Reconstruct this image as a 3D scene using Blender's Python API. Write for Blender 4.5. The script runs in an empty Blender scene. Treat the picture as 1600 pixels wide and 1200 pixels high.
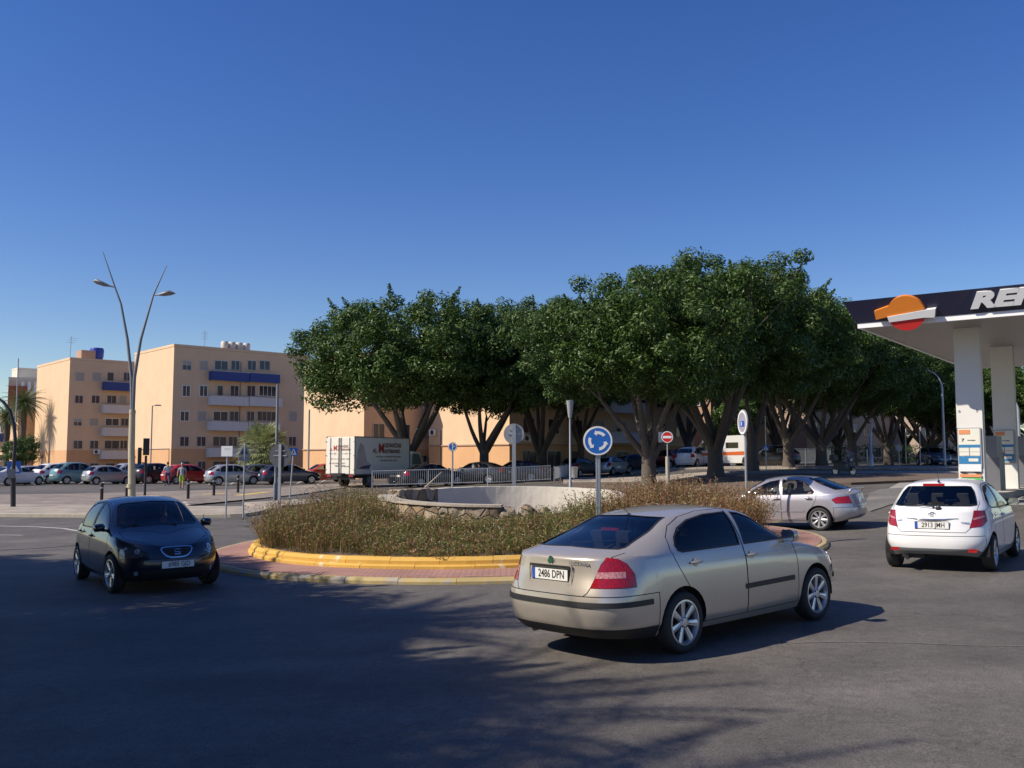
import bpy, bmesh, math, random
import numpy as np
from mathutils import Vector, Matrix
R = math.radians
sc = bpy.context.scene
COL = sc.collection
# ---------------------------------------------------------------- camera, sky, sun, exposure
F_PX, HZ, EYE = 1450.0, 718.0, 2.05
PITCH = math.atan((HZ - 600) / F_PX)
cam_d = bpy.data.cameras.new('camera'); cam = bpy.data.objects.new('camera', cam_d); COL.objects.link(cam)
cam_d.sensor_width = 36.0; cam_d.lens = F_PX / 1600 * 36.0; cam_d.clip_end = 3000; cam_d.clip_start = 0.05
cam.location = (0, 0, EYE); cam.rotation_euler = (R(90) + PITCH, 0, 0)
sc.camera = cam
SUN_D = Vector((-0.96, -0.27, 0.90)).normalized()          # towards the sun
SUN_EL = math.asin(SUN_D.z)
SUN_AZ = math.atan2(SUN_D.x, SUN_D.y)                       # clockwise from +Y
world = bpy.data.worlds.new('World'); sc.world = world; world.use_nodes = True
wn = world.node_tree.nodes; wl = world.node_tree.links
sky = wn.new('ShaderNodeTexSky'); sky.sky_type = 'NISHITA'; sky.sun_disc = False
sky.sun_elevation = SUN_EL; sky.sun_rotation = SUN_AZ
sky.air_density = 1.0; sky.dust_density = 0.3; sky.ozone_density = 2.5; sky.altitude = 0
hs = wn.new('ShaderNodeHueSaturation'); hs.inputs['Hue'].default_value = 0.519; hs.inputs['Saturation'].default_value = 1.33; hs.inputs['Value'].default_value = 1.12; wl.new(sky.outputs[0], hs.inputs['Color'])
wl.new(hs.outputs[0], wn['Background'].inputs[0]); wn['Background'].inputs[1].default_value = 0.085
sun_d = bpy.data.lights.new('sun', 'SUN'); sun_d.energy = 4.6; sun_d.angle = R(0.53); sun_d.color = (1.0, 0.90, 0.76)
sun = bpy.data.objects.new('sun', sun_d); COL.objects.link(sun)
sun.rotation_euler = (-SUN_D).to_track_quat('-Z', 'Y').to_euler(); sun.location = (-30, -10, 30)
sc.view_settings.view_transform = 'Standard'; sc.view_settings.look = 'None'
sc.view_settings.exposure = 0.35; sc.view_settings.gamma = 1.0
sc.cycles.max_bounces = 8; sc.cycles.transparent_max_bounces = 16
try: sc.cycles.use_denoising = True
except Exception: pass

# ---------------------------------------------------------------- ground shape and pixel -> world
def ss(a, b, v):
    t = min(1.0, max(0.0, (v - a) / (b - a))); return t * t * (3 - 2 * t)
def G(x, y):
    return 0.55 * math.tanh(x / 20.0) + 0.60 * ss(22, 75, y) + 0.45 * ss(7, 14, x) * ss(19, 30, y)
def ray(px, py):
    u, v = (px - 800) / F_PX, -(py - 600) / F_PX
    c, s = math.cos(PITCH), math.sin(PITCH)
    return Vector((u, c - v * s, s + v * c))
def P(px, py, Y):
    d = ray(px, py); k = Y / d.y
    return Vector((d.x * k, Y, EYE + d.z * k))
def at(px, py):
    d = ray(px, py); k = 3.0
    while k < 400:
        p = d * k
        if EYE + p.z <= G(p.x, p.y): break
        k += 0.25
    lo, hi = k - 0.25, k
    for _ in range(20):
        m = (lo + hi) / 2; p = d * m
        if EYE + p.z <= G(p.x, p.y): hi = m
        else: lo = m
    p = d * hi
    return Vector((p.x, p.y, G(p.x, p.y)))
def gx(px, Y):
    x = ray(px, HZ).x / ray(px, HZ).y * Y
    return Vector((x, Y, G(x, Y)))
def topz(py, Y, px=800): return P(px, py, Y).z

# ---------------------------------------------------------------- object helpers
def tag(o, label=None, cat=None, group=None, kind=None):
    if label: o['label'] = label
    if cat: o['category'] = cat
    if group: o['group'] = group
    if kind: o['kind'] = kind
    return o
def empty(name, loc=(0, 0, 0), rz=0.0, label=None, cat=None, group=None):
    o = bpy.data.objects.new(name, None); COL.objects.link(o)
    o.location = loc; o.rotation_euler = (0, 0, rz); o.empty_display_size = 0.3
    return tag(o, label, cat, group)
def link(name, me, parent=None, loc=None, rot=None):
    o = bpy.data.objects.new(name, me); COL.objects.link(o)
    if parent is not None: o.parent = parent
    if loc is not None: o.location = loc
    if rot is not None: o.rotation_euler = rot
    return o
def tree_copy(o, parent=None):
    c = o.copy(); COL.objects.link(c); c.parent = parent
    for ch in list(o.children): tree_copy(ch, c)
    return c
class MB:
    """collects faces of ONE mesh"""
    def __init__(s): s.v = []; s.f = []; s.m = []; s.ms = []
    def mi(s, mat):
        if mat not in s.ms: s.ms.append(mat)
        return s.ms.index(mat)
    def poly(s, pts, mat=None):
        b = len(s.v); s.v += [tuple(p) for p in pts]; s.f.append(tuple(range(b, b + len(pts)))); s.m.append(s.mi(mat) if mat else 0)
    def box(s, c, d, M=None, mat=None, taper=1.0):
        hx, hy, hz = d[0] / 2, d[1] / 2, d[2] / 2
        q = [(-hx, -hy, -hz), (hx, -hy, -hz), (hx, hy, -hz), (-hx, hy, -hz),
             (-hx * taper, -hy * taper, hz), (hx * taper, -hy * taper, hz), (hx * taper, hy * taper, hz), (-hx * taper, hy * taper, hz)]
        q = [Vector(c) + (M @ Vector(p) if M else Vector(p)) for p in q]
        b = len(s.v); s.v += [tuple(p) for p in q]
        for f in ((0, 3, 2, 1), (4, 5, 6, 7), (0, 1, 5, 4), (1, 2, 6, 5), (2, 3, 7, 6), (3, 0, 4, 7)):
            s.f.append(tuple(b + i for i in f)); s.m.append(s.mi(mat) if mat else 0)
    def tube(s, pts, rad, n=10, cap=True, mat=None, flat=None):
        pts = [Vector(p) for p in pts]
        if not hasattr(rad, '__len__'): rad = [rad] * len(pts)
        up = None; b = len(s.v); N = len(pts); mi = s.mi(mat) if mat else 0
        for i, p in enumerate(pts):
            t = (pts[min(i + 1, N - 1)] - pts[max(i - 1, 0)]).normalized()
            if up is None:
                up = Vector((0, 0, 1)) if abs(t.z) < 0.9 else Vector((1, 0, 0))
            a = up - t * up.dot(t)
            if a.length < 1e-4: a = Vector((0, 1, 0)) - t * t.y
            a.normalize(); c = t.cross(a); up = a
            for k in range(n):
                w = 2 * math.pi * k / n
                s.v.append(tuple(p + (a * math.cos(w) + c * math.sin(w)) * rad[i]))
        for i in range(N - 1):
            for k in range(n):
                k2 = (k + 1) % n
                s.f.append((b + i * n + k, b + i * n + k2, b + (i + 1) * n + k2, b + (i + 1) * n + k)); s.m.append(mi)
        if cap:
            s.f.append(tuple(b + k for k in range(n))[::-1]); s.m.append(mi)
            s.f.append(tuple(b + (N - 1) * n + k for k in range(n))); s.m.append(mi)
    def lathe(s, prof, n=24, M=None, mat=None, c=(0, 0, 0)):
        """prof: (r, h); axis = local Z (or M applied)"""
        b = len(s.v); mi = s.mi(mat) if mat else 0
        for (r, h) in prof:
            for k in range(n):
                w = 2 * math.pi * k / n
                p = Vector((r * math.cos(w), r * math.sin(w), h))
                if M: p = M @ p
                s.v.append(tuple(Vector(c) + p))
        for i in range(len(prof) - 1):
            for k in range(n):
                k2 = (k + 1) % n
                s.f.append((b + i * n + k, b + i * n + k2, b + (i + 1) * n + k2, b + (i + 1) * n + k)); s.m.append(mi)
    def prism(s, pts2, M, t, mat=None, o=(0, 0, 0)):
        """polygon pts2 (a,b) in plane M.x, M.y at o, thickness t along M.z"""
        n = len(pts2); b = len(s.v); mi = s.mi(mat) if mat else 0
        for h in (0, t):
            for (a, c) in pts2: s.v.append(tuple(Vector(o) + M @ Vector((a, c, h))))
        s.f.append(tuple(b + i for i in range(n))[::-1]); s.m.append(mi)
        s.f.append(tuple(b + n + i for i in range(n))); s.m.append(mi)
        for i in range(n):
            j = (i + 1) % n
            s.f.append((b + i, b + j, b + n + j, b + n + i)); s.m.append(mi)
    def mesh(s, name, mat=None, smooth=False, merge=0.0, angle=None):
        me = bpy.data.meshes.new(name); me.from_pydata(s.v, [], s.f)
        if s.ms:
            for m in s.ms: me.materials.append(m)
            me.polygons.foreach_set('material_index', s.m)
        elif mat: me.materials.append(mat)
        if merge > 0 or smooth:
            bm = bmesh.new(); bm.from_mesh(me)
            if merge > 0: bmesh.ops.remove_doubles(bm, verts=bm.verts, dist=merge)
            bmesh.ops.recalc_face_normals(bm, faces=bm.faces)
            bm.to_mesh(me); bm.free()
        if smooth:
            me.polygons.foreach_set('use_smooth', [True] * len(me.polygons))
            if angle is not None: me.set_sharp_from_angle(angle=R(angle))
        me.update(); return me
    def build(s, name, mat=None, parent=None, smooth=False, merge=0.0, loc=None, rot=None, angle=None):
        return link(name, s.mesh(name, mat, smooth, merge, angle), parent, loc, rot)
def rotz(a): return Matrix.Rotation(a, 3, 'Z')
def gtilt(x, y, yaw):
    e = 0.6
    n = Vector((-(G(x + e, y) - G(x - e, y)) / (2 * e), -(G(x, y + e) - G(x, y - e)) / (2 * e), 1)).normalized()
    f = Vector((math.cos(yaw), math.sin(yaw), 0)); f = (f - n * f.dot(n)).normalized(); l = n.cross(f)
    return Matrix((f, l, n)).transposed().to_euler()
# ---------------------------------------------------------------- text
FONT_CACHE = {}
def text_mesh(s, size=1.0, extrude=0.0, offset=0.0, shear=0.0, align='CENTER', mat=None, sx=1.0, space=1.0):
    key = (s, size, extrude, offset, shear, align, mat.name if mat else '', sx, space)
    if key in FONT_CACHE: return FONT_CACHE[key]
    cu = bpy.data.curves.new('lettering', 'FONT'); cu.body = s; cu.size = size; cu.extrude = extrude; cu.offset = offset
    cu.shear = shear; cu.align_x = align; cu.align_y = 'CENTER'; cu.space_character = space; cu.resolution_u = 3
    o = bpy.data.objects.new('tmp_text', cu); COL.objects.link(o)
    dg = bpy.context.evaluated_depsgraph_get(); dg.update()
    me = bpy.data.meshes.new_from_object(o.evaluated_get(dg))
    bpy.data.objects.remove(o); bpy.data.curves.remove(cu)
    if sx != 1.0: me.transform(Matrix.Diagonal((sx, 1, 1, 1)))
    me.materials.clear(); me.materials.append(mat); me.name = 'lettering'
    FONT_CACHE[key] = me; return me
def frame(o, xdir, ydir):
    """4x4 with given x and y axes at o"""
    x = Vector(xdir).normalized(); z = x.cross(Vector(ydir)).normalized(); y = z.cross(x)
    m = Matrix((x, y, z)).transposed().to_4x4(); m.translation = Vector(o); return m
def place(o, m):
    o.matrix_local = m; return o
# ---------------------------------------------------------------- materials
def nmat(name):
    m = bpy.data.materials.new(name); m.use_nodes = True
    return m, m.node_tree.nodes, m.node_tree.links, m.node_tree.nodes['Principled BSDF']
def hexc(r, g, b):
    f = lambda c: (c / 255 / 12.92) if c / 255 <= 0.04045 else ((c / 255 + 0.055) / 1.055) ** 2.4
    return (f(r), f(g), f(b), 1)
def plain(name, col, rough=0.5, metal=0.0, coat=0.0, var=0.12, scale=3.0, bump=0.0, bscale=40, emit=None, spec=None):
    m, n, l, b = nmat(name)
    c = tuple(col[:3]) + (1,)
    tc = n.new('ShaderNodeTexCoord'); no = n.new('ShaderNodeTexNoise'); no.inputs['Scale'].default_value = scale; no.inputs['Detail'].default_value = 5
    l.new(tc.outputs['Object'], no.inputs['Vector'])
    mx = n.new('ShaderNodeMixRGB'); mx.inputs[1].default_value = tuple(x * (1 - var) for x in c[:3]) + (1,)
    mx.inputs[2].default_value = tuple(min(1, x * (1 + var)) for x in c[:3]) + (1,)
    l.new(no.outputs[0], mx.inputs[0]); l.new(mx.outputs[0], b.inputs['Base Color'])
    b.inputs['Roughness'].default_value = rough; b.inputs['Metallic'].default_value = metal
    b.inputs['Coat Weight'].default_value = coat
    if coat: b.inputs['Coat Roughness'].default_value = 0.04
    if spec is not None: b.inputs['Specular IOR Level'].default_value = spec
    if bump:
        n2 = n.new('ShaderNodeTexNoise'); n2.inputs['Scale'].default_value = bscale; n2.inputs['Detail'].default_value = 6
        l.new(tc.outputs['Object'], n2.inputs['Vector'])
        bp = n.new('ShaderNodeBump'); bp.inputs['Strength'].default_value = bump; bp.inputs['Distance'].default_value = 0.02
        l.new(n2.outputs[0], bp.inputs['Height']); l.new(bp.outputs[0], b.inputs['Normal'])
    if emit: b.inputs['Emission Color'].default_value = tuple(emit) + (1,); b.inputs['Emission Strength'].default_value = 1
    return m
def paint(name, col, metal=0.0, rough=0.35, dust=0.25):
    """car paint: base, clear coat, road dust speckle"""
    m, n, l, b = nmat(name)
    tc = n.new('ShaderNodeTexCoord'); no = n.new('ShaderNodeTexNoise'); no.inputs['Scale'].default_value = 2.2; no.inputs['Detail'].default_value = 8; no.inputs['Roughness'].default_value = 0.65
    l.new(tc.outputs['Object'], no.inputs['Vector'])
    rp = n.new('ShaderNodeValToRGB'); rp.color_ramp.elements[0].position = 0.42; rp.color_ramp.elements[1].position = 0.75
    rp.color_ramp.elements[1].color = (dust, dust, dust, 1)
    l.new(no.outputs[0], rp.inputs[0])
    mx = n.new('ShaderNodeMixRGB'); mx.inputs[1].default_value = tuple(col[:3]) + (1,); mx.inputs[2].default_value = (0.30, 0.27, 0.23, 1)
    l.new(rp.outputs[0], mx.inputs[0]); l.new(mx.outputs[0], b.inputs['Base Color'])
    b.inputs['Metallic'].default_value = metal; b.inputs['Roughness'].default_value = rough
    b.inputs['Coat Weight'].default_value = 0.8; b.inputs['Coat Roughness'].default_value = 0.05
    return m
def glassmat(name, tint=(0.10, 0.12, 0.12), alpha=0.35):
    m, n, l, b = nmat(name); out = n['Material Output']
    tr = n.new('ShaderNodeBsdfTransparent'); tr.inputs[0].default_value = tuple(tint) + (1,)
    gl = n.new('ShaderNodeBsdfGlossy'); gl.inputs['Roughness'].default_value = 0.02; gl.inputs[0].default_value = (1, 1, 1, 1)
    fr = n.new('ShaderNodeFresnel'); fr.inputs[0].default_value = 1.5
    mx = n.new('ShaderNodeMixShader'); l.new(fr.outputs[0], mx.inputs[0]); l.new(tr.outputs[0], mx.inputs[1]); l.new(gl.outputs[0], mx.inputs[2])
    l.new(mx.outputs[0], out.inputs[0]); n.remove(b); return m
M_ = {}
M_['glass'] = glassmat('car_glass', (0.80, 0.85, 0.82))
M_['glass_dark'] = glassmat('tinted_glass', (0.55, 0.58, 0.58))
M_['winglass'] = plain('window_glass', (0.035, 0.04, 0.05), 0.08, var=0.4, scale=0.8)
M_['rubber'] = plain('rubber', (0.022, 0.022, 0.023), 0.75, bump=0.15)
M_['blk'] = plain('black_plastic', (0.018, 0.018, 0.02), 0.5)
M_['gap'] = plain('panel_gap', (0.006, 0.006, 0.006), 0.9)
M_['liner'] = plain('wheel_liner', (0.010, 0.010, 0.010), 0.95)
M_['cabin'] = plain('cabin_fabric', (0.03, 0.03, 0.033), 0.9)
M_['alloy'] = plain('alloy', (0.62, 0.63, 0.65), 0.3, 0.75)
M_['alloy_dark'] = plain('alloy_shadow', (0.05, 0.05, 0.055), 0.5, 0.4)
M_['chrome'] = plain('chrome', (0.75, 0.75, 0.77), 0.12, 1.0, var=0.03)
M_['galv'] = plain('galvanised_steel', (0.42, 0.44, 0.46), 0.42, 0.55, bump=0.1)
M_['galv_dark'] = plain('weathered_steel', (0.20, 0.21, 0.22), 0.55, 0.4, bump=0.1)
M_['white'] = plain('white_enamel', (0.78, 0.79, 0.80), 0.35, var=0.05)
M_['plate'] = plain('plate_white', (0.72, 0.72, 0.68), 0.4, var=0.04)
M_['ink'] = plain('ink_black', (0.015, 0.015, 0.015), 0.6)
M_['blue'] = plain('sign_blue', (0.012, 0.13, 0.50), 0.35, var=0.05)
M_['eublue'] = plain('plate_blue', (0.02, 0.08, 0.45), 0.4)
M_['red'] = plain('sign_red', (0.55, 0.02, 0.02), 0.35, var=0.05)
M_['sign_shaded'] = plain('sign_back_shaded', (0.09, 0.095, 0.11), 0.5, 0.2)  # darker copy of the sign back, shade put into its grey
M_['headl'] = plain('headlight_lens', (0.10, 0.105, 0.115), 0.06, 0.3, 1.0)
M_['signback'] = plain('sign_back_grey', (0.33, 0.34, 0.36), 0.5, 0.2)
M_['dark'] = plain('dark_paint', (0.02, 0.022, 0.025), 0.45)
M_['skin'] = plain('skin', (0.45, 0.26, 0.18), 0.6)
M_['hair'] = plain('hair', (0.03, 0.02, 0.015), 0.7)
def lampmat(name, col, rough=0.12, seg=60):
    m, n, l, b = nmat(name)
    tc = n.new('ShaderNodeTexCoord'); vo = n.new('ShaderNodeTexVoronoi'); vo.inputs['Scale'].default_value = seg
    l.new(tc.outputs['Object'], vo.inputs['Vector'])
    mx = n.new('ShaderNodeMixRGB'); mx.inputs[1].default_value = tuple(c * 1.35 for c in col) + (1,); mx.inputs[2].default_value = tuple(c * 0.55 for c in col) + (1,)
    l.new(vo.outputs['Distance'], mx.inputs[0]); l.new(mx.outputs[0], b.inputs['Base Color'])
    bp = n.new('ShaderNodeBump'); bp.inputs['Strength'].default_value = 0.25; bp.inputs['Distance'].default_value = 0.01
    l.new(vo.outputs['Distance'], bp.inputs['Height']); l.new(bp.outputs[0], b.inputs['Normal'])
    b.inputs['Roughness'].default_value = rough; b.inputs['Coat Weight'].default_value = 1.0; b.inputs['Coat Roughness'].default_value = 0.03
    return m
M_['lamp_red'] = lampmat('tail_lamp_red', (0.34, 0.006, 0.008))
M_['lamp_white'] = lampmat('lamp_reflector', (0.26, 0.27, 0.29), 0.08, 30)
M_['lamp_pink'] = lampmat('tail_lamp_pale', (0.55, 0.24, 0.23), 0.1, 50)
# ================================================================ CARS
def pchip(T, xs):
    """T: list of (x, v...) any order -> values at xs (monotone cubic)"""
    T = sorted(T); X = np.array([t[0] for t in T], float); Y = np.array([t[1:] for t in T], float)
    h = np.diff(X); d = np.diff(Y, axis=0) / h[:, None]
    m = np.zeros_like(Y)
    for c in range(Y.shape[1]):
        for i in range(1, len(X) - 1):
            if d[i - 1, c] * d[i, c] > 0:
                w1 = 2 * h[i] + h[i - 1]; w2 = h[i] + 2 * h[i - 1]
                m[i, c] = (w1 + w2) / (w1 / d[i - 1, c] + w2 / d[i, c])
        m[0, c] = d[0, c]; m[-1, c] = d[-1, c]
    xs = np.clip(np.atleast_1d(np.array(xs, float)), X[0], X[-1])
    k = np.clip(np.searchsorted(X, xs) - 1, 0, len(X) - 2)
    t = ((xs - X[k]) / h[k])[:, None]; hk = h[k][:, None]
    return (2 * t**3 - 3 * t**2 + 1) * Y[k] + (t**3 - 2 * t**2 + t) * hk * m[k] + (-2 * t**3 + 3 * t**2) * Y[k + 1] + (t**3 - t**2) * hk * m[k + 1]

def clip_half(poly, a, b, c):
    """split polygon (list of arrays, 2D coords in last two entries) by a*p+b*q+c>=0 -> (in, out, segment)"""
    ds = [a * v[-2] + b * v[-1] + c for v in poly]
    if min(ds) > -1e-7: return poly, None, None
    if max(ds) < 1e-7: return None, poly, None
    I, O, S = [], [], []
    n = len(poly)
    for i in range(n):
        v, w, dv, dw = poly[i], poly[(i + 1) % n], ds[i], ds[(i + 1) % n]
        if dv >= 0: I.append(v)
        if dv <= 0: O.append(v)
        if (dv > 0 and dw < 0) or (dv < 0 and dw > 0):
            t = dv / (dv - dw); u = v + (w - v) * t
            I.append(u); O.append(u)
    return (I if len(I) > 2 else None), (O if len(O) > 2 else None), None

class Body:
    """half shell (y>=0). faces: (list of vertex arrays [x y z nx ny nz], zone)"""
    def __init__(B, sp, N=1.0):
        B.sp = sp; WL = sp['wl']; K = len(WL)
        nf = max(8, int(16 * N)); ns = max(16, int(64 * N)); T1 = max(4, int(9 * N)); T2 = max(3, int(6 * N))
        kc = T1 + T2; nf = max(nf, kc + 2)
        th = np.linspace(0, math.pi / 2, nf + 1)
        rings = []
        for w in WL:
            e = 2.0 / w.get('n', 2.7)
            c, s = np.cos(th), np.sin(th); c[-1] = 0
            xf = w['xf'] - w['af'] + w['af'] * np.abs(c)**e
            e2 = 2.0 / w.get('nr', w.get('n', 2.7))
            xr = w['xr'] + w['ar'] - w['ar'] * np.abs(c)**e2
            xs = np.linspace(w['xf'] - w['af'], w['xr'] + w['ar'], ns + 1)[1:-1]
            X = np.concatenate([xf, xs, xr[::-1]])
            Sy = np.concatenate([np.abs(s)**e, np.ones(ns - 1), (np.abs(s)**e2)[::-1]])
            Y = pchip(w['W'], X)[:, 0] * Sy
            Z = pchip(w['z'], X)[:, 0]
            rings.append(np.stack([X, Y, Z], 1))
        ring = np.array(rings)                              # K x M x 3
        M = ring.shape[1]
        sub = max(1, int(3 * N)) if N < 1 else 4
        ts = []
        for k in range(K - 1):
            for j in range(sub): ts.append((k, j / sub))
        ts.append((K - 2, 1.0))
        rows = []
        for k, t in ts:                                      # catmull-rom up the side
            p1, p2 = ring[k], ring[k + 1]
            p0 = ring[k - 1] if k > 0 else 2 * p1 - p2
            p3 = ring[k + 2] if k + 2 < K else 2 * p2 - p1
            m1 = (p2 - p0) * 0.42; m2 = (p3 - p1) * 0.42
            rows.append((2 * t**3 - 3 * t**2 + 1) * p1 + (t**3 - 2 * t**2 + t) * m1 + (-2 * t**3 + 3 * t**2) * p2 + (t**3 - t**2) * m2)
        L = np.array(rows)                                   # lower grid
        S = ring[-1]; i0, i1 = kc, M - 1 - kc
        nr = i1 - i0 + 1; Xs = S[i0:i1 + 1, 0]
        tab = pchip([(t[0],) + tuple(t[1:]) for t in sp['top']], Xs)
        T = T1 + T2 + 1
        top = np.zeros((nr, T, 3))
        bul = sp.get('bulge', 0.03)
        for r in range(nr):
            cx, cz, rx, ry, rz = tab[r]; sx, sy, sz = S[i0 + r]
            for j in range(T1 + 1):
                t = j / T1
                top[r, j] = (cx + (rx - cx) * t**2, ry * t, cz + (rz - cz) * t**2.2)
            for j in range(1, T2 + 1):
                t = j / T2; k = 4 * t * (1 - t) * bul
                top[r, T1 + j] = (rx + (sx - rx) * t, ry + (sy - ry) * t + k * 0.9, rz + (sz - rz) * t + k * 0.25)
        for (r0, edge, sg) in ((0, S[:kc + 1], 1), (nr - 1, S[M - 1 - kc:][::-1], -1)):
            D = edge - top[r0]
            nb = max(3, int(7 * N))
            for q in range(nb + 1):
                w = (1 - q / (nb + 1.0))**2
                top[r0 + sg * q] += D * w
        it = sp.get('smooth', 2)
        for _ in range(int(it * (1 if N >= 1 else 0.5) + 0.5)):
            A = top.copy()
            A[1:-1, 1:-1] = (top[:-2, 1:-1] + top[2:, 1:-1] + top[1:-1, :-2] + top[1:-1, 2:]) / 4
            A[1:-1, 0] = (top[:-2, 0] + top[2:, 0] + 2 * top[1:-1, 1] * np.array([1, 0, 1]) + 0) / 4
            A[:, 0, 1] = 0
            top = 0.5 * top + 0.5 * A
        S2 = ring[-1]
        top[:, -1] = S2[i0:i1 + 1]; top[0] = S2[:kc + 1]; top[-1] = S2[M - 1 - kc:][::-1]
        # faces as vertex ids
        V = []; idx = {}
        def vid(p):
            k = (round(p[0], 5), round(p[1], 5), round(p[2], 5))
            if k not in idx: idx[k] = len(V); V.append(np.array(p, float))
            return idx[k]
        F = []
        for a in range(L.shape[0] - 1):
            for j in range(M - 1):
                F.append(([vid(L[a, j]), vid(L[a, j + 1]), vid(L[a + 1, j + 1]), vid(L[a + 1, j])], 'ring'))
        for r in range(nr - 1):
            for j in range(T - 1):
                z = 'side' if j >= T1 else 'top'
                F.append(([vid(top[r, j]), vid(top[r, j + 1]), vid(top[r + 1, j + 1]), vid(top[r + 1, j])], z))
        nrm = np.zeros((len(V), 3))
        out = []
        for f, z in F:
            f = [a for i, a in enumerate(f) if a != f[i - 1]]
            if len(f) < 3: continue
            p = [V[i] for i in f]; n = np.zeros(3)
            for i in range(1, len(p) - 1): n += np.cross(p[i] - p[0], p[i + 1] - p[0])
            ctr = sum(p) / len(p)
            if np.dot(n, ctr - np.array([np.clip(ctr[0], -1.2, 1.2), 0, 0.7])) < 0: f = f[::-1]; n = -n
            if np.linalg.norm(n) < 1e-9: continue
            for i in f: nrm[i] += n
            out.append((f, z))
        for i, v in enumerate(V):
            if abs(v[1]) < 1e-5: nrm[i, 1] = 0
        nrm /= np.maximum(np.linalg.norm(nrm, axis=1)[:, None], 1e-9)
        VV = [np.concatenate([V[i], nrm[i]]) for i in range(len(V))]
        B.faces = [([VV[i] for i in f], z) for f, z in out]
        # arc coordinate along mid waterline for wrapping features
        mid = ring[min(3, K - 1)]
        d = np.concatenate([[0], np.cumsum(np.linalg.norm(np.diff(mid[:, :2], axis=0), axis=1))])
        B.arcx, B.arcy, B.arcs, B.arcL = mid[:, 0], mid[:, 1], d, d[-1]
    def view(B, v, kind):
        x, y, z = v[0], v[1], v[2]
        if kind == 'side': return x, z
        if kind == 'end': return y, z
        if kind == 'plan': return x, y
        # wrap: arc length from the rear ('wr') or front ('wf') centre along the mid waterline
        i = int(np.argmin((B.arcx - x)**2 + (B.arcy - y)**2))
        j0, j1 = max(0, i - 1), min(len(B.arcs) - 1, i + 1)
        tx, ty = B.arcx[j1] - B.arcx[j0], B.arcy[j1] - B.arcy[j0]; l = math.hypot(tx, ty) or 1
        s = B.arcs[i] + ((x - B.arcx[i]) * tx + (y - B.arcy[i]) * ty) / l
        return (B.arcL - s if kind == 'wr' else s), z
    def cut(B, kind, polys, zones=('ring', 'side', 'top'), xr=(-9, 9), zr=(-9, 9)):
        """take the area of the polygons out of the shell; returns (faces, outline segments)"""
        got = []; segs = []
        P2 = []
        for p in polys:
            a = sum(p[i][0] * p[(i + 1) % len(p)][1] - p[(i + 1) % len(p)][0] * p[i][1] for i in range(len(p)))
            P2.append(p if a > 0 else p[::-1])
        x0 = min(q[0] for p in P2 for q in p); x1 = max(q[0] for p in P2 for q in p)
        y0 = min(q[1] for p in P2 for q in p); y1 = max(q[1] for p in P2 for q in p)
        rest = []
        for vs, z in B.faces:
            c = sum(vs) / len(vs)
            if z not in zones or not (xr[0] <= c[0] <= xr[1]) or not (zr[0] <= c[2] <= zr[1]): rest.append((vs, z)); continue
            q = [B.view(v, kind) for v in vs]
            if max(a for a, _ in q) < x0 or min(a for a, _ in q) > x1 or max(b for _, b in q) < y0 or min(b for _, b in q) > y1:
                rest.append((vs, z)); continue
            pend = [[np.concatenate([v, q[i]]) for i, v in enumerate(vs)]]
            for p in P2:
                nxt = []
                for cur in pend:
                    outs = []; n = len(p)
                    for k in range(n):
                        (ax, ay), (bx, by) = p[k], p[(k + 1) % n]
                        a, b_ = -(by - ay), (bx - ax); l = math.hypot(a, b_) or 1; a /= l; b_ /= l
                        I, O, _ = clip_half(cur, a, b_, -(a * ax + b_ * ay))
                        if O is not None: outs.append(O)
                        cur = I
                        if cur is None: break
                    if cur is not None:
                        got.append(([v[:6] for v in cur], z, [(v[6], v[7]) for v in cur])); nxt += outs
                    else: nxt += outs
                pend = nxt
            # if nothing was taken keep the face whole
            if sum(1 for _ in pend) and not any(g for g in []): pass
            for o in pend: rest.append(([v[:6] for v in o], z))
        # outline segments
        for vs, z, q in got:
            n = len(vs)
            for i in range(n):
                (a0, b0), (a1, b1) = q[i], q[(i + 1) % n]
                for pi, p in enumerate(P2):
                    hit = False
                    for k in range(len(p)):
                        (ax, ay), (bx, by) = p[k], p[(k + 1) % len(p)]
                        l = math.hypot(bx - ax, by - ay) or 1; nx, ny = -(by - ay) / l, (bx - ax) / l
                        if abs((a0 - ax) * nx + (b0 - ay) * ny) < 1e-5 and abs((a1 - ax) * nx + (b1 - ay) * ny) < 1e-5:
                            hit = True; break
                    if hit:
                        mx_, my_ = (a0 + a1) / 2, (b0 + b1) / 2; ins = False
                        for pj, p2 in enumerate(P2):
                            if pj == pi: continue
                            if all(((p2[(k + 1) % len(p2)][0] - p2[k][0]) * (my_ - p2[k][1]) - (p2[(k + 1) % len(p2)][1] - p2[k][1]) * (mx_ - p2[k][0])) > -1e-5 for k in range(len(p2))): ins = True
                        if not ins: segs.append((vs[i], vs[(i + 1) % n]))
                        break
        B.faces = rest
        return [(vs, z) for vs, z, _ in got], segs

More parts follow.
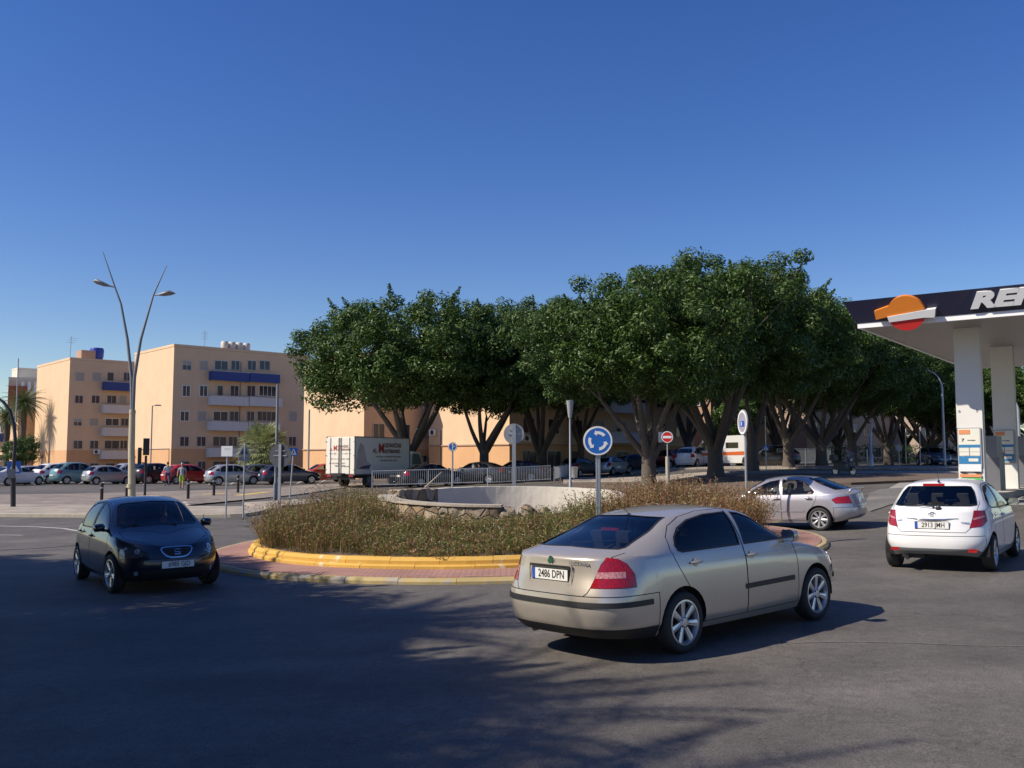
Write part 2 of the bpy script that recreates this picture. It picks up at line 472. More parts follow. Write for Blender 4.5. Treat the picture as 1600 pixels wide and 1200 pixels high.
def shell_mesh(name, faces, mat, sides='both', off=0.0, extra=()):
    """mesh with the smooth body normals. sides: 'both', 'l', 'r'. extra: further (faces, material) joined in"""
    V, F, NR, MI = [], [], [], []; mats = [mat]
    for gi, (fs, mt, of) in enumerate([(faces, mat, off)] + [(f_, m_, 0.0) for f_, m_ in extra]):
        idx = {}
        if mt not in mats: mats.append(mt)
        def vid(v, m):
            p = v[:3] + v[3:6] / max(np.linalg.norm(v[3:6]), 1e-9) * of
            k = (round(p[0], 4), round(p[1] * m, 4), round(p[2], 4))
            if k not in idx:
                idx[k] = len(V); V.append((p[0], p[1] * m, p[2])); NR.append(np.array([v[3], v[4] * m, v[5]]))
            return idx[k]
        for m in ((1, -1) if sides == 'both' else (1,) if sides == 'l' else (-1,)):
            for f in fs:
                vs = f[0]; ids = [vid(v, m) for v in (vs if m == 1 else vs[::-1])]
                ids = [a for i, a in enumerate(ids) if a != ids[i - 1]]
                if len(ids) >= 3 and len(set(ids)) == len(ids): F.append(ids); MI.append(mats.index(mt))
    me = bpy.data.meshes.new(name); me.from_pydata(V, [], F)
    for mt in mats: me.materials.append(mt)
    me.polygons.foreach_set('material_index', MI)
    me.polygons.foreach_set('use_smooth', [True] * len(F)); me.update()
    if len(V): me.normals_split_custom_set_from_vertices([tuple(n / max(np.linalg.norm(n), 1e-9)) for n in NR])
    return me
def seam_faces(segs, w=0.0035, off=0.0015):
    out = []
    for a, b in segs:
        p, q = a[:3], b[:3]; n = a[3:6] + b[3:6]; n = n / max(np.linalg.norm(n), 1e-9)
        t = q - p; l = np.linalg.norm(t)
        if l < 1e-4: continue
        t /= l; s = np.cross(n, t) * w
        p = p - t * w * 0.5 + n * off; q = q + t * w * 0.5 + n * off
        out.append(([np.concatenate([x, n]) for x in (p - s, q - s, q + s, p + s)], 'seam'))
    return out
def ngon(cx, cz, r, n=20, a0=0.0, sx=1.0):
    return [(cx + r * sx * math.cos(2 * math.pi * k / n + a0), cz + r * math.sin(2 * math.pi * k / n + a0)) for k in range(n)]

WHEELS = {}
def wheel_meshes(style, r, w=0.2, lod=0):
    """axis = local Y, outer face towards -Y"""
    key = (style, r, lod)
    if key in WHEELS: return WHEELS[key]
    Mx = Matrix.Rotation(R(90), 3, 'X')                        # z -> -y
    n = 40 if lod == 0 else 18; rr = r * (0.715 if lod == 0 else 0.66)
    t = MB(); h = w / 2
    t.lathe([(rr, -h * 0.9), (rr + 0.02, -h), (r - 0.035, -h), (r - 0.008, -h * 0.8), (r, -h * 0.45), (r, h * 0.45), (r - 0.008, h * 0.8), (r - 0.035, h), (rr + 0.018, h), (rr, h * 0.88)], n, Mx)
    ty = t.mesh('tyre', M_['rubber'], True, 1e-5, 50)
    k = MB(); f0 = h * 0.80
    k.lathe([(rr, -h * 0.9), (rr - 0.01, -h * 0.2), (rr - 0.012, f0 - 0.02), (rr + 0.004, f0 + 0.012), (rr - 0.012, f0 + 0.014), (rr - 0.026, f0 - 0.03)], n, Mx, M_['alloy'])
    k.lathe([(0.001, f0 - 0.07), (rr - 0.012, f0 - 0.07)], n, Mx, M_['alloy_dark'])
    ns, wi, wo, tw = {'seven': (7, 0.021, 0.036, 0), 'five': (10, 0.022, 0.022, 0), 'trim': (8, 0.020, 0.034, 0.12), 'six': (6, 0.03, 0.05, 0), 'cap': (9, 0.022, 0.034, 0)}[style]
    for i in range(ns):
        a = 2 * math.pi * i / ns
        if style == 'five': a = 2 * math.pi * (i // 2) / 5 + (0.11 if i % 2 else -0.11)
        A = Matrix.Rotation(a, 3, 'Z'); A2 = Matrix.Rotation(tw, 3, 'Z')
        a0 = [Vector((0.035, -wi, f0 - 0.012)), Vector((0.035, wi, f0 - 0.012)), Vector((rr - 0.012, wo, f0 + 0.002)), Vector((rr - 0.012, -wo, f0 + 0.002))]
        a0[2] = A2 @ a0[2]; a0[3] = A2 @ a0[3]
        f = [Mx @ (A @ p) for p in a0]; g = [Mx @ (A @ (p - Vector((0, 0, 0.035)))) for p in a0]
        mid0, mid1 = (f[0] + f[1]) / 2 + Mx @ Vector((0, 0, 0.008)), (f[2] + f[3]) / 2 + Mx @ Vector((0, 0, 0.006))
        k.poly([f[0], mid0, mid1, f[3]], M_['alloy']); k.poly([mid0, f[1], f[2], mid1], M_['alloy'])
        k.poly([f[1], f[2], g[2], g[1]][::-1], M_['alloy']); k.poly([f[3], f[0], g[0], g[3]][::-1], M_['alloy'])
    k.lathe([(0.06, f0 - 0.04), (0.06, f0 - 0.006), (0.045, f0 + 0.006), (0.001, f0 + 0.008)], 16, Mx, M_['alloy'])
    for i in range(5):
        a = 2 * math.pi * i / 5 + 0.3
        k.lathe([(0.009, f0 - 0.004), (0.009, f0 + 0.004), (0.001, f0 + 0.004)], 6, Mx, M_['alloy_dark'], c=Mx @ Vector((0.05 * math.cos(a), 0.05 * math.sin(a), 0.004)))
    ri = k.mesh('rim', None, False)
    WHEELS[key] = (ty, ri); return WHEELS[key]
def add_wheels(root, sp, style, lod, steer=0.0):
    r = sp['r']; ty, ri = wheel_meshes(style, r, 0.2, lod)
    for ax, x in enumerate((sp['fx'], sp['rx'])):
        for sg in (-1, 1):
            y = (sp['track'] / 2) * sg
            rz = (0 if sg < 0 else math.pi) + (steer if ax == 0 else 0)
            wv = empty('wheel', (x, y, r), rz); wv.parent = root
            spin = random.Random(int(x * 10) + sg).random() * 0.6
            link('tyre', ty, wv); link('rim', ri, wv, rot=(0, spin, 0))
def seat_mb(mb, x, y, w=0.5, back=True, hz=0.0):
    mb.box((x, y, 0.42 + hz), (0.52, w, 0.18))
    mb.box((x - 0.30, y, 0.74 + hz), (0.14, w, 0.62), Matrix.Rotation(R(-14), 3, 'Y'), taper=0.85)
    mb.box((x - 0.39, y, 1.12 + hz), (0.10, w * 0.52, 0.19), Matrix.Rotation(R(-10), 3, 'Y'), taper=0.85)
def cabin(root, sp, wheel_y=0.37):
    x0, x1 = sp['cab']; hz = sp.get('seatz', 0.0)
    c = MB()
    W = 1.36
    c.box(((x0 + x1) / 2, 0, 0.28), (x1 - x0 + 0.4, W, 0.06))
    c.box((x1 - 0.05, 0, 0.80), (0.50, W, 0.26), taper=0.92)                 # dashboard
    c.box(((x0 + 0.02), 0, 0.70), (0.35, W, 0.42))                            # parcel shelf / boot wall
    for sg in (-1, 1): c.box(((x0 + x1) / 2, sg * (W / 2 + 0.02), 0.60), (x1 - x0 + 0.3, 0.04, 0.62))
    c.build('dashboard', M_['cabin'], root)
    s = MB()
    for sg in (-1, 1):
        seat_mb(s, sp['seat'], sg * 0.37, 0.48, hz=hz)
    s.build('front_seat', M_['cabin'], root)
    s2 = MB()
    for y in (-0.4, 0, 0.4): seat_mb(s2, sp['seat'] - 0.85, y, 0.40, hz=hz)
    s2.build('rear_seat', M_['cabin'], root)
    st = MB(); A = Matrix.Rotation(R(66), 3, 'Y')
    pts = [Vector((x1 - 0.42, wheel_y, 0.86)) + A @ Vector((0.185 * math.cos(a), 0.185 * math.sin(a), 0)) for a in np.linspace(0, 2 * math.pi, 21)]
    st.tube(pts, 0.014, 6, False)
    st.box((x1 - 0.42, wheel_y, 0.86), (0.05, 0.30, 0.05)); st.build('steering_wheel', M_['blk'], root)
    m = MB(); m.box((sp['mirror_in'][0], 0, sp['mirror_in'][1]), (0.03, 0.22, 0.06)); m.build('interior_mirror', M_['blk'], root)
def arc_liner(mb, sp):
    for x in (sp['fx'], sp['rx']):
        for sg in (-1, 1):
            R0 = sp['ra'] + 0.01; y1 = sg * (sp['W'] - 0.035); y0 = sg * 0.50; n = 16
            pr = [(x + R0 * math.cos(a), sp['r'] + R0 * math.sin(a)) for a in np.linspace(-0.12, math.pi + 0.12, n)]
            for i in range(n - 1):
                (a, b), (c, d) = pr[i], pr[i + 1]
                mb.poly([(a, y0, b), (a, y1, b), (c, y1, d), (c, y0, d)])
            mb.poly([(a, y0, b) for a, b in pr])
    W = sp['W'] - 0.12
    mb.box((0, 0, 0.30), (sp['L'] - 1.0, 2 * (W - 0.25), 0.06))
    for x in (sp['fx'], sp['rx']): mb.box((x, 0, 0.30), (0.09, 1.3, 0.09))
def mirror(root, sp, mat, capdark=False):
    x, y, z = sp['mirror']
    for sg in (-1, 1):
        h = MB()
        prof = [(-0.10, -0.075), (0.09, -0.085), (0.12, -0.02), (0.11, 0.06), (0.06, 0.085), (-0.08, 0.085), (-0.12, 0.03)]
        # housing: stacked loops along x (front rounded)
        n = len(prof); N = 6
        for k in range(N):
            s = [1.0, 1.0, 0.94, 0.8, 0.55, 0.15][k]; xx = [-0.05, 0.0, 0.04, 0.075, 0.10, 0.112][k]
            for (a, b) in prof: h.v.append((x + xx, sg * (y - .01 + a * s * .76), z + b * s * .82))
        for k in range(N - 1):
            for i in range(n):
                j = (i + 1) % n; f = (k * n + i, k * n + j, (k + 1) * n + j, (k + 1) * n + i)
                h.f.append(f); h.m.append(0)
        h.f.append(tuple((N - 1) * n + i for i in range(n))); h.m.append(0)
        m = h.build('mirror', mat, root, True, 0, angle=60)
        g = MB(); g.poly([(x - 0.052, sg * (y - .01 + a * 0.66), z + b * 0.72) for a, b in prof]); g.build('mirror_glass', M_['chrome'], m)
        a = MB(); a.box((x + 0.02, sg * (y - 0.11), z - 0.05), (0.06, 0.10, 0.04)); a.build('mirror_arm', M_['blk'], m)
def number_plate(root, x, z, face, text, tilt=0.0, y=0.0, band=True):
    """face +1 front, -1 rear"""
    pm = MB(); pm.box((0, 0, 0), (0.52, 0.11, 0.008), mat=M_['plate']); pm.box((0, 0, -0.003), (0.535, 0.125, 0.008), mat=M_['blk'])
    o = pm.build('number_plate', None, root)
    m = frame((x, y, z), (0, face, 0), (-math.sin(tilt) * face, 0, math.cos(tilt))); place(o, m)
    if band: b = MB(); b.box((-0.24, 0, 0.003), (0.04, 0.11, 0.006)); b.build('country_band', M_['eublue'], o)
    t = link('lettering', text_mesh(text, 0.112, 0.001, 0.0012, mat=M_['ink'], sx=0.80), o, loc=(0.022, 0.0, 0.0052))
    return o

def surf(kind, y, z, face):
    """point and normal of the body surface at (y, z) on its front (+1) or rear (-1)"""
    key = ('surf', kind)
    if key not in SURFC: SURFC[key] = Body(SP[kind], 1.0).faces
    best = None
    for vs, zn in SURFC[key]:
        c0 = vs[0]
        if c0[0] * face < 0.8: continue
        ys = [v[1] for v in vs]; zs = [v[2] for v in vs]
        if min(ys) - 1e-4 <= abs(y) <= max(ys) + 1e-4 and min(zs) - 1e-4 <= z <= max(zs) + 1e-4:
            w = [1 / (math.hypot(v[1] - abs(y), v[2] - z) + 1e-4) for v in vs]; t = sum(w); p = sum(v * (k / t) for v, k in zip(vs, w))
            if best is None or p[0] * face > best[0] * face: best = p
    if best is None: return Vector((face * 2, y, z)), Vector((face, 0, 0))
    s = 1 if y >= 0 else -1
    return Vector((best[0], y, z)), Vector((best[3], best[4] * s, best[5])).normalized()
SURFC = {}
def on_body(kind, y, z, face, lift=.010):
    """frame lying on the body: x along the car's width, y up"""
    p, n = surf(kind, y, z, face)
    x = Vector((0, face, 0)); x = (x - n * x.dot(n)).normalized(); return frame(p + n * lift, x, n.cross(x))
def stations(L2, tab): return tab
def WLs(xf, xr, W, zt, af=0.8, ar=0.7, n=2.7, wf=0.86, wr=0.90, nr=None):
    """W half width; wf/wr width factor at the ends"""
    return dict(xf=xf, xr=xr, af=af, ar=ar, n=n, nr=nr or n, W=[(xf, W * wf), (xf - 0.9, W * 0.985), (0, W), (xr + 0.8, W * 0.985), (xr, W * wr)], z=zt)
SP = {}
SP['liftback'] = dict(L=4.57, W=0.882, r=0.318, ra=0.365, fx=1.372, rx=-1.206, track=1.56, cab=(-1.55, 0.95), seat=0.12, mirror=(0.76, 0.92, 1.07), mirror_in=(0.48, 1.28), bulge=0.035,
    wl=[WLs(2.10, -2.22, 0.80, [(2.2, .22), (1.5, .20), (-1.4, .22), (-2.2, .26)], wr=.95, nr=3.7, wf=.9),
        WLs(2.22, -2.31, 0.862, [(2.2, .32), (0, .31), (-2.2, .36)], wr=.95, nr=3.7, wf=.9),
        WLs(2.285, -2.345, 0.884, [(2.3, .46), (0, .47), (-2.2, .50)], wr=.95, nr=3.7, wf=.9),
        WLs(2.28, -2.33, 0.886, [(2.3, .58), (0, .64), (-2.2, .655)], wr=.95, nr=3.7, wf=.9),
        WLs(2.235, -2.28, 0.874, [(2.3, .66), (1.5, .77), (0, .85), (-2.2, .87)], wf=.88, wr=.93, nr=3.2),
        WLs(2.17, -2.265, 0.835, [(2.2, .715), (1.6, .855), (1.0, .945), (0, .99), (-1.5, 1.03), (-2.2, 1.055)], wf=.86, wr=.90, nr=3.0)],
    top=[(2.05, 2.17, .715, 2.12, .45, .715), (1.5, 1.62, .91, 1.56, .60, .89), (1.12, 1.22, .995, 1.10, .69, .97), (.95, 1.05, 1.035, .93, .705, 1.005),
         (.6, .70, 1.24, .58, .655, 1.20), (.25, .34, 1.405, .24, .585, 1.37), (-.3, -.25, 1.462, -.3, .57, 1.43), (-1.0, -1.0, 1.405, -1.0, .568, 1.37),
         (-1.45, -1.47, 1.25, -1.42, .605, 1.22), (-1.75, -1.80, 1.115, -1.74, .65, 1.09), (-1.92, -2.0, 1.095, -1.92, .665, 1.072), (-2.13, -2.23, 1.082, -2.13, .64, 1.062)],
    side_win=[[(.86, 1.035), (.78, 1.075), (.56, 1.19), (.32, 1.305), (.17, 1.358), (.02, 1.378), (-.04, 1.035)],
              [(-.13, 1.035), (-.09, 1.385), (-.50, 1.378), (-.82, 1.335), (-1.04, 1.265), (-1.17, 1.18), (-1.225, 1.10), (-1.21, 1.055), (-1.15, 1.035)]],
    ws=[(-.1, 1.05), (.60, 1.045), (.655, 1.065), (.60, 1.20), (.53, 1.35), (.45, 1.375), (-.1, 1.395)],
    rw=[(-.1, 1.122), (.58, 1.108), (.605, 1.12), (.55, 1.26), (.49, 1.375), (-.1, 1.395)],
    tail=('wr', [[(.55, .755), (1.07, .755), (1.07, .88), (1.00, .98), (.90, 1.03), (.74, 1.045), (.66, .98)]]),
    head=('wf', [[(.48, .60), (1.02, .61), (1.08, .77), (.92, .81), (.50, .715)]]),
    doors=[[[(.95, .28), (.96, .75), (.93, .98), (.72, 1.135), (.32, 1.362), (.12, 1.405), (-.075, 1.425), (-.085, .28)]],
           [[(-.09, .60), (-.08, 1.425), (-.55, 1.42), (-.90, 1.375), (-1.14, 1.295), (-1.28, 1.19), (-1.33, 1.07), (-1.25, .88), (-1.06, .60)], [(-.09, .28), (-.09, .60), (-1.0, .60), (-.86, .28)]]],
    rbump=('side', [[(-2.6, .1), (-2.6, .672), (-1.60, .672), (-1.60, .1)]]), fbump=('side', [[(2.4, .1), (2.4, .60), (1.74, .60), (1.74, .1)]]),
    gate=('end', [[(-.1, .672), (.47, .672), (.52, .71), (.55, .78), (.66, 1.0), (.72, 1.13), (-.1, 1.16)]], (-9, -1.80)),
    hood=('plan', [[(1.08, -.1), (1.00, .70), (1.6, .66), (2.02, .58), (2.14, .42), (2.17, -.1)]]),
    grille=('end', [[(-.1, .56), (.30, .56), (.36, .69), (-.1, .70)]]))
SP['mpv'] = dict(L=4.28, W=0.884, r=0.322, ra=0.37, fx=1.25, rx=-1.328, track=1.56, cab=(-1.6, 0.95), seat=0.0, seatz=0.10, mirror=(0.72, 0.93, 1.06), mirror_in=(0.55, 1.36), bulge=0.035,
    wl=[WLs(2.00, -2.02, 0.80, [(2.1, .22), (1.5, .20), (-1.4, .22), (-2.1, .28)], af=.95),
        WLs(2.10, -2.10, 0.862, [(2.1, .31), (0, .31), (-2.1, .36)], af=.95),
        WLs(2.14, -2.14, 0.884, [(2.1, .44), (0, .47), (-2.1, .50)], af=.95),
        WLs(2.13, -2.12, 0.886, [(2.1, .57), (0, .64), (-2.1, .66)], af=.95),
        WLs(2.09, -2.08, 0.870, [(2.1, .68), (1.5, .78), (0, .84), (-2.1, .88)], wf=.84, af=.95),
        WLs(2.03, -2.04, 0.825, [(2.1, .76), (1.6, .875), (1.0, .965), (0, .99), (-1.5, 1.02), (-2.1, 1.04)], wf=.82, wr=.88, af=.95)],
    top=[(1.85, 2.03, .76, 1.97, .45, .76), (1.5, 1.64, .94, 1.52, .60, .90), (1.2, 1.34, 1.03, 1.2, .68, .98), (1.05, 1.20, 1.065, 1.04, .70, 1.01),
         (.7, .84, 1.28, .70, .66, 1.22), (.3, .42, 1.485, .28, .60, 1.435), (-.3, -.2, 1.560, -.3, .59, 1.505), (-1.1, -1.1, 1.535, -1.1, .585, 1.465),
         (-1.6, -1.68, 1.455, -1.55, .57, 1.385), (-1.78, -1.86, 1.28, -1.72, .61, 1.22), (-1.9, -1.98, 1.09, -1.87, .64, 1.06)],
    side_win=[[(.86, 1.02), (.62, 1.20), (.30, 1.36), (.12, 1.42), (-.16, 1.46), (-.22, 1.02)], [(-.31, 1.02), (-.27, 1.465), (-.75, 1.445), (-1.02, 1.38), (-1.17, 1.24), (-1.16, 1.04), (-1.1, 1.02)], [(-1.26, 1.07), (-1.27, 1.24), (-1.50, 1.15), (-1.47, 1.07)]],
    ws=[(-.1, 1.09), (.60, 1.065), (.665, 1.09), (.61, 1.26), (.55, 1.40), (.47, 1.445), (-.1, 1.48)], rw=[(-.1, 1.12), (.56, 1.10), (.55, 1.24), (.48, 1.39), (-.1, 1.42)],
    tail=('wr', [[(.60, .78), (.98, .80), (1.02, .93), (.88, 1.02), (.64, 1.0)]]),
    head=('wf', [[(.46, .645), (.66, .60), (.86, .61), (1.08, .70), (1.20, .80), (1.0, .795), (.80, .77), (.62, .715)]]),
    doors=[[[(.98, .28), (1.0, .75), (.95, .99), (.66, 1.215), (.30, 1.395), (.10, 1.455), (-.235, 1.49), (-.245, .28)]],
           [[(-.25, .62), (-.24, 1.49), (-.78, 1.475), (-1.08, 1.41), (-1.23, 1.25), (-1.22, .80), (-1.10, .62)], [(-.25, .28), (-.25, .62), (-1.10, .62), (-.98, .28)]]],
    rbump=('side', [[(-2.4, .1), (-2.4, .60), (-1.71, .60), (-1.71, .1)]]), fbump=('side', [[(2.4, .1), (2.4, .575), (1.64, .575), (1.64, .1)]]),
    gate=('end', [[(-.1, .60), (.56, .60), (.62, .90), (.62, 1.30), (.50, 1.46), (-.1, 1.49)]], (-9, -1.5)),
    hood=('plan', [[(1.26, -.1), (1.16, .60), (1.10, .70), (1.5, .68), (1.85, .46), (2.02, .30), (2.05, -.1)]]),
    grille=('end', [[(-.1, .585), (.10, .588), (.17, .61), (.225, .66), (.25, .715), (.235, .742), (.17, .752), (-.1, .755)]]))
SP['hatch'] = dict(L=3.95, W=0.848, r=0.298, ra=0.345, fx=1.17, rx=-1.34, track=1.50, cab=(-1.5, 0.85), seat=-0.10, seatz=0.06, mirror=(0.62, 0.90, 1.04), mirror_in=(0.45, 1.32), bulge=0.035,
    wl=[WLs(1.85, -1.88, 0.78, [(1.9, .20), (1.4, .19), (-1.4, .21), (-1.9, .30)], ar=.62, nr=3.0),
        WLs(1.94, -1.95, 0.832, [(1.9, .30), (0, .31), (-1.9, .36)], ar=.62, nr=3.0),
        WLs(1.975, -1.975, 0.848, [(1.9, .44), (0, .47), (-1.9, .48)], ar=.62, nr=3.0, wr=.95),
        WLs(1.965, -1.965, 0.848, [(1.9, .57), (0, .64), (-1.9, .63)], ar=.62, nr=3.0, wr=.95),
        WLs(1.92, -1.925, 0.835, [(1.9, .67), (1.4, .76), (0, .83), (-1.9, .82)], wf=.84, ar=.62, nr=3.0, wr=.93),
        WLs(1.86, -1.875, 0.80, [(1.9, .74), (1.5, .85), (1.0, .94), (0, .975), (-1.4, 1.02), (-1.9, 1.02)], wf=.82, wr=.91, ar=.62, nr=3.0)],
    top=[(1.7, 1.86, .74, 1.80, .42, .74), (1.4, 1.52, .90, 1.42, .58, .87), (1.15, 1.28, .98, 1.15, .66, .95), (1.0, 1.14, 1.02, .99, .68, .98),
         (.6, .76, 1.27, .62, .63, 1.21), (.2, .36, 1.45, .22, .575, 1.395), (-.4, -.35, 1.51, -.4, .575, 1.455), (-1.1, -1.15, 1.475, -1.1, .565, 1.42),
         (-1.42, -1.56, 1.425, -1.42, .55, 1.385), (-1.58, -1.70, 1.27, -1.58, .60, 1.22), (-1.72, -1.83, 1.07, -1.70, .665, 1.05)],
    side_win=[[(.80, .995), (.60, 1.14), (.28, 1.30), (.10, 1.36), (-.30, 1.40), (-.36, 1.0)], [(-.45, 1.005), (-.40, 1.40), (-.80, 1.375), (-1.06, 1.30), (-1.22, 1.16), (-1.20, 1.06), (-1.1, 1.03)]],
    ws=[(-.1, 1.05), (.58, 1.03), (.645, 1.05), (.59, 1.22), (.53, 1.355), (.45, 1.395), (-.1, 1.425)],
    rw=[(-.1, 1.085), (.56, 1.08), (.635, 1.095), (.625, 1.14), (.56, 1.31), (.50, 1.385), (.42, 1.392), (-.1, 1.395)],
    tail=('wr', [[(.58, .735), (.80, .755), (1.00, .84), (1.02, 1.0), (.72, 1.01)]]),
    head=('wf', [[(.46, .60), (.90, .62), (1.08, .80), (.88, .80), (.5, .72)]]),
    doors=[[[(.92, .28), (.93, .75), (.88, .97), (.60, 1.175), (.26, 1.345), (.08, 1.395), (-.375, 1.43), (-.385, .28)]],
           [[(-.39, .60), (-.38, 1.43), (-.82, 1.41), (-1.10, 1.33), (-1.28, 1.16), (-1.22, .80), (-1.12, .60)], [(-.39, .28), (-.39, .60), (-1.12, .60), (-1.02, .28)]]],
    rbump=('side', [[(-2.4, .1), (-2.4, .60), (-1.70, .60), (-1.70, .1)]]), fbump=('side', [[(2.4, .1), (2.4, .58), (1.53, .58), (1.53, .1)]]),
    gate=('end', [[(-.1, .66), (.50, .66), (.60, .76), (.655, 1.0), (.665, 1.12), (.55, 1.40), (.46, 1.415), (-.1, 1.43)]], (-9, -1.45)),
    hood=('plan', [[(1.2, -.1), (1.05, .68), (1.5, .62), (1.78, .40), (1.87, -.1)]]),
    grille=('end', [[(-.1, .30), (.5, .30), (.42, .48), (-.1, .50)]]))
SP['fastback'] = dict(L=4.37, W=0.850, r=0.300, ra=0.345, fx=1.27, rx=-1.27, track=1.49, cab=(-1.5, 0.85), seat=-0.02, mirror=(0.56, 0.87, 0.98), mirror_in=(0.36, 1.22), bulge=0.035,
    wl=[WLs(2.04, -2.04, 0.78, [(2.1, .20), (1.4, .19), (-1.4, .21), (-2.1, .30)]),
        WLs(2.14, -2.15, 0.832, [(2.1, .30), (0, .30), (-2.1, .36)]),
        WLs(2.185, -2.185, 0.850, [(2.1, .43), (0, .46), (-2.1, .47)]),
        WLs(2.175, -2.175, 0.850, [(2.1, .54), (0, .62), (-2.1, .62)]),
        WLs(2.12, -2.12, 0.836, [(2.1, .62), (1.4, .71), (0, .77), (-2.1, .80)], wf=.84),
        WLs(2.06, -2.09, 0.800, [(2.1, .67), (1.5, .79), (1.0, .865), (0, .905), (-1.4, .935), (-2.1, .95)], wf=.82, wr=.88)],
    top=[(1.95, 2.06, .67, 2.0, .42, .67), (1.5, 1.6, .83, 1.5, .58, .81), (1.05, 1.18, .92, 1.05, .665, .895), (.9, 1.03, .955, .88, .675, .925), (.5, .66, 1.18, .52, .625, 1.125),
         (.1, .26, 1.345, .12, .565, 1.30), (-.4, -.3, 1.405, -.4, .555, 1.36), (-.95, -.98, 1.365, -.95, .55, 1.32), (-1.3, -1.38, 1.21, -1.27, .59, 1.15),
         (-1.6, -1.74, 1.045, -1.55, .63, .985), (-1.78, -1.92, 1.01, -1.75, .64, .965), (-1.93, -2.05, .985, -1.92, .62, .955)],
    side_win=[[(.70, .925), (.50, 1.06), (.22, 1.21), (.05, 1.275), (-.20, 1.315), (-.25, .93)], [(-.33, .93), (-.28, 1.32), (-.72, 1.30), (-.90, 1.24), (-1.16, 1.0), (-1.12, .945)]],
    ws=[(-.1, .975), (.57, .965), (.625, .98), (.575, 1.13), (.515, 1.265), (.43, 1.30), (-.1, 1.325)], rw=[(-.1, 1.06), (.56, 1.04), (.57, 1.06), (.53, 1.2), (.48, 1.33), (-.1, 1.345)],
    tail=('wr', [[(.58, .70), (1.02, .70), (1.12, .80), (.98, .86), (.62, .88)]]), head=('wf', [[(.42, .56), (.95, .57), (1.0, .70), (.42, .665)]]),
    doors=[[[(.84, .27), (.85, .70), (.80, .90), (.56, 1.06), (.2, 1.25), (.03, 1.31), (-.275, 1.345), (-.285, .27)]],
           [[(-.29, .60), (-.28, 1.345), (-.75, 1.335), (-.95, 1.27), (-1.22, 1.0), (-1.20, .80), (-1.10, .60)], [(-.29, .27), (-.29, .60), (-1.10, .60), (-.95, .27)]]],
    rbump=('side', [[(-2.4, .1), (-2.4, .60), (-1.64, .60), (-1.64, .1)]]), fbump=('side', [[(2.4, .1), (2.4, .555), (1.64, .555), (1.64, .1)]]),
    gate=('end', [[(-.1, .60), (.52, .60), (.60, 1.05), (-.1, 1.07)]], (-9, -1.70)),
    hood=('plan', [[(1.08, -.1), (.95, .66), (1.6, .60), (2.0, .42), (2.06, -.1)]]), grille=('end', [[(-.1, .54), (.35, .54), (.38, .64), (-.1, .645)]]))
def tall(base, dz, dr=0, back=False, L=0, W=0):
    """taller variant of a spec: body above the sills grows by dz"""
    import copy
    s = copy.deepcopy(SP[base])
    f = lambda z: z + dz * min(1.0, max(0.0, (z - 0.3) / 1.1))
    for w in s['wl']: w['z'] = [(x, f(z)) for x, z in w['z']]
    s['top'] = [(X, cx, f(cz), rx, ry, f(rz)) for X, cx, cz, rx, ry, rz in s['top']]
    s['side_win'] = [[(x, f(z)) for x, z in p] for p in s['side_win']]
    for k in ('ws', 'rw'): s[k] = [(y, f(z)) for y, z in s[k]]
    for k in ('tail', 'head', 'grille', 'gate', 'rbump', 'fbump'):
        t = s[k]; s[k] = (t[0], [[(x, f(z)) for x, z in p] for p in t[1]]) + tuple(t[2:])
    s['doors'] = [[[(x, f(z)) for x, z in p] for p in d] for d in s['doors']]
    s['r'] += dr; s['ra'] += dr; s['mirror'] = (s['mirror'][0], s['mirror'][1], f(s['mirror'][2])); s['mirror_in'] = (s['mirror_in'][0], f(s['mirror_in'][1]))
    return s
SP['suv'] = tall('mpv', 0.12, 0.03)
SP['bus'] = tall('mpv', 0.20, 0.0)
est = tall('liftback', 0.02)
est['top'] = est['top'][:7] + [(-1.0, -1.0, 1.475, -1.0, .58, 1.43), (-1.6, -1.75, 1.44, -1.6, .58, 1.40), (-1.85, -1.98, 1.25, -1.85, .62, 1.20), (-2.05, -2.12, 1.06, -2.04, .65, 1.03)]
est['side_win'] = [est['side_win'][0], [(-.34, .99), (-.30, 1.385), (-1.10, 1.37), (-1.15, .99)], [(-1.24, .995), (-1.20, 1.36), (-1.62, 1.33), (-1.82, 1.04)]]
est['rw'] = [(-.1, 1.10), (.58, 1.10), (.50, 1.385), (-.1, 1.40)]
est['gate'] = ('end', [[(-.1, .68), (.52, .68), (.62, 1.05), (.52, 1.43), (-.1, 1.45)]], (-9, -1.65))
est['doors'] = [est['doors'][0], [[(-.27, .6), (-.26, 1.43), (-1.17, 1.42), (-1.2, .6)], [(-.27, .28), (-.27, .6), (-1.08, .6), (-.82, .4), (-.8, .28)]]]
SP['estate'] = est

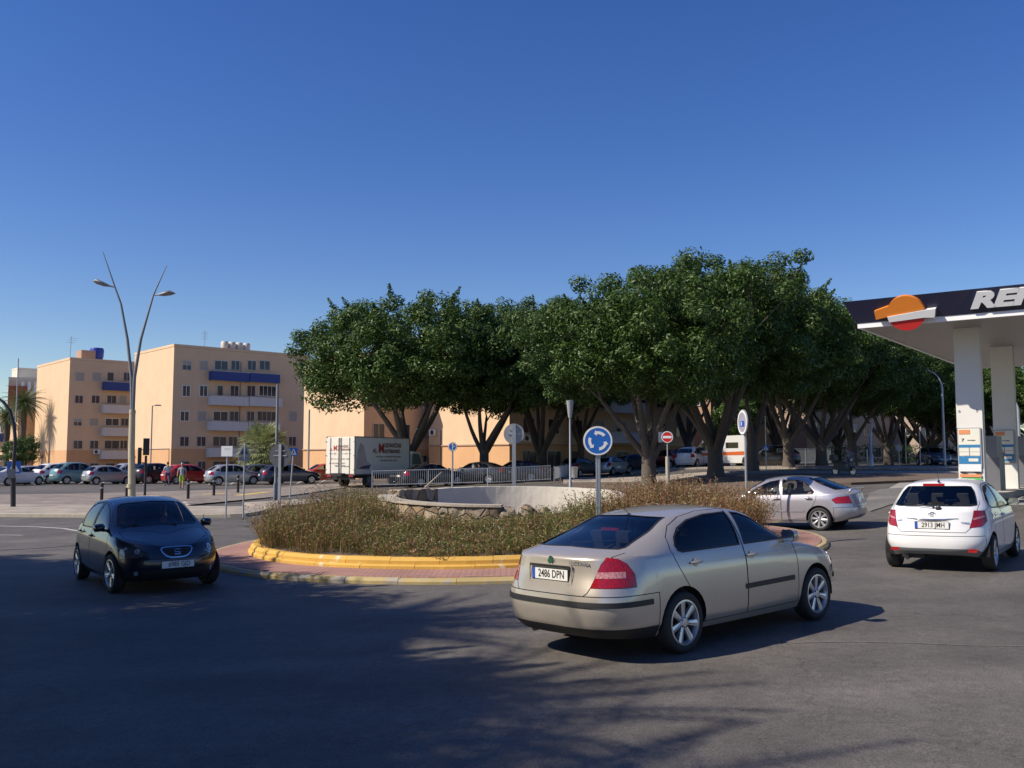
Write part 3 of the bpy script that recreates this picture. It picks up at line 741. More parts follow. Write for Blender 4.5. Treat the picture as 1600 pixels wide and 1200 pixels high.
BODIES = {}
def body_parts(kind, lod):
    """cut the shell of a car kind into parts: list of (part name, faces, segments, mode)"""
    if (kind, lod) in BODIES: return BODIES[(kind, lod)]
    sp = SP[kind]; B = Body(sp, 1.0 if lod == 0 else 0.5)
    seams = []; parts = {}
    for x in (sp['fx'], sp['rx']):
        _, s = B.cut('side', [ngon(x, sp['r'] + 0.01, sp['ra'], 28), [(x - sp['ra'] * .985, -.2), (x - sp['ra'] * .985, sp['r'] - .05), (x + sp['ra'] * .985, sp['r'] - .05), (x + sp['ra'] * .985, -.2)]], ('ring', 'side'))
    trims = []
    glass = []
    for i, p in enumerate(sp['side_win']):
        g, s = B.cut('side', [p], ('side', 'top', 'ring'), zr=(0.9, 9)); glass.append(g); trims += s
    parts['glass_side'] = glass
    g, s = B.cut('end', [sp['ws']], ('top', 'side'), xr=(0.0, 9)); parts['ws'] = g; trims += s
    g, s = B.cut('end', [sp['rw']], ('top', 'side'), xr=(-9, -0.6)); parts['rw'] = g; trims += s
    parts['trim'] = trims
    g, s = B.cut(*sp['tail'], zones=('ring',), xr=(-9, -0.8)); parts['tail'] = g; seams += s
    g, s = B.cut(*sp['head'], zones=('ring',), xr=(0.8, 9)); parts['head'] = g; seams += s
    g, s = B.cut(*sp['grille'], zones=('ring', 'top'), xr=(1.5, 9)); parts['grille'] = g; parts['grille_seg'] = s
    if 'extra' in sp:
        for nm, kd, polys, zn, xr in sp['extra']:
            g, s = B.cut(kd, polys, zn, xr); parts[nm] = g; parts[nm + '_seg'] = s
    g, s = B.cut(sp['gate'][0], sp['gate'][1], ('ring', 'top', 'side'), xr=sp['gate'][2]); parts['gate'] = g; seams += s
    g, s = B.cut(*sp['rbump'], zones=('ring',)); parts['rbump'] = g; seams += s
    g, s = B.cut(*sp['fbump'], zones=('ring',)); parts['fbump'] = g; seams += s
    if lod == 0:
        parts['doors'] = []
        for d in sp['doors']:
            g, s = B.cut('side', d, ('ring', 'side', 'top')); parts['doors'].append(g); seams += s
        g, s = B.cut(sp['hood'][0], sp['hood'][1], ('top', 'ring', 'side'), zr=(0.62, 9), xr=(0.9, 9)); parts['hood'] = g; seams += s
    parts['seams'] = seams
    parts['body'] = B.faces
    BODIES[(kind, lod)] = parts
    return parts
MESHC = {}
def cm(key, fn):
    if key not in MESHC: MESHC[key] = fn()
    return MESHC[key]
def build_car(kind, root, pm, wheel='seven', lod=0, glass=None, bump_mat=None, steer=0.0, cab=True):
    sp = SP[kind]; p = body_parts(kind, lod); gl = glass or M_['glass']; K = (kind, lod)
    pn = pm.name
    body = link('body', cm(K + ('body', pn), lambda: shell_mesh('body', p['body'], pm, extra=[(seam_faces(p['seams'], 0.0042 if lod == 0 else 0.008), M_['gap']), (seam_faces(p['trim'], 0.011 if lod == 0 else 0.018, 0.003), M_['blk'])])), root)
    def arch():
        m = MB(); arc_liner(m, sp); return m.mesh('underbody', M_['liner'])
    link('underbody', cm(K + ('under',), arch), root)
    link('windscreen', cm(K + ('ws', gl.name), lambda: shell_mesh('windscreen', p['ws'], gl, off=-0.004)), root)
    rw = link('rear_window', cm(K + ('rw', gl.name), lambda: shell_mesh('rear_window', p['rw'], gl, off=-0.004)), root)
    doors = []
    for sd in ('l', 'r'):
        for i, g in enumerate(p['glass_side']):
            par = root
            if lod == 0 and i < len(p['doors']):
                d = link('door', cm(K + ('door', sd, i, pn), lambda: shell_mesh('door', p['doors'][i], pm, sd, 0.0)), root); par = d; doors.append(d)
            link('window', cm(K + ('win', sd, i, gl.name), lambda: shell_mesh('window', g, gl, sd, -0.004)), par)
        link('tail_light', cm(K + ('tl', sd), lambda: shell_mesh('tail_light', p['tail'], M_['lamp_red'], sd, 0.004)), root)
        link('headlight', cm(K + ('hl', sd), lambda: shell_mesh('headlight', p['head'], M_['headl'], sd, 0.003)), root)
    if p['gate']: gate = link('tailgate', cm(K + ('gate', pn), lambda: shell_mesh('tailgate', p['gate'], pm)), root)
    if p['rbump']: link('rear_bumper', cm(K + ('rb', pn, bool(bump_mat)), lambda: shell_mesh('rear_bumper', p['rbump'], bump_mat or pm)), root)
    if p['fbump']: link('front_bumper', cm(K + ('fb', pn, bool(bump_mat)), lambda: shell_mesh('front_bumper', p['fbump'], bump_mat or pm)), root)
    if lod == 0 and p['hood']: link('bonnet', cm(K + ('hood', pn), lambda: shell_mesh('bonnet', p['hood'], pm)), root)
    if p['grille']: link('grille', cm(K + ('gr',), lambda: shell_mesh('grille', p['grille'], M_['blk'], off=0.002)), root)
    mirror(root, sp, pm) if lod == 0 else mirror(root, sp, pm)
    add_wheels(root, sp, wheel, lod, steer)
    if cab:
        if lod == 0: cabin(root, sp)
        else:
            def c():
                m = MB(); x0, x1 = sp['cab']; zz = sp['top'][5][2]
                m.box(((x0 + x1) / 2, 0, 0.62), (x1 - x0, 1.4, 0.5))
                for y in (-.37, .37):
                    for xx in (sp['seat'] - .3, sp['seat'] - 1.15): m.box((xx, y, zz - .42), (0.14, 0.42, 0.5), taper=.7)
                return m.mesh('seats', M_['cabin'])
            link('seats', cm(K + ('cab',), c), root)
    return body, doors
def car_root(kind, x, y, yaw, label, cat='car', group=None, name='car', dz=0.0):
    r = empty(name, (x, y, G(x, y) + dz), 0, label, cat, group); r.rotation_euler = gtilt(x, y, yaw)
    return r
def door_handle(parent, x, y, z, sg, mat):
    h = MB()
    h.tube([(x - 0.085, y * sg, z), (x - 0.06, (y + 0.028) * sg, z + 0.003), (x + 0.06, (y + 0.028) * sg, z + 0.003), (x + 0.085, y * sg, z)], [0.012, 0.014, 0.014, 0.011], 8)
    h.lathe([(0.045, 0.0), (0.04, 0.006), (0.001, 0.006)], 14, Matrix.Rotation(R(-90 * sg), 3, 'X'), c=(x, (y - 0.003) * sg, z - 0.002))
    h.build('door_handle', mat, parent, True, angle=50)
def wiper(root, p0, p1, nrm=(0, 0, 1)):
    w = MB(); a, b = Vector(p0), Vector(p1); n = Vector(nrm).normalized()
    w.tube([a + n * 0.01, a + n * 0.03, a.lerp(b, 0.5) + n * 0.025], [0.012, 0.009, 0.007], 6)
    w.tube([a.lerp(b, 0.12) + n * 0.012, a.lerp(b, 0.5) + n * 0.016, b + n * 0.010], [0.006, 0.007, 0.005], 5)
    w.lathe([(0.022, 0), (0.02, 0.02), (0.001, 0.022)], 10, c=a); w.build('wiper', M_['blk'], root, True, angle=50)
def aerial(root, p, d, l):
    m = MB(); p = Vector(p); d = Vector(d).normalized()
    m.tube([p - Vector((0.03, 0, 0.005)), p + Vector((0, 0, 0.012)), p + d * 0.03], [0.022, 0.02, 0.006], 8)
    m.tube([p + d * 0.02, p + d * l], [0.004, 0.003], 6); m.build('aerial', M_['blk'], root, True, angle=50)
# ---------------------------------------------------------------- the four cars in the roundabout
pt_beige = paint('paint_beige_metallic', (0.58, 0.52, 0.44), 0.55, 0.30, 0.12)
pt_navy = paint('paint_navy', (0.005, 0.008, 0.020), 0.25, 0.30, 0.10)
pt_white = paint('paint_white', (0.80, 0.80, 0.80), 0.0, 0.30, 0.04)
pt_silver = paint('paint_silver_lilac', (0.50, 0.49, 0.53), 0.55, 0.32, 0.12)
def strip(root, kind, view, polys, mat, off, name, zones=('ring',), xr=(-9, 9), sides='both'):
    """raised strip that follows the body surface"""
    B = Body(SP[kind], 1.0); g, s = B.cut(view, polys, zones, xr)
    edge = []
    for a, b in s:
        n0, n1 = a[3:6], b[3:6]
        q = [np.concatenate([a[:3], n0]), np.concatenate([b[:3], n1]), np.concatenate([b[:3] + n1 * off, n1]), np.concatenate([a[:3] + n0 * off, n0])]
        edge.append((q, 'e'))
    if sides == 'pair': return [link(name, shell_mesh(name, g, mat, sd, off, extra=[(edge, mat)]), root) for sd in 'lr']
    return link(name, shell_mesh(name, g, mat, sides, off, extra=[(edge, mat)]), root)
def emblem(parent, x, z, r, face, mat, mat2, y=0.0, tilt=0.0):
    m = MB(); m.lathe([(r, 0), (r, 0.006), (r * 0.82, 0.008)], 24, mat=mat); m.lathe([(r * 0.82, 0.0065), (0.001, 0.0065)], 24, mat=mat2)
    o = m.build('emblem', None, parent)
    place(o, frame((x, y, z), (0, face, 0), (-math.sin(tilt) * face, 0, math.cos(tilt)))); return o
def lamp_unit(parent, x, y, z, r, d, mats=('chrome', 'lamp_white')):
    """round reflector behind a clear lens"""
    m = MB(); d = Vector(d).normalized(); q = d.to_track_quat('Z', 'Y').to_matrix()
    m.lathe([(r, 0.0), (r * 1.05, 0.012), (r * 0.85, 0.012), (r * 0.6, -0.0)], 18, q, M_[mats[0]], (x, y, z)); m.lathe([(r * 0.85, 0.010), (r * 0.5, 0.016), (0.001, 0.018)], 18, q, M_[mats[1]], (x, y, z))
    m.build('bulb', None, parent, False)
def plate_surround(root, face, x, z, w, h, mat, tilt=0.0):
    m = MB()
    for (cx, cz, a, b) in ((0, h / 2, w, 0.018), (0, -h / 2, w * 0.92, 0.018)): m.box((cx, cz, 0.004), (a, b, 0.016))
    for sg in (-1, 1): m.box((sg * w / 2, 0, 0.004), (0.009, h * 0.98, 0.012))
    o = m.build('plate_frame', mat, root); place(o, frame((x, 0, z), (0, face, 0), (-math.sin(tilt) * face, 0, math.cos(tilt)))); return o

# beige liftback, nearest
c1 = car_root('liftback', 2.135, 11.237, R(41.4), 'beige metallic liftback seen from behind, nearest car, on the road in front of the roundabout')
b1, d1 = build_car('liftback', c1, pt_beige, 'seven', 0, M_['glass_dark'])
for i, (x, z) in enumerate([(.03, .905), (-.98, .915)]):
    for k, sg in enumerate((1, -1)): door_handle(d1[k * 2 + i], x, .868, z, sg, M_['chrome'] if False else pt_beige)
strip(c1, 'liftback', 'side', [[(-2.6, .565), (-2.6, .618), (-1.70, .618), (-1.70, .565)]], M_['blk'], 0.012, 'bumper_strip')
strip(c1, 'liftback', 'side', [[(2.4, .47), (2.4, .52), (1.86, .52), (1.86, .47)]], M_['blk'], 0.012, 'bumper_strip')
strip(c1, 'liftback', 'side', [[(-.13, .545), (-.13, .60), (.86, .60), (.86, .545)]], M_['blk'], 0.010, 'side_moulding', sides='r')
strip(c1, 'liftback', 'side', [[(-2.6, .1), (-2.6, .352), (-1.60, .345), (-1.60, .1)]], M_['blk'], 0.006, 'lower_valance')
strip(c1, 'liftback', 'wr', [[(.60, .845), (.96, .845), (.97, .905), (.62, .905)]], M_['lamp_pink'], 0.007, 'indicator_lens', xr=(-9, -1), sides='pair')
strip(c1, 'liftback', 'side', [[(-1.62, .74), (-1.62, .87), (-1.44, .87), (-1.44, .74)]], pt_beige, 0.002, 'fuel_cap', sides='r')
number_plate(c1, surf('liftback', 0, .86, -1)[0].x - .012, .86, -1, '2486 DPN', R(2))
plate_surround(c1, -1, surf('liftback', 0, .86, -1)[0].x - .002, .86, .62, .19, pt_beige, R(2))
m = MB(); m.box((surf('liftback', 0, .945, -1)[0].x - .01, 0, .945), (0.035, .58, .022)); m.build('plate_shade_bar', M_['blk'], c1)  # black bar stands for the shade over the number plate recess
place(emblem(c1, 0, 0, .043, -1, M_['chrome'], plain('emblem_green', (.02, .09, .04), .3)), on_body('liftback', 0, 1.0, -1, .006))
place(link('lettering', text_mesh('OCTAVIA', .050, .001, .0012, mat=M_['galv_dark'], sx=1.1), c1), on_body('liftback', -.38, .985, -1))
wiper(c1, (-1.84, .10, 1.115), (-1.70, -.38, 1.165), (-.45, 0, 1))
aerial(c1, (-1.02, 0, 1.39), (-.75, 0, .6), .30)
m = MB(); m.tube([(-2.12, .46, .23), (-1.95, .46, .24)], .028, 10); m.build('exhaust_pipe', M_['galv_dark'], c1)
m = MB(); m.box((-1.35, 0, 1.255), (.03, .26, .03)); m.build('brake_light', M_['lamp_red'], c1)
def lamp_on(car, kind, y, z, r, sink=.0, **k):
    for sg in (-1, 1):
        p, n = surf(kind, sg * y, z, 1); p = p + n * (.002 - sink); lamp_unit(car, p.x, p.y, p.z, r, n, **k)
lamp_on(c1, 'liftback', .64, .70, .07)

# navy people carrier, coming towards the camera
c2 = car_root('mpv', -6.781, 17.301, R(-54.0), 'dark navy blue hatchback facing the camera in the tree shade left of the roundabout')
b2, d2 = build_car('mpv', c2, pt_navy, 'five', 0, M_['glass'], steer=R(6))
for i, (x, z) in enumerate([(-.14, .885), (-1.02, .93)]):
    for k, sg in enumerate((1, -1)): door_handle(d2[k * 2 + i], x, .868, z, sg, pt_navy)
number_plate(c2, 2.152, .475, 1, '6985 GJD', R(4), band=False)
link('grille_surround', shell_mesh('grille_surround', seam_faces(body_parts('mpv', 0)['grille_seg'], .011, .012), M_['chrome']), c2)
m = MB(); w_, h_ = .10, .085
for (cx, cz, dx, dz) in ((0, h_ / 2, w_, .020), (0, 0, w_, .020), (0, -h_ / 2, w_, .020), (-w_ / 2 + .012, h_ / 4, .024, h_ / 2), (w_ / 2 - .012, -h_ / 4, .024, h_ / 2)): m.box((cx, cz, 0), (dx, dz, .01))
place(m.build('emblem', M_['chrome'], c2), on_body('mpv', 0, .672, 1, .016))
m = MB()
for k in range(5): m.box((2.118, 0, .605 + k * .03), (.01, .26 + .04 * k, .006))
m.build('grille_slat', M_['dark'], c2)
lamp_on(c2, 'mpv', .58, .70, .058); lamp_on(c2, 'mpv', .72, .735, .036); lamp_on(c2, 'mpv', .60, .355, .042)
strip(c2, 'mpv', 'end', [[(-.1, .25), (.62, .25), (.66, .385), (-.1, .40)]], M_['blk'], .004, 'lower_grille', xr=(1.2, 9))
wiper(c2, (1.17, .25, 1.055), (1.02, -.45, 1.10), (.6, 0, 1)); wiper(c2, (1.12, -.30, 1.055), (.98, -.66, 1.09), (.6, 0, 1))

# white hatchback on the right
c3 = car_root('hatch', 8.144, 17.169, R(54.2), 'white small hatchback seen from behind at the right, near the petrol station')
b3, d3 = build_car('hatch', c3, pt_white, 'five', 0, M_['glass'])
for i, (x, z) in enumerate([(-.27, .87), (-1.08, .92)]):
    for k, sg in enumerate((1, -1)): door_handle(d3[k * 2 + i], x, .835, z, sg, pt_white)
number_plate(c3, surf('hatch', 0, .775, -1)[0].x - .012, .775, -1, '2913 JMH', R(4))
tp = [surf('hatch', y, z, -1)[0] - Vector((.008, 0, 0)) for y, z in ((.40, .885), (.2, .868), (0, .862), (-.2, .868), (-.40, .885))]
m = MB(); m.tube(tp, [.006, .018, .020, .018, .006], 8); m.build('tailgate_trim', M_['chrome'], c3, True)
m = MB()
for rx_, ry_, oy in ((.055, .036, 0), (.020, .034, 0), (.040, .014, .012)):
    m.tube([(rx_ * math.cos(t), oy + ry_ * math.sin(t), .004) for t in np.linspace(0, 2 * math.pi, 21)], .0035, 5, False)
place(m.build('emblem', M_['chrome'], c3, True), on_body('hatch', 0, .955, -1, .004))
place(link('lettering', text_mesh('HYBRID', .036, .001, .001, mat=M_['chrome'], sx=1.1), c3), on_body('hatch', -.50, .815, -1))
place(link('lettering', text_mesh('YARIS', .036, .001, .001, mat=M_['chrome'], sx=1.1), c3), on_body('hatch', .52, .84, -1))
strip(c3, 'hatch', 'end', [[(-.1, .10), (.60, .10), (.70, .335), (.62, .39), (-.1, .395)]], M_['galv_dark'], .006, 'lower_valance', xr=(-9, -1.5))
for sg in (-1, 1):
    m = MB(); m.prism([(-.075, -.03), (.06, -.03), (.075, .025), (-.06, .025)], Matrix.Identity(3), .01); o = m.build('reflector', M_['lamp_red'], c3); place(o, frame((-1.948, sg * .60, .375), (0, -1, 0), (0, 0, 1)))
m = MB(); m.box((-1.60, 0, 1.432), (.03, .34, .038), Matrix.Rotation(R(10), 3, 'Y')); m.build('brake_light', M_['lamp_red'], c3)
wiper(c3, (-1.845, -.02, 1.06), (-1.80, .48, 1.13), (-1, 0, .5))
m = MB(); m.lathe([(.045, 0), (.045, .02), (.02, .03), (.001, .03)], 12, Matrix.Rotation(R(-90), 3, 'Y'), c=(-1.85, -.10, 1.05)); m.build('wiper_motor', M_['blk'], c3)
aerial(c3, (-1.18, 0, 1.475), (-.5, 0, .8), .16)
m = MB(); m.tube([(-1.80, .42, .23), (-1.93, .42, .22)], .03, 10); m.box((-1.6, .35, .27), (.4, .35, .12)); m.build('exhaust_pipe', M_['blk'], c3)
strip(c3, 'hatch', 'wr', [[(.66, .86), (.96, .90), (.96, .93), (.67, .89)]], M_['lamp_pink'], .006, 'indicator_lens', xr=(-9, -1), sides='pair')

# silver saloon leaving behind the scrub
c4 = car_root('fastback', 7.38, 25.5, R(144), 'silver saloon with a small boot spoiler behind the dry scrub, right of the roundabout')
b4, d4 = build_car('fastback', c4, pt_silver, 'trim', 0, M_['glass'])
for i, (x, z) in enumerate([(-.17, .83), (-1.02, .84)]):
    for k, sg in enumerate((1, -1)): door_handle(d4[k * 2 + i], x, .832, z, sg, pt_silver)
strip(c4, 'fastback', 'side', [[(-.90, .49), (-.90, .53), (.84, .53), (.84, .49)]], pt_silver, .010, 'side_moulding', sides='pair')
m = MB(); m.tube([(-1.96, .56, .97), (-2.03, .54, 1.045), (-2.05, .3, 1.055), (-2.06, 0, 1.06), (-2.05, -.3, 1.055), (-2.03, -.54, 1.045), (-1.96, -.56, .97)], [.02, .028, .03, .03, .03, .028, .02], 8); m.build('spoiler', pt_silver, c4, True)
number_plate(c4, -2.165, .70, -1, '4721 BTX' if False else '', R(4)) if False else None
m = MB(); m.box((-2.15, 0, .72), (.02, .52, .11)); m.build('number_plate', M_['plate'], c4)
# ================================================================ GROUND
def asphalt(name, base=0.050, tint=(1.0, 0.98, 0.96)):
    m, n, l, b = nmat(name); tc = n.new('ShaderNodeTexCoord')
    def noise(s, d=6, r=0.6):
        x = n.new('ShaderNodeTexNoise'); x.inputs['Scale'].default_value = s; x.inputs['Detail'].default_value = d; x.inputs['Roughness'].default_value = r
        l.new(tc.outputs['Object'], x.inputs['Vector']); return x
    big, mid, fine = noise(0.13, 4), noise(0.9, 8, 0.7), noise(70, 4)
    mp = n.new('ShaderNodeMapping'); mp.inputs['Scale'].default_value = (0.16, 1.6, 1); l.new(tc.outputs['Object'], mp.inputs[0])
    trk = n.new('ShaderNodeTexNoise'); trk.inputs['Scale'].default_value = 0.6; trk.inputs['Detail'].default_value = 5; l.new(mp.outputs[0], trk.inputs[0])
    def mul(a, bb, lo, hi, src):
        r = n.new('ShaderNodeMapRange'); r.inputs[1].default_value = 0.3; r.inputs[2].default_value = 0.7; r.inputs[3].default_value = lo; r.inputs[4].default_value = hi
        l.new(src.outputs[0], r.inputs[0]); return r
    rs = [mul(0, 0, .80, 1.22, big), mul(0, 0, .78, 1.22, mid), mul(0, 0, .50, 1.6, fine), mul(0, 0, .88, 1.12, trk)]
    dv = n.new('ShaderNodeVectorMath'); dv.operation = 'DISTANCE'; l.new(tc.outputs['Object'], dv.inputs[0]); dv.inputs[1].default_value = (0.1, 22.8, 0)
    wv0 = n.new('ShaderNodeMath'); wv0.operation = 'MULTIPLY_ADD'; l.new(dv.outputs['Value'], wv0.inputs[0]); wv0.inputs[1].default_value = 3.4; l.new(mid.outputs[0], wv0.inputs[2])
    wv1 = n.new('ShaderNodeMath'); wv1.operation = 'SINE'; l.new(wv0.outputs[0], wv1.inputs[0])
    wr = n.new('ShaderNodeMapRange'); wr.inputs[1].default_value = -1; wr.inputs[2].default_value = 1; wr.inputs[3].default_value = .93; wr.inputs[4].default_value = 1.05; l.new(wv1.outputs[0], wr.inputs[0])
    rs += [wr, mul(0, 0, .86, 1.14, noise(9, 3))]
    cur = rs[0]
    for r in rs[1:]:
        k = n.new('ShaderNodeMath'); k.operation = 'MULTIPLY'; l.new(cur.outputs[0], k.inputs[0]); l.new(r.outputs[0], k.inputs[1]); cur = k
    sc_ = n.new('ShaderNodeVectorMath'); sc_.operation = 'SCALE'; sc_.inputs[0].default_value = tuple(base * t for t in tint); l.new(cur.outputs[0], sc_.inputs['Scale'])
    # cracks and pale patches
    vo = n.new('ShaderNodeTexVoronoi'); vo.feature = 'DISTANCE_TO_EDGE'; vo.inputs['Scale'].default_value = 0.22
    wv = n.new('ShaderNodeVectorMath'); wv.operation = 'ADD'; l.new(tc.outputs['Object'], wv.inputs[0])
    nn = noise(1.3, 6); sv = n.new('ShaderNodeVectorMath'); sv.operation = 'SCALE'; sv.inputs['Scale'].default_value = 1.6; l.new(nn.outputs['Color'], sv.inputs[0]); l.new(sv.outputs[0], wv.inputs[1]); l.new(wv.outputs[0], vo.inputs['Vector'])
    cr = n.new('ShaderNodeMapRange'); cr.inputs[1].default_value = 0.0; cr.inputs[2].default_value = 0.006; cr.inputs[3].default_value = 0.72; cr.inputs[4].default_value = 1.0; l.new(vo.outputs['Distance'], cr.inputs[0])
    s2 = n.new('ShaderNodeVectorMath'); s2.operation = 'SCALE'; l.new(sc_.outputs[0], s2.inputs[0]); l.new(cr.outputs[0], s2.inputs['Scale'])
    pt = noise(0.42, 7, 0.75); pr = n.new('ShaderNodeMapRange'); pr.inputs[1].default_value = 0.60; pr.inputs[2].default_value = 0.72; pr.inputs[3].default_value = 0.0; pr.inputs[4].default_value = 0.35; l.new(pt.outputs[0], pr.inputs[0])
    mx = n.new('ShaderNodeMixRGB'); l.new(pr.outputs[0], mx.inputs[0]); l.new(s2.outputs[0], mx.inputs[1]); mx.inputs[2].default_value = (base * 2.1, base * 2.0, base * 1.9, 1)
    l.new(mx.outputs[0], b.inputs['Base Color'])
    b.inputs['Roughness'].default_value = 0.72; b.inputs['Specular IOR Level'].default_value = 0.35
    bp = n.new('ShaderNodeBump'); bp.inputs['Strength'].default_value = 0.45; bp.inputs['Distance'].default_value = 0.006; l.new(fine.outputs[0], bp.inputs['Height']); l.new(bp.outputs[0], b.inputs['Normal'])
    return m
def paving(name, c1, c2, joint, sx=0.4, sy=0.4, rough=0.85, off=0.0, stain=0.5, mortar=0.012):
    m, n, l, b = nmat(name); tc = n.new('ShaderNodeTexCoord')
    br = n.new('ShaderNodeTexBrick'); br.offset = off; br.inputs['Color1'].default_value = c1 + (1,); br.inputs['Color2'].default_value = c2 + (1,); br.inputs['Mortar'].default_value = joint + (1,)
    br.inputs['Scale'].default_value = 1.0; br.inputs['Mortar Size'].default_value = mortar; br.inputs['Brick Width'].default_value = sx; br.inputs['Row Height'].default_value = sy
    l.new(tc.outputs['Object'], br.inputs['Vector'])
    no = n.new('ShaderNodeTexNoise'); no.inputs['Scale'].default_value = 0.7; no.inputs['Detail'].default_value = 8; no.inputs['Roughness'].default_value = 0.7; l.new(tc.outputs['Object'], no.inputs['Vector'])
    r = n.new('ShaderNodeMapRange'); r.inputs[1].default_value = 0.35; r.inputs[2].default_value = 0.7; r.inputs[3].default_value = 1.1; r.inputs[4].default_value = 1.1 - stain; l.new(no.outputs[0], r.inputs[0])
    s = n.new('ShaderNodeVectorMath'); s.operation = 'SCALE'; l.new(br.outputs[0], s.inputs[0]); l.new(r.outputs[0], s.inputs['Scale']); l.new(s.outputs[0], b.inputs['Base Color'])
    b.inputs['Roughness'].default_value = rough; return m
A_road = asphalt('asphalt', 0.098, (1.04, .95, .84))
A_park = asphalt('asphalt_far', 0.15, (1, .95, .9))
A_walk = paving('pavement_slabs', (.42, .36, .29), (.36, .31, .26), (.16, .14, .12), .4, .4)
A_walk2 = paving('pavement_brown', (.30, .25, .21), (.25, .21, .18), (.10, .09, .08), .3, .3)
A_pink = paving('apron_pavers', (.42, .22, .17), (.36, .19, .15), (.20, .13, .11), .2, .1, off=.5, stain=.35)
A_kerb = plain('kerb_stone', (.40, .36, .28), .85, var=.25, scale=6, bump=.3)
A_kerb_y = 'later'
def worn(name, c, under, amt=.60):
    m, n, l, b = nmat(name); tc = n.new('ShaderNodeTexCoord')
    no = n.new('ShaderNodeTexNoise'); no.inputs['Scale'].default_value = 3.2; no.inputs['Detail'].default_value = 9; no.inputs['Roughness'].default_value = .72; l.new(tc.outputs['Object'], no.inputs['Vector'])
    r = n.new('ShaderNodeMapRange'); r.inputs[1].default_value = amt; r.inputs[2].default_value = amt + .05; l.new(no.outputs[0], r.inputs[0])
    n2 = n.new('ShaderNodeTexNoise'); n2.inputs['Scale'].default_value = 1.1; n2.inputs['Detail'].default_value = 6; l.new(tc.outputs['Object'], n2.inputs['Vector'])
    cc = n.new('ShaderNodeMixRGB'); cc.inputs[1].default_value = tuple(x * .72 for x in c) + (1,); cc.inputs[2].default_value = tuple(min(1, x * 1.15) for x in c) + (1,); l.new(n2.outputs[0], cc.inputs[0])
    mx = n.new('ShaderNodeMixRGB'); l.new(r.outputs[0], mx.inputs[0]); l.new(cc.outputs[0], mx.inputs[1]); mx.inputs[2].default_value = under + (1,); l.new(mx.outputs[0], b.inputs['Base Color']); b.inputs['Roughness'].default_value = .8
    bp = n.new('ShaderNodeBump'); bp.inputs['Strength'].default_value = .6; bp.inputs['Distance'].default_value = .02; l.new(no.outputs[0], bp.inputs['Height']); l.new(bp.outputs[0], b.inputs['Normal']); return m
A_yellow = worn('yellow_kerb_paint', (.62, .37, .07), (.60, .54, .42), .60)
A_faint = plain('worn_line', (.19, .18, .17), .7, var=.4, scale=5)
A_line = plain('road_paint', (.42, .41, .38), .7, var=.4, scale=5)
A_yline = plain('yellow_road_paint', (.60, .42, .10), .7, var=.3, scale=5)
A_kerb_y = worn('kerb_worn_yellow', (.44, .34, .15), (.34, .31, .27), .52)
A_soil = plain('soil', (.13, .095, .07), .95, var=.4, scale=3, bump=.8, bscale=12)
A_conc = plain('concrete', (.46, .43, .39), .85, var=.15, scale=2, bump=.2)

def axis(segs):
    out = [segs[0][0]]
    for a, b, st in segs:
        k = max(1, int(round((b - a) / st)))
        out += [a + (b - a) * (i + 1) / k for i in range(k)]
    return out
gxs = axis([(-260, -60, 20), (-60, -24, 3), (-24, 30, 0.5), (30, 75, 3), (75, 260, 20)])
gys = axis([(-60, 0, 5), (0, 44, 0.5), (44, 100, 2), (100, 400, 25)])
g = MB(); nx = len(gxs)
g.v = [(x, y, G(x, y)) for y in gys for x in gxs]
g.f = [(j * nx + i, j * nx + i + 1, (j + 1) * nx + i + 1, (j + 1) * nx + i) for j in range(len(gys) - 1) for i in range(nx - 1)]; g.m = [0] * len(g.f)
tag(g.build('road', A_road, smooth=True), kind='structure')

def densify(pts, step):
    out = []
    for i in range(len(pts)):
        a, b = Vector(pts[i][:2]), Vector(pts[(i + 1) % len(pts)][:2]); k = max(1, int((b - a).length / step))
        for j in range(k): out.append(a.lerp(b, j / k))
    return out
def slab(name, pts, h, mat, kerb=None, kw=0.14, step=1.5, parent=None, kind='structure', base=0.0):
    """raised pavement following the ground; pts world (x,y). h=0.004.. for flat sheets"""
    pts = densify(pts, step)
    ar = sum(pts[i].x * pts[(i + 1) % len(pts)].y - pts[(i + 1) % len(pts)].x * pts[i].y for i in range(len(pts)))
    if ar < 0: pts = pts[::-1]
    bm = bmesh.new(); vs = [bm.verts.new((p.x, p.y, 0)) for p in pts]
    f = bm.faces.new(vs); bmesh.ops.triangulate(bm, faces=[f])
    for _ in range(6):
        es = [e for e in bm.edges if e.calc_length() > max(2.2, step * 1.5) and not e.is_boundary]
        if not es: break
        bmesh.ops.subdivide_edges(bm, edges=es, cuts=1); bmesh.ops.triangulate(bm, faces=bm.faces)
    for v in bm.verts: v.co.z = G(v.co.x, v.co.y) + h + base
    if h > 0.02:
        bd = [e for e in bm.edges if e.is_boundary]
        r = bmesh.ops.extrude_edge_only(bm, edges=bd)
        for v in [x for x in r['geom'] if isinstance(x, bmesh.types.BMVert)]: v.co.z -= h + 0.05
    bmesh.ops.recalc_face_normals(bm, faces=bm.faces)
    me = bpy.data.meshes.new(name); bm.to_mesh(me); bm.free(); me.materials.append(mat)
    o = link(name, me, parent)
    if kind: tag(o, kind=kind)
    return o
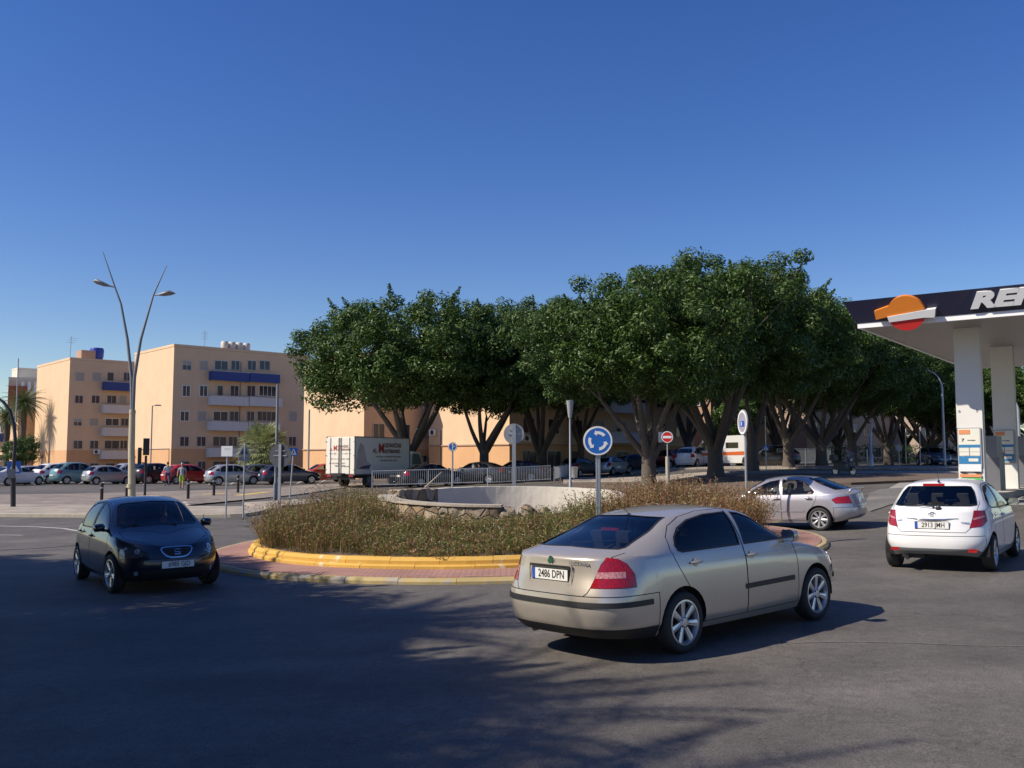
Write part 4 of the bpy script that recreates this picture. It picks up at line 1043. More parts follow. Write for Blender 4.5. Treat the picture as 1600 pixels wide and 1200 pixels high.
def kerb_line(name, pts, w, h, mat, closed=False, joint=1.0, parent=None, kind='structure', base=0.0, round_=0.02):
    """row of kerb stones along world (x,y) points"""
    P_ = [Vector((p[0], p[1])) for p in pts]
    if closed: P_.append(P_[0])
    L = [0]
    for i in range(len(P_) - 1): L.append(L[-1] + (P_[i + 1] - P_[i]).length)
    def pos(s):
        s = min(max(s, 0), L[-1]); i = 0
        while i < len(L) - 2 and L[i + 1] < s: i += 1
        return P_[i].lerp(P_[i + 1], (s - L[i]) / max(L[i + 1] - L[i], 1e-6))
    m = MB(); k = max(1, int(L[-1] / joint)); rr = random.Random(5)
    for i in range(k):
        s0, s1 = L[-1] * i / k + 0.004, L[-1] * (i + 1) / k - 0.004; dz = rr.uniform(-.006, .006); dn = rr.uniform(-.006, .006)
        q = []
        for s in (s0, (s0 + s1) / 2, s1):
            a, b = pos(s - .05), pos(s + .05); t = (b - a).normalized(); nn = Vector((-t.y, t.x)); c = pos(s) + nn * dn; z = G(c.x, c.y) + base
            q.append([(c.x - nn.x * w / 2, c.y - nn.y * w / 2, z - .05), (c.x - nn.x * w / 2, c.y - nn.y * w / 2, z + h - round_ + dz), (c.x - nn.x * (w / 2 - round_), c.y - nn.y * (w / 2 - round_), z + h + dz),
                      (c.x + nn.x * (w / 2 - round_), c.y + nn.y * (w / 2 - round_), z + h + dz), (c.x + nn.x * w / 2, c.y + nn.y * w / 2, z + h - round_ + dz), (c.x + nn.x * w / 2, c.y + nn.y * w / 2, z - .05)])
        for j in range(2):
            for e in range(5): m.poly([q[j][e], q[j + 1][e], q[j + 1][e + 1], q[j][e + 1]])
        m.poly(q[0]); m.poly(q[2][::-1])
    o = m.build(name, mat, parent)
    if kind: tag(o, kind=kind)
    return o
def px_poly(l): return [tuple(at(x, y)[:2]) for x, y in l]
# pavements on the left
slab('pavement', px_poly([(-140, 806), (0, 807), (150, 808), (300, 808.5), (380, 807), (408, 803), (417, 799), (410, 796), (370, 795.5), (300, 795), (140, 793), (-140, 790)]), .13, A_walk)
slab('pavement_strip', px_poly([(-140, 797), (140, 798), (285, 798), (296, 791), (288, 786), (340, 782.5), (420, 779), (470, 773.5), (540, 763), (600, 758.5), (560, 756.5), (480, 759), (430, 764), (380, 770), (290, 773.5), (100, 773.5), (-140, 775)]), .07, A_walk2)
slab('pavement_tip', px_poly([(380, 789), (440, 785.5), (520, 780), (600, 776), (600, 784), (520, 789), (440, 794), (400, 793.5)]), .12, A_walk)
kerb_line('kerb', px_poly([(-140, 806.8), (0, 807.6), (150, 808.6), (300, 809.2), (380, 807.8), (408, 803.8), (418, 799.3), (410, 795.6)]), .16, .145, A_kerb)
kerb_line('kerb', px_poly([(295, 792), (288, 786), (340, 782.5), (420, 779), (470, 773.5), (540, 763), (600, 758.5)]), .16, .085, A_kerb)
for a, b in (((318, 774.3), (352, 773)), ((372, 776), (420, 770.5))):
    p, q = at(*a), at(*b); d = (q - p).normalized(); nn = Vector((-d.y, d.x, 0)) * .3
    slab('yellow_marking', [tuple((v)[:2]) for v in (p - nn, q - nn, q + nn, p + nn)], .078, A_yline)
def line(name, px, w, mat=None, h=.006):
    pts = [at(*p) for p in px]; A, B_ = [], []
    for i, p in enumerate(pts):
        t = (pts[min(i + 1, len(pts) - 1)] - pts[max(0, i - 1)]); t.z = 0; t.normalize(); nn = Vector((-t.y, t.x, 0)) * w / 2
        A.append((p + nn)[:2]); B_.append((p - nn)[:2])
    return slab(name, A + B_[::-1], h, mat or A_line)
line('road_marking', [(-80, 820), (0, 822), (60, 823.5), (100, 826), (122, 830)], .16)
line('road_marking', [(-80, 836), (0, 836), (35, 836.5)], .12)
line('road_marking', [(0, 758.2), (60, 758), (180, 757.5), (330, 756), (420, 752.5)], .18)
line('road_marking', [(250, 754.2), (420, 749.5), (505, 746.5)], .15)
# car park bay lines
for px in range(20, 520, 34):
    a, b = at(px, 757), at(px + 12, 750.2); d = (b - a); d.z = 0; d.normalize(); nn = Vector((-d.y, d.x, 0)) * .07
    slab('bay_marking', [tuple(v[:2]) for v in (a - nn, b - nn, b + nn, a + nn)], .006, A_line)
# long thin pale line and repair marks on the right
line('road_marking', [(1240, 1005), (1330, 1003), (1420, 1005), (1520, 1009), (1640, 1010)], .025, A_faint)
M_['tar'] = plain('tar_seal', (.012, .012, .013), .5)
line('tar_seam', [(1262, 848), (1290, 847), (1330, 843), (1352, 842)], .11, M_['tar'])
line('tar_seam', [(0, 860), (60, 857), (122, 852)], .09, M_['tar'])
# right hand pavement behind the saloon, path under the trees, forecourt
slab('pavement', px_poly([(1352, 795), (1358, 772), (1376, 765), (1480, 760), (1480, 772), (1390, 790), (1360, 800)]), .03, A_park)
slab('path', px_poly([(880, 747.5), (1010, 746.5), (1150, 745.5), (1290, 743), (1500, 738.5), (1500, 742.5), (1310, 748), (1180, 751.5), (1010, 755), (880, 756)]), .10, A_walk)
slab('path', px_poly([(985, 736.5), (1500, 730.5), (1500, 734.5), (985, 741)]), .11, A_walk)
slab('planting_strip', px_poly([(560, 753.5), (700, 752.5), (880, 752), (880, 743), (700, 743.5), (560, 746.5)]), .12, A_soil)
slab('planting_strip', px_poly([(885, 756.5), (1010, 755.6), (1180, 752.2), (1310, 748.8), (1500, 743), (1500, 751), (1330, 758), (1180, 765), (900, 766)]), .11, A_soil)
slab('forecourt', [(11.2, 29.6), (18.2, 24.4), (60, 24), (60, 52), (30, 58), (18, 43)], .012, plain('forecourt_concrete', (.30, .29, .27), .8, var=.2, scale=1.5, bump=.2))

# ---------------------------------------------------------------- roundabout island
def ringp(cx, cy, r, n=96, a0=0.0, a1=2 * math.pi, f=1.0): return [(cx + r * math.cos(a), cy + r * f * math.sin(a)) for a in np.linspace(a0, a1, n + 1)[:-1 if abs(a1 - a0 - 2 * math.pi) < 1e-6 else None]]
AP = (0.1, 22.8, 7.05); IN = (-0.1, 23.0, 5.95)
apron = slab('apron', ringp(*AP), .11, A_pink, step=1.0)
kerb_line('apron_kerb', ringp(AP[0], AP[1], AP[2] + .02), .30, .10, A_kerb_y, closed=True, joint=1.0, round_=.05)
kerb_line('island_kerb', ringp(IN[0], IN[1], IN[2]), .26, .31, A_yellow, closed=True, joint=.95, round_=.06)
kerb_line('island_kerb', ringp(IN[0], IN[1], IN[2] + .13), .12, .19, A_yellow, closed=True, joint=1.1, round_=.03)
m = MB(); NR, NA = 10, 48
def island_z(x, y):
    r = math.hypot(x - IN[0], y - IN[1]) / IN[2]
    return G(x, y) + .24 + .38 * (1 - min(1, r)**2) + .03 * math.sin(x * 3.1) * math.cos(y * 2.7)
for i in range(NR + 1):
    for k in range(NA):
        r = (IN[2] - .1) * i / NR; a = 2 * math.pi * k / NA; x, y = IN[0] + r * math.cos(a), IN[1] + r * math.sin(a); m.v.append((x, y, island_z(x, y)))
for i in range(NR):
    for k in range(NA): m.f.append((i * NA + k, (i + 1) * NA + k, (i + 1) * NA + (k + 1) % NA, i * NA + (k + 1) % NA)); m.m.append(0)
tag(m.build('island_soil', A_soil, smooth=True), kind='structure')

def stonemat():
    m, n, l, b = nmat('rubble_stone'); tc = n.new('ShaderNodeTexCoord')
    mp = n.new('ShaderNodeMapping'); mp.inputs['Scale'].default_value = (1.7, 1.7, 1.9); l.new(tc.outputs['Object'], mp.inputs[0])
    vo = n.new('ShaderNodeTexVoronoi'); vo.inputs['Scale'].default_value = 1.6; l.new(mp.outputs[0], vo.inputs['Vector'])
    ve = n.new('ShaderNodeTexVoronoi'); ve.feature = 'DISTANCE_TO_EDGE'; ve.inputs['Scale'].default_value = 1.6; l.new(mp.outputs[0], ve.inputs['Vector'])
    rp = n.new('ShaderNodeValToRGB'); e = rp.color_ramp.elements; e[0].color = (.42, .29, .16, 1); e[1].color = (.62, .49, .32, 1); k = e.new(.35); k.color = (.30, .22, .15, 1); k = e.new(.7); k.color = (.50, .42, .33, 1)
    sp_ = n.new('ShaderNodeSeparateColor'); l.new(vo.outputs['Color'], sp_.inputs[0]); l.new(sp_.outputs[0], rp.inputs[0])
    no = n.new('ShaderNodeTexNoise'); no.inputs['Scale'].default_value = 9; no.inputs['Detail'].default_value = 8; l.new(tc.outputs['Object'], no.inputs['Vector'])
    mx = n.new('ShaderNodeMixRGB'); mx.blend_type = 'MULTIPLY'; mx.inputs[0].default_value = .6; l.new(rp.outputs[0], mx.inputs[1]); l.new(no.outputs[0], mx.inputs[2])
    er = n.new('ShaderNodeMapRange'); er.inputs[1].default_value = 0; er.inputs[2].default_value = .05; er.inputs[3].default_value = 0; er.inputs[4].default_value = 1; l.new(ve.outputs['Distance'], er.inputs[0])
    m2 = n.new('ShaderNodeMixRGB'); m2.inputs[1].default_value = (.22, .18, .14, 1); l.new(er.outputs[0], m2.inputs[0]); l.new(mx.outputs[0], m2.inputs[2]); l.new(m2.outputs[0], b.inputs['Base Color'])
    bp = n.new('ShaderNodeBump'); bp.inputs['Strength'].default_value = 1; bp.inputs['Distance'].default_value = .06; l.new(er.outputs[0], bp.inputs['Height']); l.new(bp.outputs[0], b.inputs['Normal'])
    b.inputs['Roughness'].default_value = .9; return m
A_stone = stonemat(); A_plaster = plain('white_plaster', (.66, .62, .53), .85, var=.12, scale=2.5, bump=.3)
def ring_wall(cx, cy, r, t, a0, a1, zf, n, mo, mi, mt, name, parent, rough=0.0, seed=1):
    rr = random.Random(seed); m = MB(); A = np.linspace(a0, a1, n + 1); hz = 5
    O = [[None] * (n + 1) for _ in range(hz + 1)]; I = [[None] * (n + 1) for _ in range(hz + 1)]
    for i, a in enumerate(A):
        x, y = cx + r * math.cos(a), cy + r * math.sin(a); z0 = G(x, y) + .1; z1 = zf(a) + (rr.uniform(-1, 1) * rough * .35)
        for k in range(hz + 1):
            ro = r + rr.uniform(-1, 1) * rough; ri = r - t + rr.uniform(-1, 1) * rough * .3; z = z0 + (z1 - z0) * k / hz
            O[k][i] = (cx + ro * math.cos(a), cy + ro * math.sin(a), z); I[k][i] = (cx + ri * math.cos(a), cy + ri * math.sin(a), z)
    for i in range(n):
        for k in range(hz):
            m.poly([O[k][i], O[k][i + 1], O[k + 1][i + 1], O[k + 1][i]], mo); m.poly([I[k][i + 1], I[k][i], I[k + 1][i], I[k + 1][i + 1]], mi)
        m.poly([O[hz][i], O[hz][i + 1], I[hz][i + 1], I[hz][i]], mt)
    for i in (0, n): m.poly([O[0][i], O[hz][i], I[hz][i], I[0][i]], mo)
    return m.build(name, None, parent, merge=1e-5)
basin = empty('basin_wall', (0, 0, 0), 0, 'broken circular basin of rubble stone with a white plastered inside, on the roundabout', 'wall')
BC = (0.0, 24.4)
ring_wall(BC[0], BC[1], 3.45, .42, R(176), R(271), lambda a: 1.07 - .10 * math.cos(a + math.pi / 2), 44, A_stone, A_stone, A_stone, 'stone_wall', basin, .028, 3)
ring_wall(BC[0], BC[1], 3.42, .30, R(8), R(133), lambda a: 1.10 + .16 * math.sin(a) - .22 * ss(.55, .2, a), 44, A_plaster, A_plaster, A_plaster, 'plaster_wall', basin, .012, 4)
ring_wall(BC[0], BC[1], 3.44, .34, R(133), R(168), lambda a: 1.22, 16, A_stone, A_stone, A_stone, 'stone_wall', basin, .06, 5)
m = MB()
ca = np.linspace(R(177), R(266), 40)
cz_ = lambda a: 1.07 - .10 * math.cos(a + math.pi / 2) + .01
for i in range(39):
    q = [(BC[0] + r_ * math.cos(a_), BC[1] + r_ * math.sin(a_), cz_(a_) + dz) for dz in (0, .05) for (r_, a_) in ((3.49, ca[i]), (3.49, ca[i + 1]), (3.0, ca[i + 1]), (3.0, ca[i]))]
    for f in ((0, 1, 5, 4), (4, 5, 6, 7), (3, 2, 6, 7)): m.poly([q[k] for k in f])
m.build('wall_cap', plain('wall_cap_mortar', (.40, .35, .28), .9, var=.35, scale=5, bump=.4), basin, merge=1e-4)
m = MB()
rr = random.Random(11)
for (x, y, s) in ((.35, 21.2, .30), (.75, 21.35, .22), (-.1, 21.15, .26), (2.95, 23.1, .2), (-3.1, 22.9, .2)):
    k = len(m.v); n_ = 8
    for i in range(5):
        for j in range(n_):
            a = 2 * math.pi * j / n_; e = -1.3 + 2.6 * i / 4; q = s * (.8 + rr.uniform(-.1, .1))
            m.v.append((x + q * math.cos(a) * math.cos(e), y + q * math.sin(a) * math.cos(e), G(x, y) + .80 + q * math.sin(e) * .9))
    for i in range(4):
        for j in range(n_): m.f.append((k + i * n_ + j, k + i * n_ + (j + 1) % n_, k + (i + 1) * n_ + (j + 1) % n_, k + (i + 1) * n_ + j)); m.m.append(0)
m.build('loose_stone', A_stone, basin)

# ---------------------------------------------------------------- dry scrub
def leafm(name, cols, rough=.75, trans=.25):
    m, n, l, b = nmat(name); out = n['Material Output']
    ge = n.new('ShaderNodeNewGeometry'); rp = n.new('ShaderNodeValToRGB'); e = rp.color_ramp.elements
    e[0].color = cols[0] + (1,); e[1].color = cols[-1] + (1,)
    for i, c in enumerate(cols[1:-1]): k = e.new((i + 1) / (len(cols) - 1)); k.color = c + (1,)
    l.new(ge.outputs['Random Per Island'], rp.inputs[0])
    l.new(rp.outputs[0], b.inputs['Base Color']); b.inputs['Roughness'].default_value = rough; b.inputs['Specular IOR Level'].default_value = .3
    tr = n.new('ShaderNodeBsdfTranslucent'); l.new(rp.outputs[0], tr.inputs[0]); mx = n.new('ShaderNodeMixShader'); mx.inputs[0].default_value = trans
    l.new(b.outputs[0], mx.inputs[1]); l.new(tr.outputs[0], mx.inputs[2]); l.new(mx.outputs[0], out.inputs[0]); return m
L_dry = leafm('dry_stems', [(.20, .115, .05), (.30, .19, .085), (.13, .11, .035), (.42, .31, .16), (.17, .10, .05)])
L_red = leafm('reddish_stems', [(.26, .10, .055), (.32, .16, .08), (.18, .10, .045), (.42, .25, .15), (.22, .085, .05)])
L_grn = leafm('green_stems', [(.10, .15, .03), (.16, .20, .055), (.22, .22, .08), (.08, .12, .025)])
L_flw = leafm('seed_heads', [(.70, .64, .55), (.55, .42, .34), (.75, .70, .62)])
def scrub(name, spots, mats, label, seed):
    """spots: (x, y, radius, height, mix) ; thin forked stems with small leaves"""
    rr = random.Random(seed); m = MB()
    for (x, y, rad, h, w, dens) in spots:
        z0 = island_z(x, y) - .03
        for _ in range(int(dens * rad * rad * 520)):
            a = rr.uniform(0, 6.283); q = rad * math.sqrt(rr.random()) * .75
            bx, by = x + q * math.cos(a), y + q * math.sin(a)
            ln = h * rr.uniform(.55, 1.12) * (1 - .25 * (q / rad)**2); o = rr.uniform(.15, .75) * (q / rad + .25); a2 = a + rr.uniform(-.9, .9)
            tip = Vector((bx + math.cos(a2) * o * ln, by + math.sin(a2) * o * ln, z0 + ln))
            mid = Vector((bx, by, z0)).lerp(tip, .5) + Vector((rr.uniform(-.05, .05), rr.uniform(-.05, .05), .06 * ln))
            u = rr.random(); mt = mats[0] if u < w[0] else mats[1] if u < w[0] + w[1] else mats[2]
            s = Vector((math.cos(a2 + 1.57), math.sin(a2 + 1.57), 0)) * rr.uniform(.004, .009)
            b0 = Vector((bx, by, z0))
            k = len(m.v); m.v += [tuple(b0 - s), tuple(b0 + s), tuple(mid + s * .8), tuple(mid - s * .8), tuple(tip)]
            mi = m.mi(mt); m.f += [(k, k + 1, k + 2, k + 3), (k + 3, k + 2, k + 4)]; m.m += [mi, mi]
            for _ in range(rr.randint(3, 6)):
                t = rr.uniform(.35, 1.0); c = (mid.lerp(tip, (t - .5) * 2) if t > .5 else b0.lerp(mid, t * 2))
                d = Vector((rr.uniform(-1, 1), rr.uniform(-1, 1), rr.uniform(-.1, 1))).normalized() * rr.uniform(.035, .11)
                e = d.cross(Vector((rr.uniform(-1, 1), rr.uniform(-1, 1), rr.uniform(-1, 1)))).normalized() * rr.uniform(.005, .012)
                k = len(m.v); m.v += [tuple(c), tuple(c + d * .5 + e), tuple(c + d), tuple(c + d * .5 - e)]; m.f.append((k, k + 1, k + 2, k + 3)); m.m.append(mi)
            if rr.random() < .035:
                c = tip; r_ = rr.uniform(.010, .018); k = len(m.v)
                m.v += [tuple(c + Vector(v) * r_) for v in ((1, 0, 0), (0, 1, 0), (-1, 0, 0), (0, -1, 0), (0, 0, 1), (0, 0, -1))]
                mi2 = m.mi(L_flw)
                for f in ((0, 1, 4), (1, 2, 4), (2, 3, 4), (3, 0, 4), (1, 0, 5), (2, 1, 5), (3, 2, 5), (0, 3, 5)): m.f.append(tuple(k + i for i in f)); m.m.append(mi2)
    o = m.build(name, None); tag(o, label, 'scrub', kind='stuff'); return o
rr = random.Random(21); SPL, SPR = [], []
for _ in range(3600):
    a = rr.uniform(0, 6.283); q = 5.72 * math.sqrt(rr.random()); x, y = IN[0] + q * math.cos(a), IN[1] + q * math.sin(a)
    db = math.hypot(x - BC[0], y - BC[1])
    if db < 3.75: continue
    if any(math.hypot(x - s[0], y - s[1]) < .44 for s in SPL + SPR): continue
    fr = ss(26, 18, y)
    lump = .5 + .5 * math.sin(x * 1.9 + 1) * math.cos(y * 1.7); h = rr.uniform(.52, .88) + .30 * lump; e = 1 - .28 * (q / 5.72)**4
    if x < -3.3: SPL.append((x, y, .48, (h + .26 * ss(-3.3, -4.2, x)) * e, (.72 - .20 * lump, .12, .16 + .20 * lump), 1.0))       # left clump, tall and brown
    elif x < 1.9:
        k = .42 if y < 22 else .9
        if y < 22: k += .42 * ss(-.2, 1.6, x) + .25 * ss(-2.4, -3.3, x)
        SPL.append((x, y, .46, h * k * e, (.45, .08, .47), 1.0))
    else: SPR.append((x, y, .48, (h + .22 * ss(2, 4, x) + .14 * ss(24, 27, y)) * e, (.38, .50, .12), 1.0))
for (x, y) in ((5.2, 21.3), (5.45, 22.2), (4.95, 20.5), (5.5, 23.2), (4.4, 19.8)): SPR.append((x, y, .72, 1.05, (.40, .50, .10), .75))
scrub('dry_scrub', SPL, (L_dry, L_red, L_grn), 'brown and olive dry scrub covering the left and front of the roundabout island', 31)
scrub('dry_scrub', SPR, (L_dry, L_red, L_grn), 'reddish dry scrub covering the right side of the roundabout island', 32)
# ================================================================ BUILDINGS
def wallmat(name, c, c2=None, band=None):
    """painted render; below the world height of band the darker base colour"""
    m, n, l, b = nmat(name); tc = n.new('ShaderNodeTexCoord')
    no = n.new('ShaderNodeTexNoise'); no.inputs['Scale'].default_value = .5; no.inputs['Detail'].default_value = 8; no.inputs['Roughness'].default_value = .65; l.new(tc.outputs['Object'], no.inputs['Vector'])
    mp = n.new('ShaderNodeMapping'); mp.inputs['Scale'].default_value = (2.0, 2.0, .12); l.new(tc.outputs['Object'], mp.inputs[0])
    st = n.new('ShaderNodeTexNoise'); st.inputs['Scale'].default_value = 1.0; st.inputs['Detail'].default_value = 6; l.new(mp.outputs[0], st.inputs[0])
    col = n.new('ShaderNodeMixRGB'); col.inputs[1].default_value = c + (1,); col.inputs[2].default_value = (c2 or c) + (1,)
    if c2:
        sp_ = n.new('ShaderNodeSeparateXYZ'); l.new(tc.outputs['Object'], sp_.inputs[0]); lt = n.new('ShaderNodeMath'); lt.operation = 'LESS_THAN'; l.new(sp_.outputs[2], lt.inputs[0]); lt.inputs[1].default_value = band; l.new(lt.outputs[0], col.inputs[0])
    else: col.inputs[0].default_value = 0
    r1 = n.new('ShaderNodeMapRange'); r1.inputs[1].default_value = .3; r1.inputs[2].default_value = .7; r1.inputs[3].default_value = .93; r1.inputs[4].default_value = 1.05; l.new(no.outputs[0], r1.inputs[0])
    r2 = n.new('ShaderNodeMapRange'); r2.inputs[1].default_value = .35; r2.inputs[2].default_value = .75; r2.inputs[3].default_value = 1.01; r2.inputs[4].default_value = .96; l.new(st.outputs[0], r2.inputs[0])
    k = n.new('ShaderNodeMath'); k.operation = 'MULTIPLY'; l.new(r1.outputs[0], k.inputs[0]); l.new(r2.outputs[0], k.inputs[1])
    s = n.new('ShaderNodeVectorMath'); s.operation = 'SCALE'; l.new(col.outputs[0], s.inputs[0]); l.new(k.outputs[0], s.inputs['Scale']); l.new(s.outputs[0], b.inputs['Base Color'])
    b.inputs['Roughness'].default_value = .9; b.inputs['Specular IOR Level'].default_value = .2; return m
W_peach = (.72, .51, .33); W_oran = (.64, .38, .20)
A_frame = plain('window_frame', (.55, .53, .50), .6); A_frame_w = plain('window_frame_white', (.78, .78, .76), .5)
A_shut = plain('roller_shutter', (.40, .35, .29), .7, var=.1); A_shut_b = plain('shutter_brown', (.10, .055, .04), .7)
A_balw = plain('balcony_white', (.62, .60, .58), .8, var=.08, scale=1.5); A_balb = plain('balcony_blue', (.035, .065, .24), .7, var=.12)
A_roof = plain('roof_edge', (.42, .28, .20), .9)
class Block:
    """box building: near corner c, right-hand wall towards R, left-hand wall towards L"""
    def __init__(s, px, Y, top_py, ang, lr, ll, label, mat, base=None, name='apartment_block', cat='building', ztop=None, pos=None):
        c = Vector(pos) if pos else P(px, HZ, Y); s.c = Vector((c.x, c.y, 0)); s.zb = base if base is not None else G(c.x, c.y) - .3
        s.zt = ztop if ztop else topz(top_py, Y, px); a = R(ang)
        s.R = Vector((math.cos(a), math.sin(a), 0)); s.L = Vector((-math.sin(a), math.cos(a), 0)); s.nR = -s.L; s.nL = -s.R
        s.root = empty(name, s.c + Vector((0, 0, s.zb)), a, label, cat)
        s.lr, s.ll, s.H = lr, ll, s.zt - s.zb
        m = MB(); z0 = 0
        x0, x1, y0, y1 = 0, lr, 0, ll
        m.box((lr / 2, ll / 2, s.H / 2), (lr, ll, s.H)); s.wall = m.build('wall', mat, s.root)
        m = MB(); t = .25
        for (cx, cy, dx, dy) in ((lr / 2, t / 2, lr + .08, t + .08), (lr / 2, ll - t / 2, lr + .08, t + .08), (t / 2, ll / 2, t + .08, ll - 2 * t - .1), (lr - t / 2, ll / 2, t + .08, ll - 2 * t - .1)):
            m.box((cx, cy, s.H + .17), (dx, dy, .30))
        m.build('parapet', mat, s.root)
    def hit(s, px, py, side='R'):
        d = ray(px, py); o = Vector((0, 0, EYE)); n = s.nR if side == 'R' else s.nL
        k = (s.c - o).dot(n) / d.dot(n); p = o + d * k - s.c
        return p.dot(s.R if side == 'R' else s.L), p.z - s.zb
    def rect(s, r, side='R'):
        u0, z1 = s.hit(r[0], r[1], side); u1, z0 = s.hit(r[2], r[3], side)
        return min(u0, u1), max(u0, u1), min(z0, z1), max(z0, z1)
    def loc(s, side, u, d, z):                  # u along the wall, d outwards
        return (u, -d, z) if side == 'R' else (-d, u, z)
    def bx(s, m, side, u0, u1, d0, d1, z0, z1, mat=None):
        c = s.loc(side, (u0 + u1) / 2, (d0 + d1) / 2, (z0 + z1) / 2)
        dd = (u1 - u0, abs(d1 - d0), z1 - z0) if side == 'R' else (abs(d1 - d0), u1 - u0, z1 - z0)
        m.box(c, dd, mat=mat)
    def window(s, r, side='R', kind='open', fr=None, uvz=False):
        u0, u1, z0, z1 = r if uvz else s.rect(r, side); fr = fr or A_frame; m = MB(); t = .07
        s.bx(m, side, u0 - t, u1 + t, 0, .07, z1, z1 + t); s.bx(m, side, u0 - t - .04, u1 + t + .04, 0, .13, z0 - t, z0)
        s.bx(m, side, u0 - t, u0, 0, .07, z0, z1); s.bx(m, side, u1, u1 + t, 0, .07, z0, z1)
        if u1 - u0 > .8 and kind != 'shut': s.bx(m, side, (u0 + u1) / 2 - .03, (u0 + u1) / 2 + .03, .02, .055, z0, z1)
        if u1 - u0 > 2.0 and kind != 'shut':
            for q in (.25, .75): s.bx(m, side, u0 + (u1 - u0) * q - .025, u0 + (u1 - u0) * q + .025, .02, .05, z0, z1)
        w = m.build('window', fr, s.root)
        g_ = MB(); s.bx(g_, side, u0, u1, .005, .02, z0, z1)
        g_.build('shutter' if kind == 'shut' else 'pane', A_shut if kind == 'shut' else A_shut_b if kind == 'brown' else M_['winglass'], w)
        if kind == 'half':
            g_ = MB(); s.bx(g_, side, u0, u1, .02, .05, z0 + (z1 - z0) * .5, z1); g_.build('shutter', A_shut, w)
        if kind == 'bars':
            g_ = MB(); k = max(3, int((u1 - u0) / .16))
            for i in range(k + 1):
                u = u0 + (u1 - u0) * i / k; s.bx(g_, side, u - .012, u + .012, .07, .095, z0, z1)
            g_.build('window_bars', M_['galv_dark'], w)
    def balcony(s, r, mat, side='R', uvz=False, depth=1.0):
        u0, u1, z0, z1 = r if uvz else s.rect(r, side); m = MB(); t = .10
        s.bx(m, side, u0, u1, depth - t, depth, z0, z1); s.bx(m, side, u0, u0 + t, 0, depth - t, z0, z1); s.bx(m, side, u1 - t, u1, 0, depth - t, z0, z1)
        b = m.build('balcony', mat, s.root); m = MB(); s.bx(m, side, u0 + t, u1 - t, 0, depth - t, z0 + .02, z0 + .16); m.build('balcony_floor', A_conc, b)
        m = MB(); s.bx(m, side, u0 - .02, u1 + .02, depth - t - .03, depth + .03, z1, z1 + .05); m.build('handrail', M_['galv'], b)
    def pipe(s, side, u, z0, z1, mat=None):
        m = MB(); m.tube([s.loc(side, u, .07, z0), s.loc(side, u, .07, z1)], .04, 8); m.build('downpipe', mat or M_['galv_dark'], s.root)
    def conduit(s, side, pts):
        m = MB(); m.tube([s.loc(side, u, .05, z) for u, z in pts], .03, 6); m.build('cable_duct', M_['galv_dark'], s.root)
    def ac(s, side, u, z):
        m = MB(); s.bx(m, side, u - .4, u + .4, .06, .38, z - .28, z + .28); o = m.build('air_conditioner', M_['white'], s.root)
        m = MB(); q = Matrix.Rotation(R(90), 3, 'X') if side == 'R' else Matrix.Rotation(R(-90), 3, 'Y'); m.lathe([(.22, .0), (.22, .02), (.18, .025), (.001, .025)], 18, q, c=s.loc(side, u - .1, .38, z)); m.build('fan_grille', M_['dark'], o)
def rowpx(b, rows, side='R'):
    for (y0, y1, L_) in rows:
        for w in L_: b.window((w[0], y0, w[1], y1), side, w[2] if len(w) > 2 else 'open', w[3] if len(w) > 3 else None)
m_b = wallmat('peach_render', W_peach, W_oran, 3.5)
# middle left block (nearest of the open row)
B2 = Block(267, 105.3, 541.5, 42, 17.5, 12.2, 'peach apartment block with one blue and three white balcony rows beside the street lamp', m_b)
X2 = lambda v: 260 + v / 4.287
Y2 = lambda v: 520 + v / 4.287
for y0, y1, L_ in ((187, 250, [(110, 163, 'half'), (225, 275, 'shut'), (325, 408), (435, 487), (545, 597), (625, 690)]), (355, 425, [(110, 155, 'open', A_frame_w), (225, 272, 'open', A_frame_w), (342, 375), (430, 480), (542, 592, 'brown'), (622, 730, 'open', A_frame_w)]),
                   (527, 590, [(95, 147, 'open', A_frame_w), (212, 265, 'shut'), (315, 408, 'open', A_frame_w), (425, 480), (540, 585), (610, 730), (825, 870, 'shut')]), (697, 758, [(92, 147, 'brown'), (205, 260, 'brown'), (313, 397), (418, 472), (530, 590), (820, 865, 'brown')]), (862, 925, [(95, 150, 'bars'), (210, 258, 'bars'), (313, 400, 'bars'), (420, 475, 'bars')])):
    for w in L_: B2.window((X2(w[0]), Y2(y0), X2(w[1]), Y2(y1)), 'R', w[2] if len(w) > 2 else 'open', w[3] if len(w) > 3 else None)
for x0, x1, y0, y1, mt in ((285, 530, 268, 333, A_balb), (536, 735, 283, 342, A_balb), (278, 526, 425, 494, A_balw), (533, 750, 433, 500, A_balw), (272, 520, 597, 660, A_balw), (527, 735, 603, 664, A_balw), (267, 508, 767, 833, A_balw), (515, 720, 770, 833, A_balw)):
    u0, u1, z0, z1 = B2.rect((X2(x0), Y2(y0), X2(x1), Y2(y1))); B2.balcony((u0, u1, z0, z0 + 1.05), mt, uvz=True)
B2.conduit('L', [(9.8, 3.5), (.5, 3.5), (.5, .6)]); B2.pipe('R', B2.hit(X2(495), 600)[0], .5, B2.H - 1.2)
m = MB()
for k in range(4):
    u_ = B2.hit(356 + k * 11.5, 545)[0]; m.lathe([(.40, 0), (.43, .1), (.43, .70), (.32, .84), (.001, .88)], 18, c=(u_, .9, B2.H + .40)); m.box((u_, .9, B2.H + .2), (.8, .8, .4))
m.build('water_tank', plain('tank_fibre', (.55, .52, .47), .7), B2.root, True, angle=40)
m = MB(); m.tube([(4.9, 3, B2.H), (4.9, 3, B2.H + 2.6)], .03, 6)
for k in range(4): m.tube([(4.5, 3, B2.H + 1.6 + k * .25), (5.3, 3, B2.H + 1.6 + k * .25)], .012, 5)
m.build('aerial', M_['galv_dark'], B2.root)
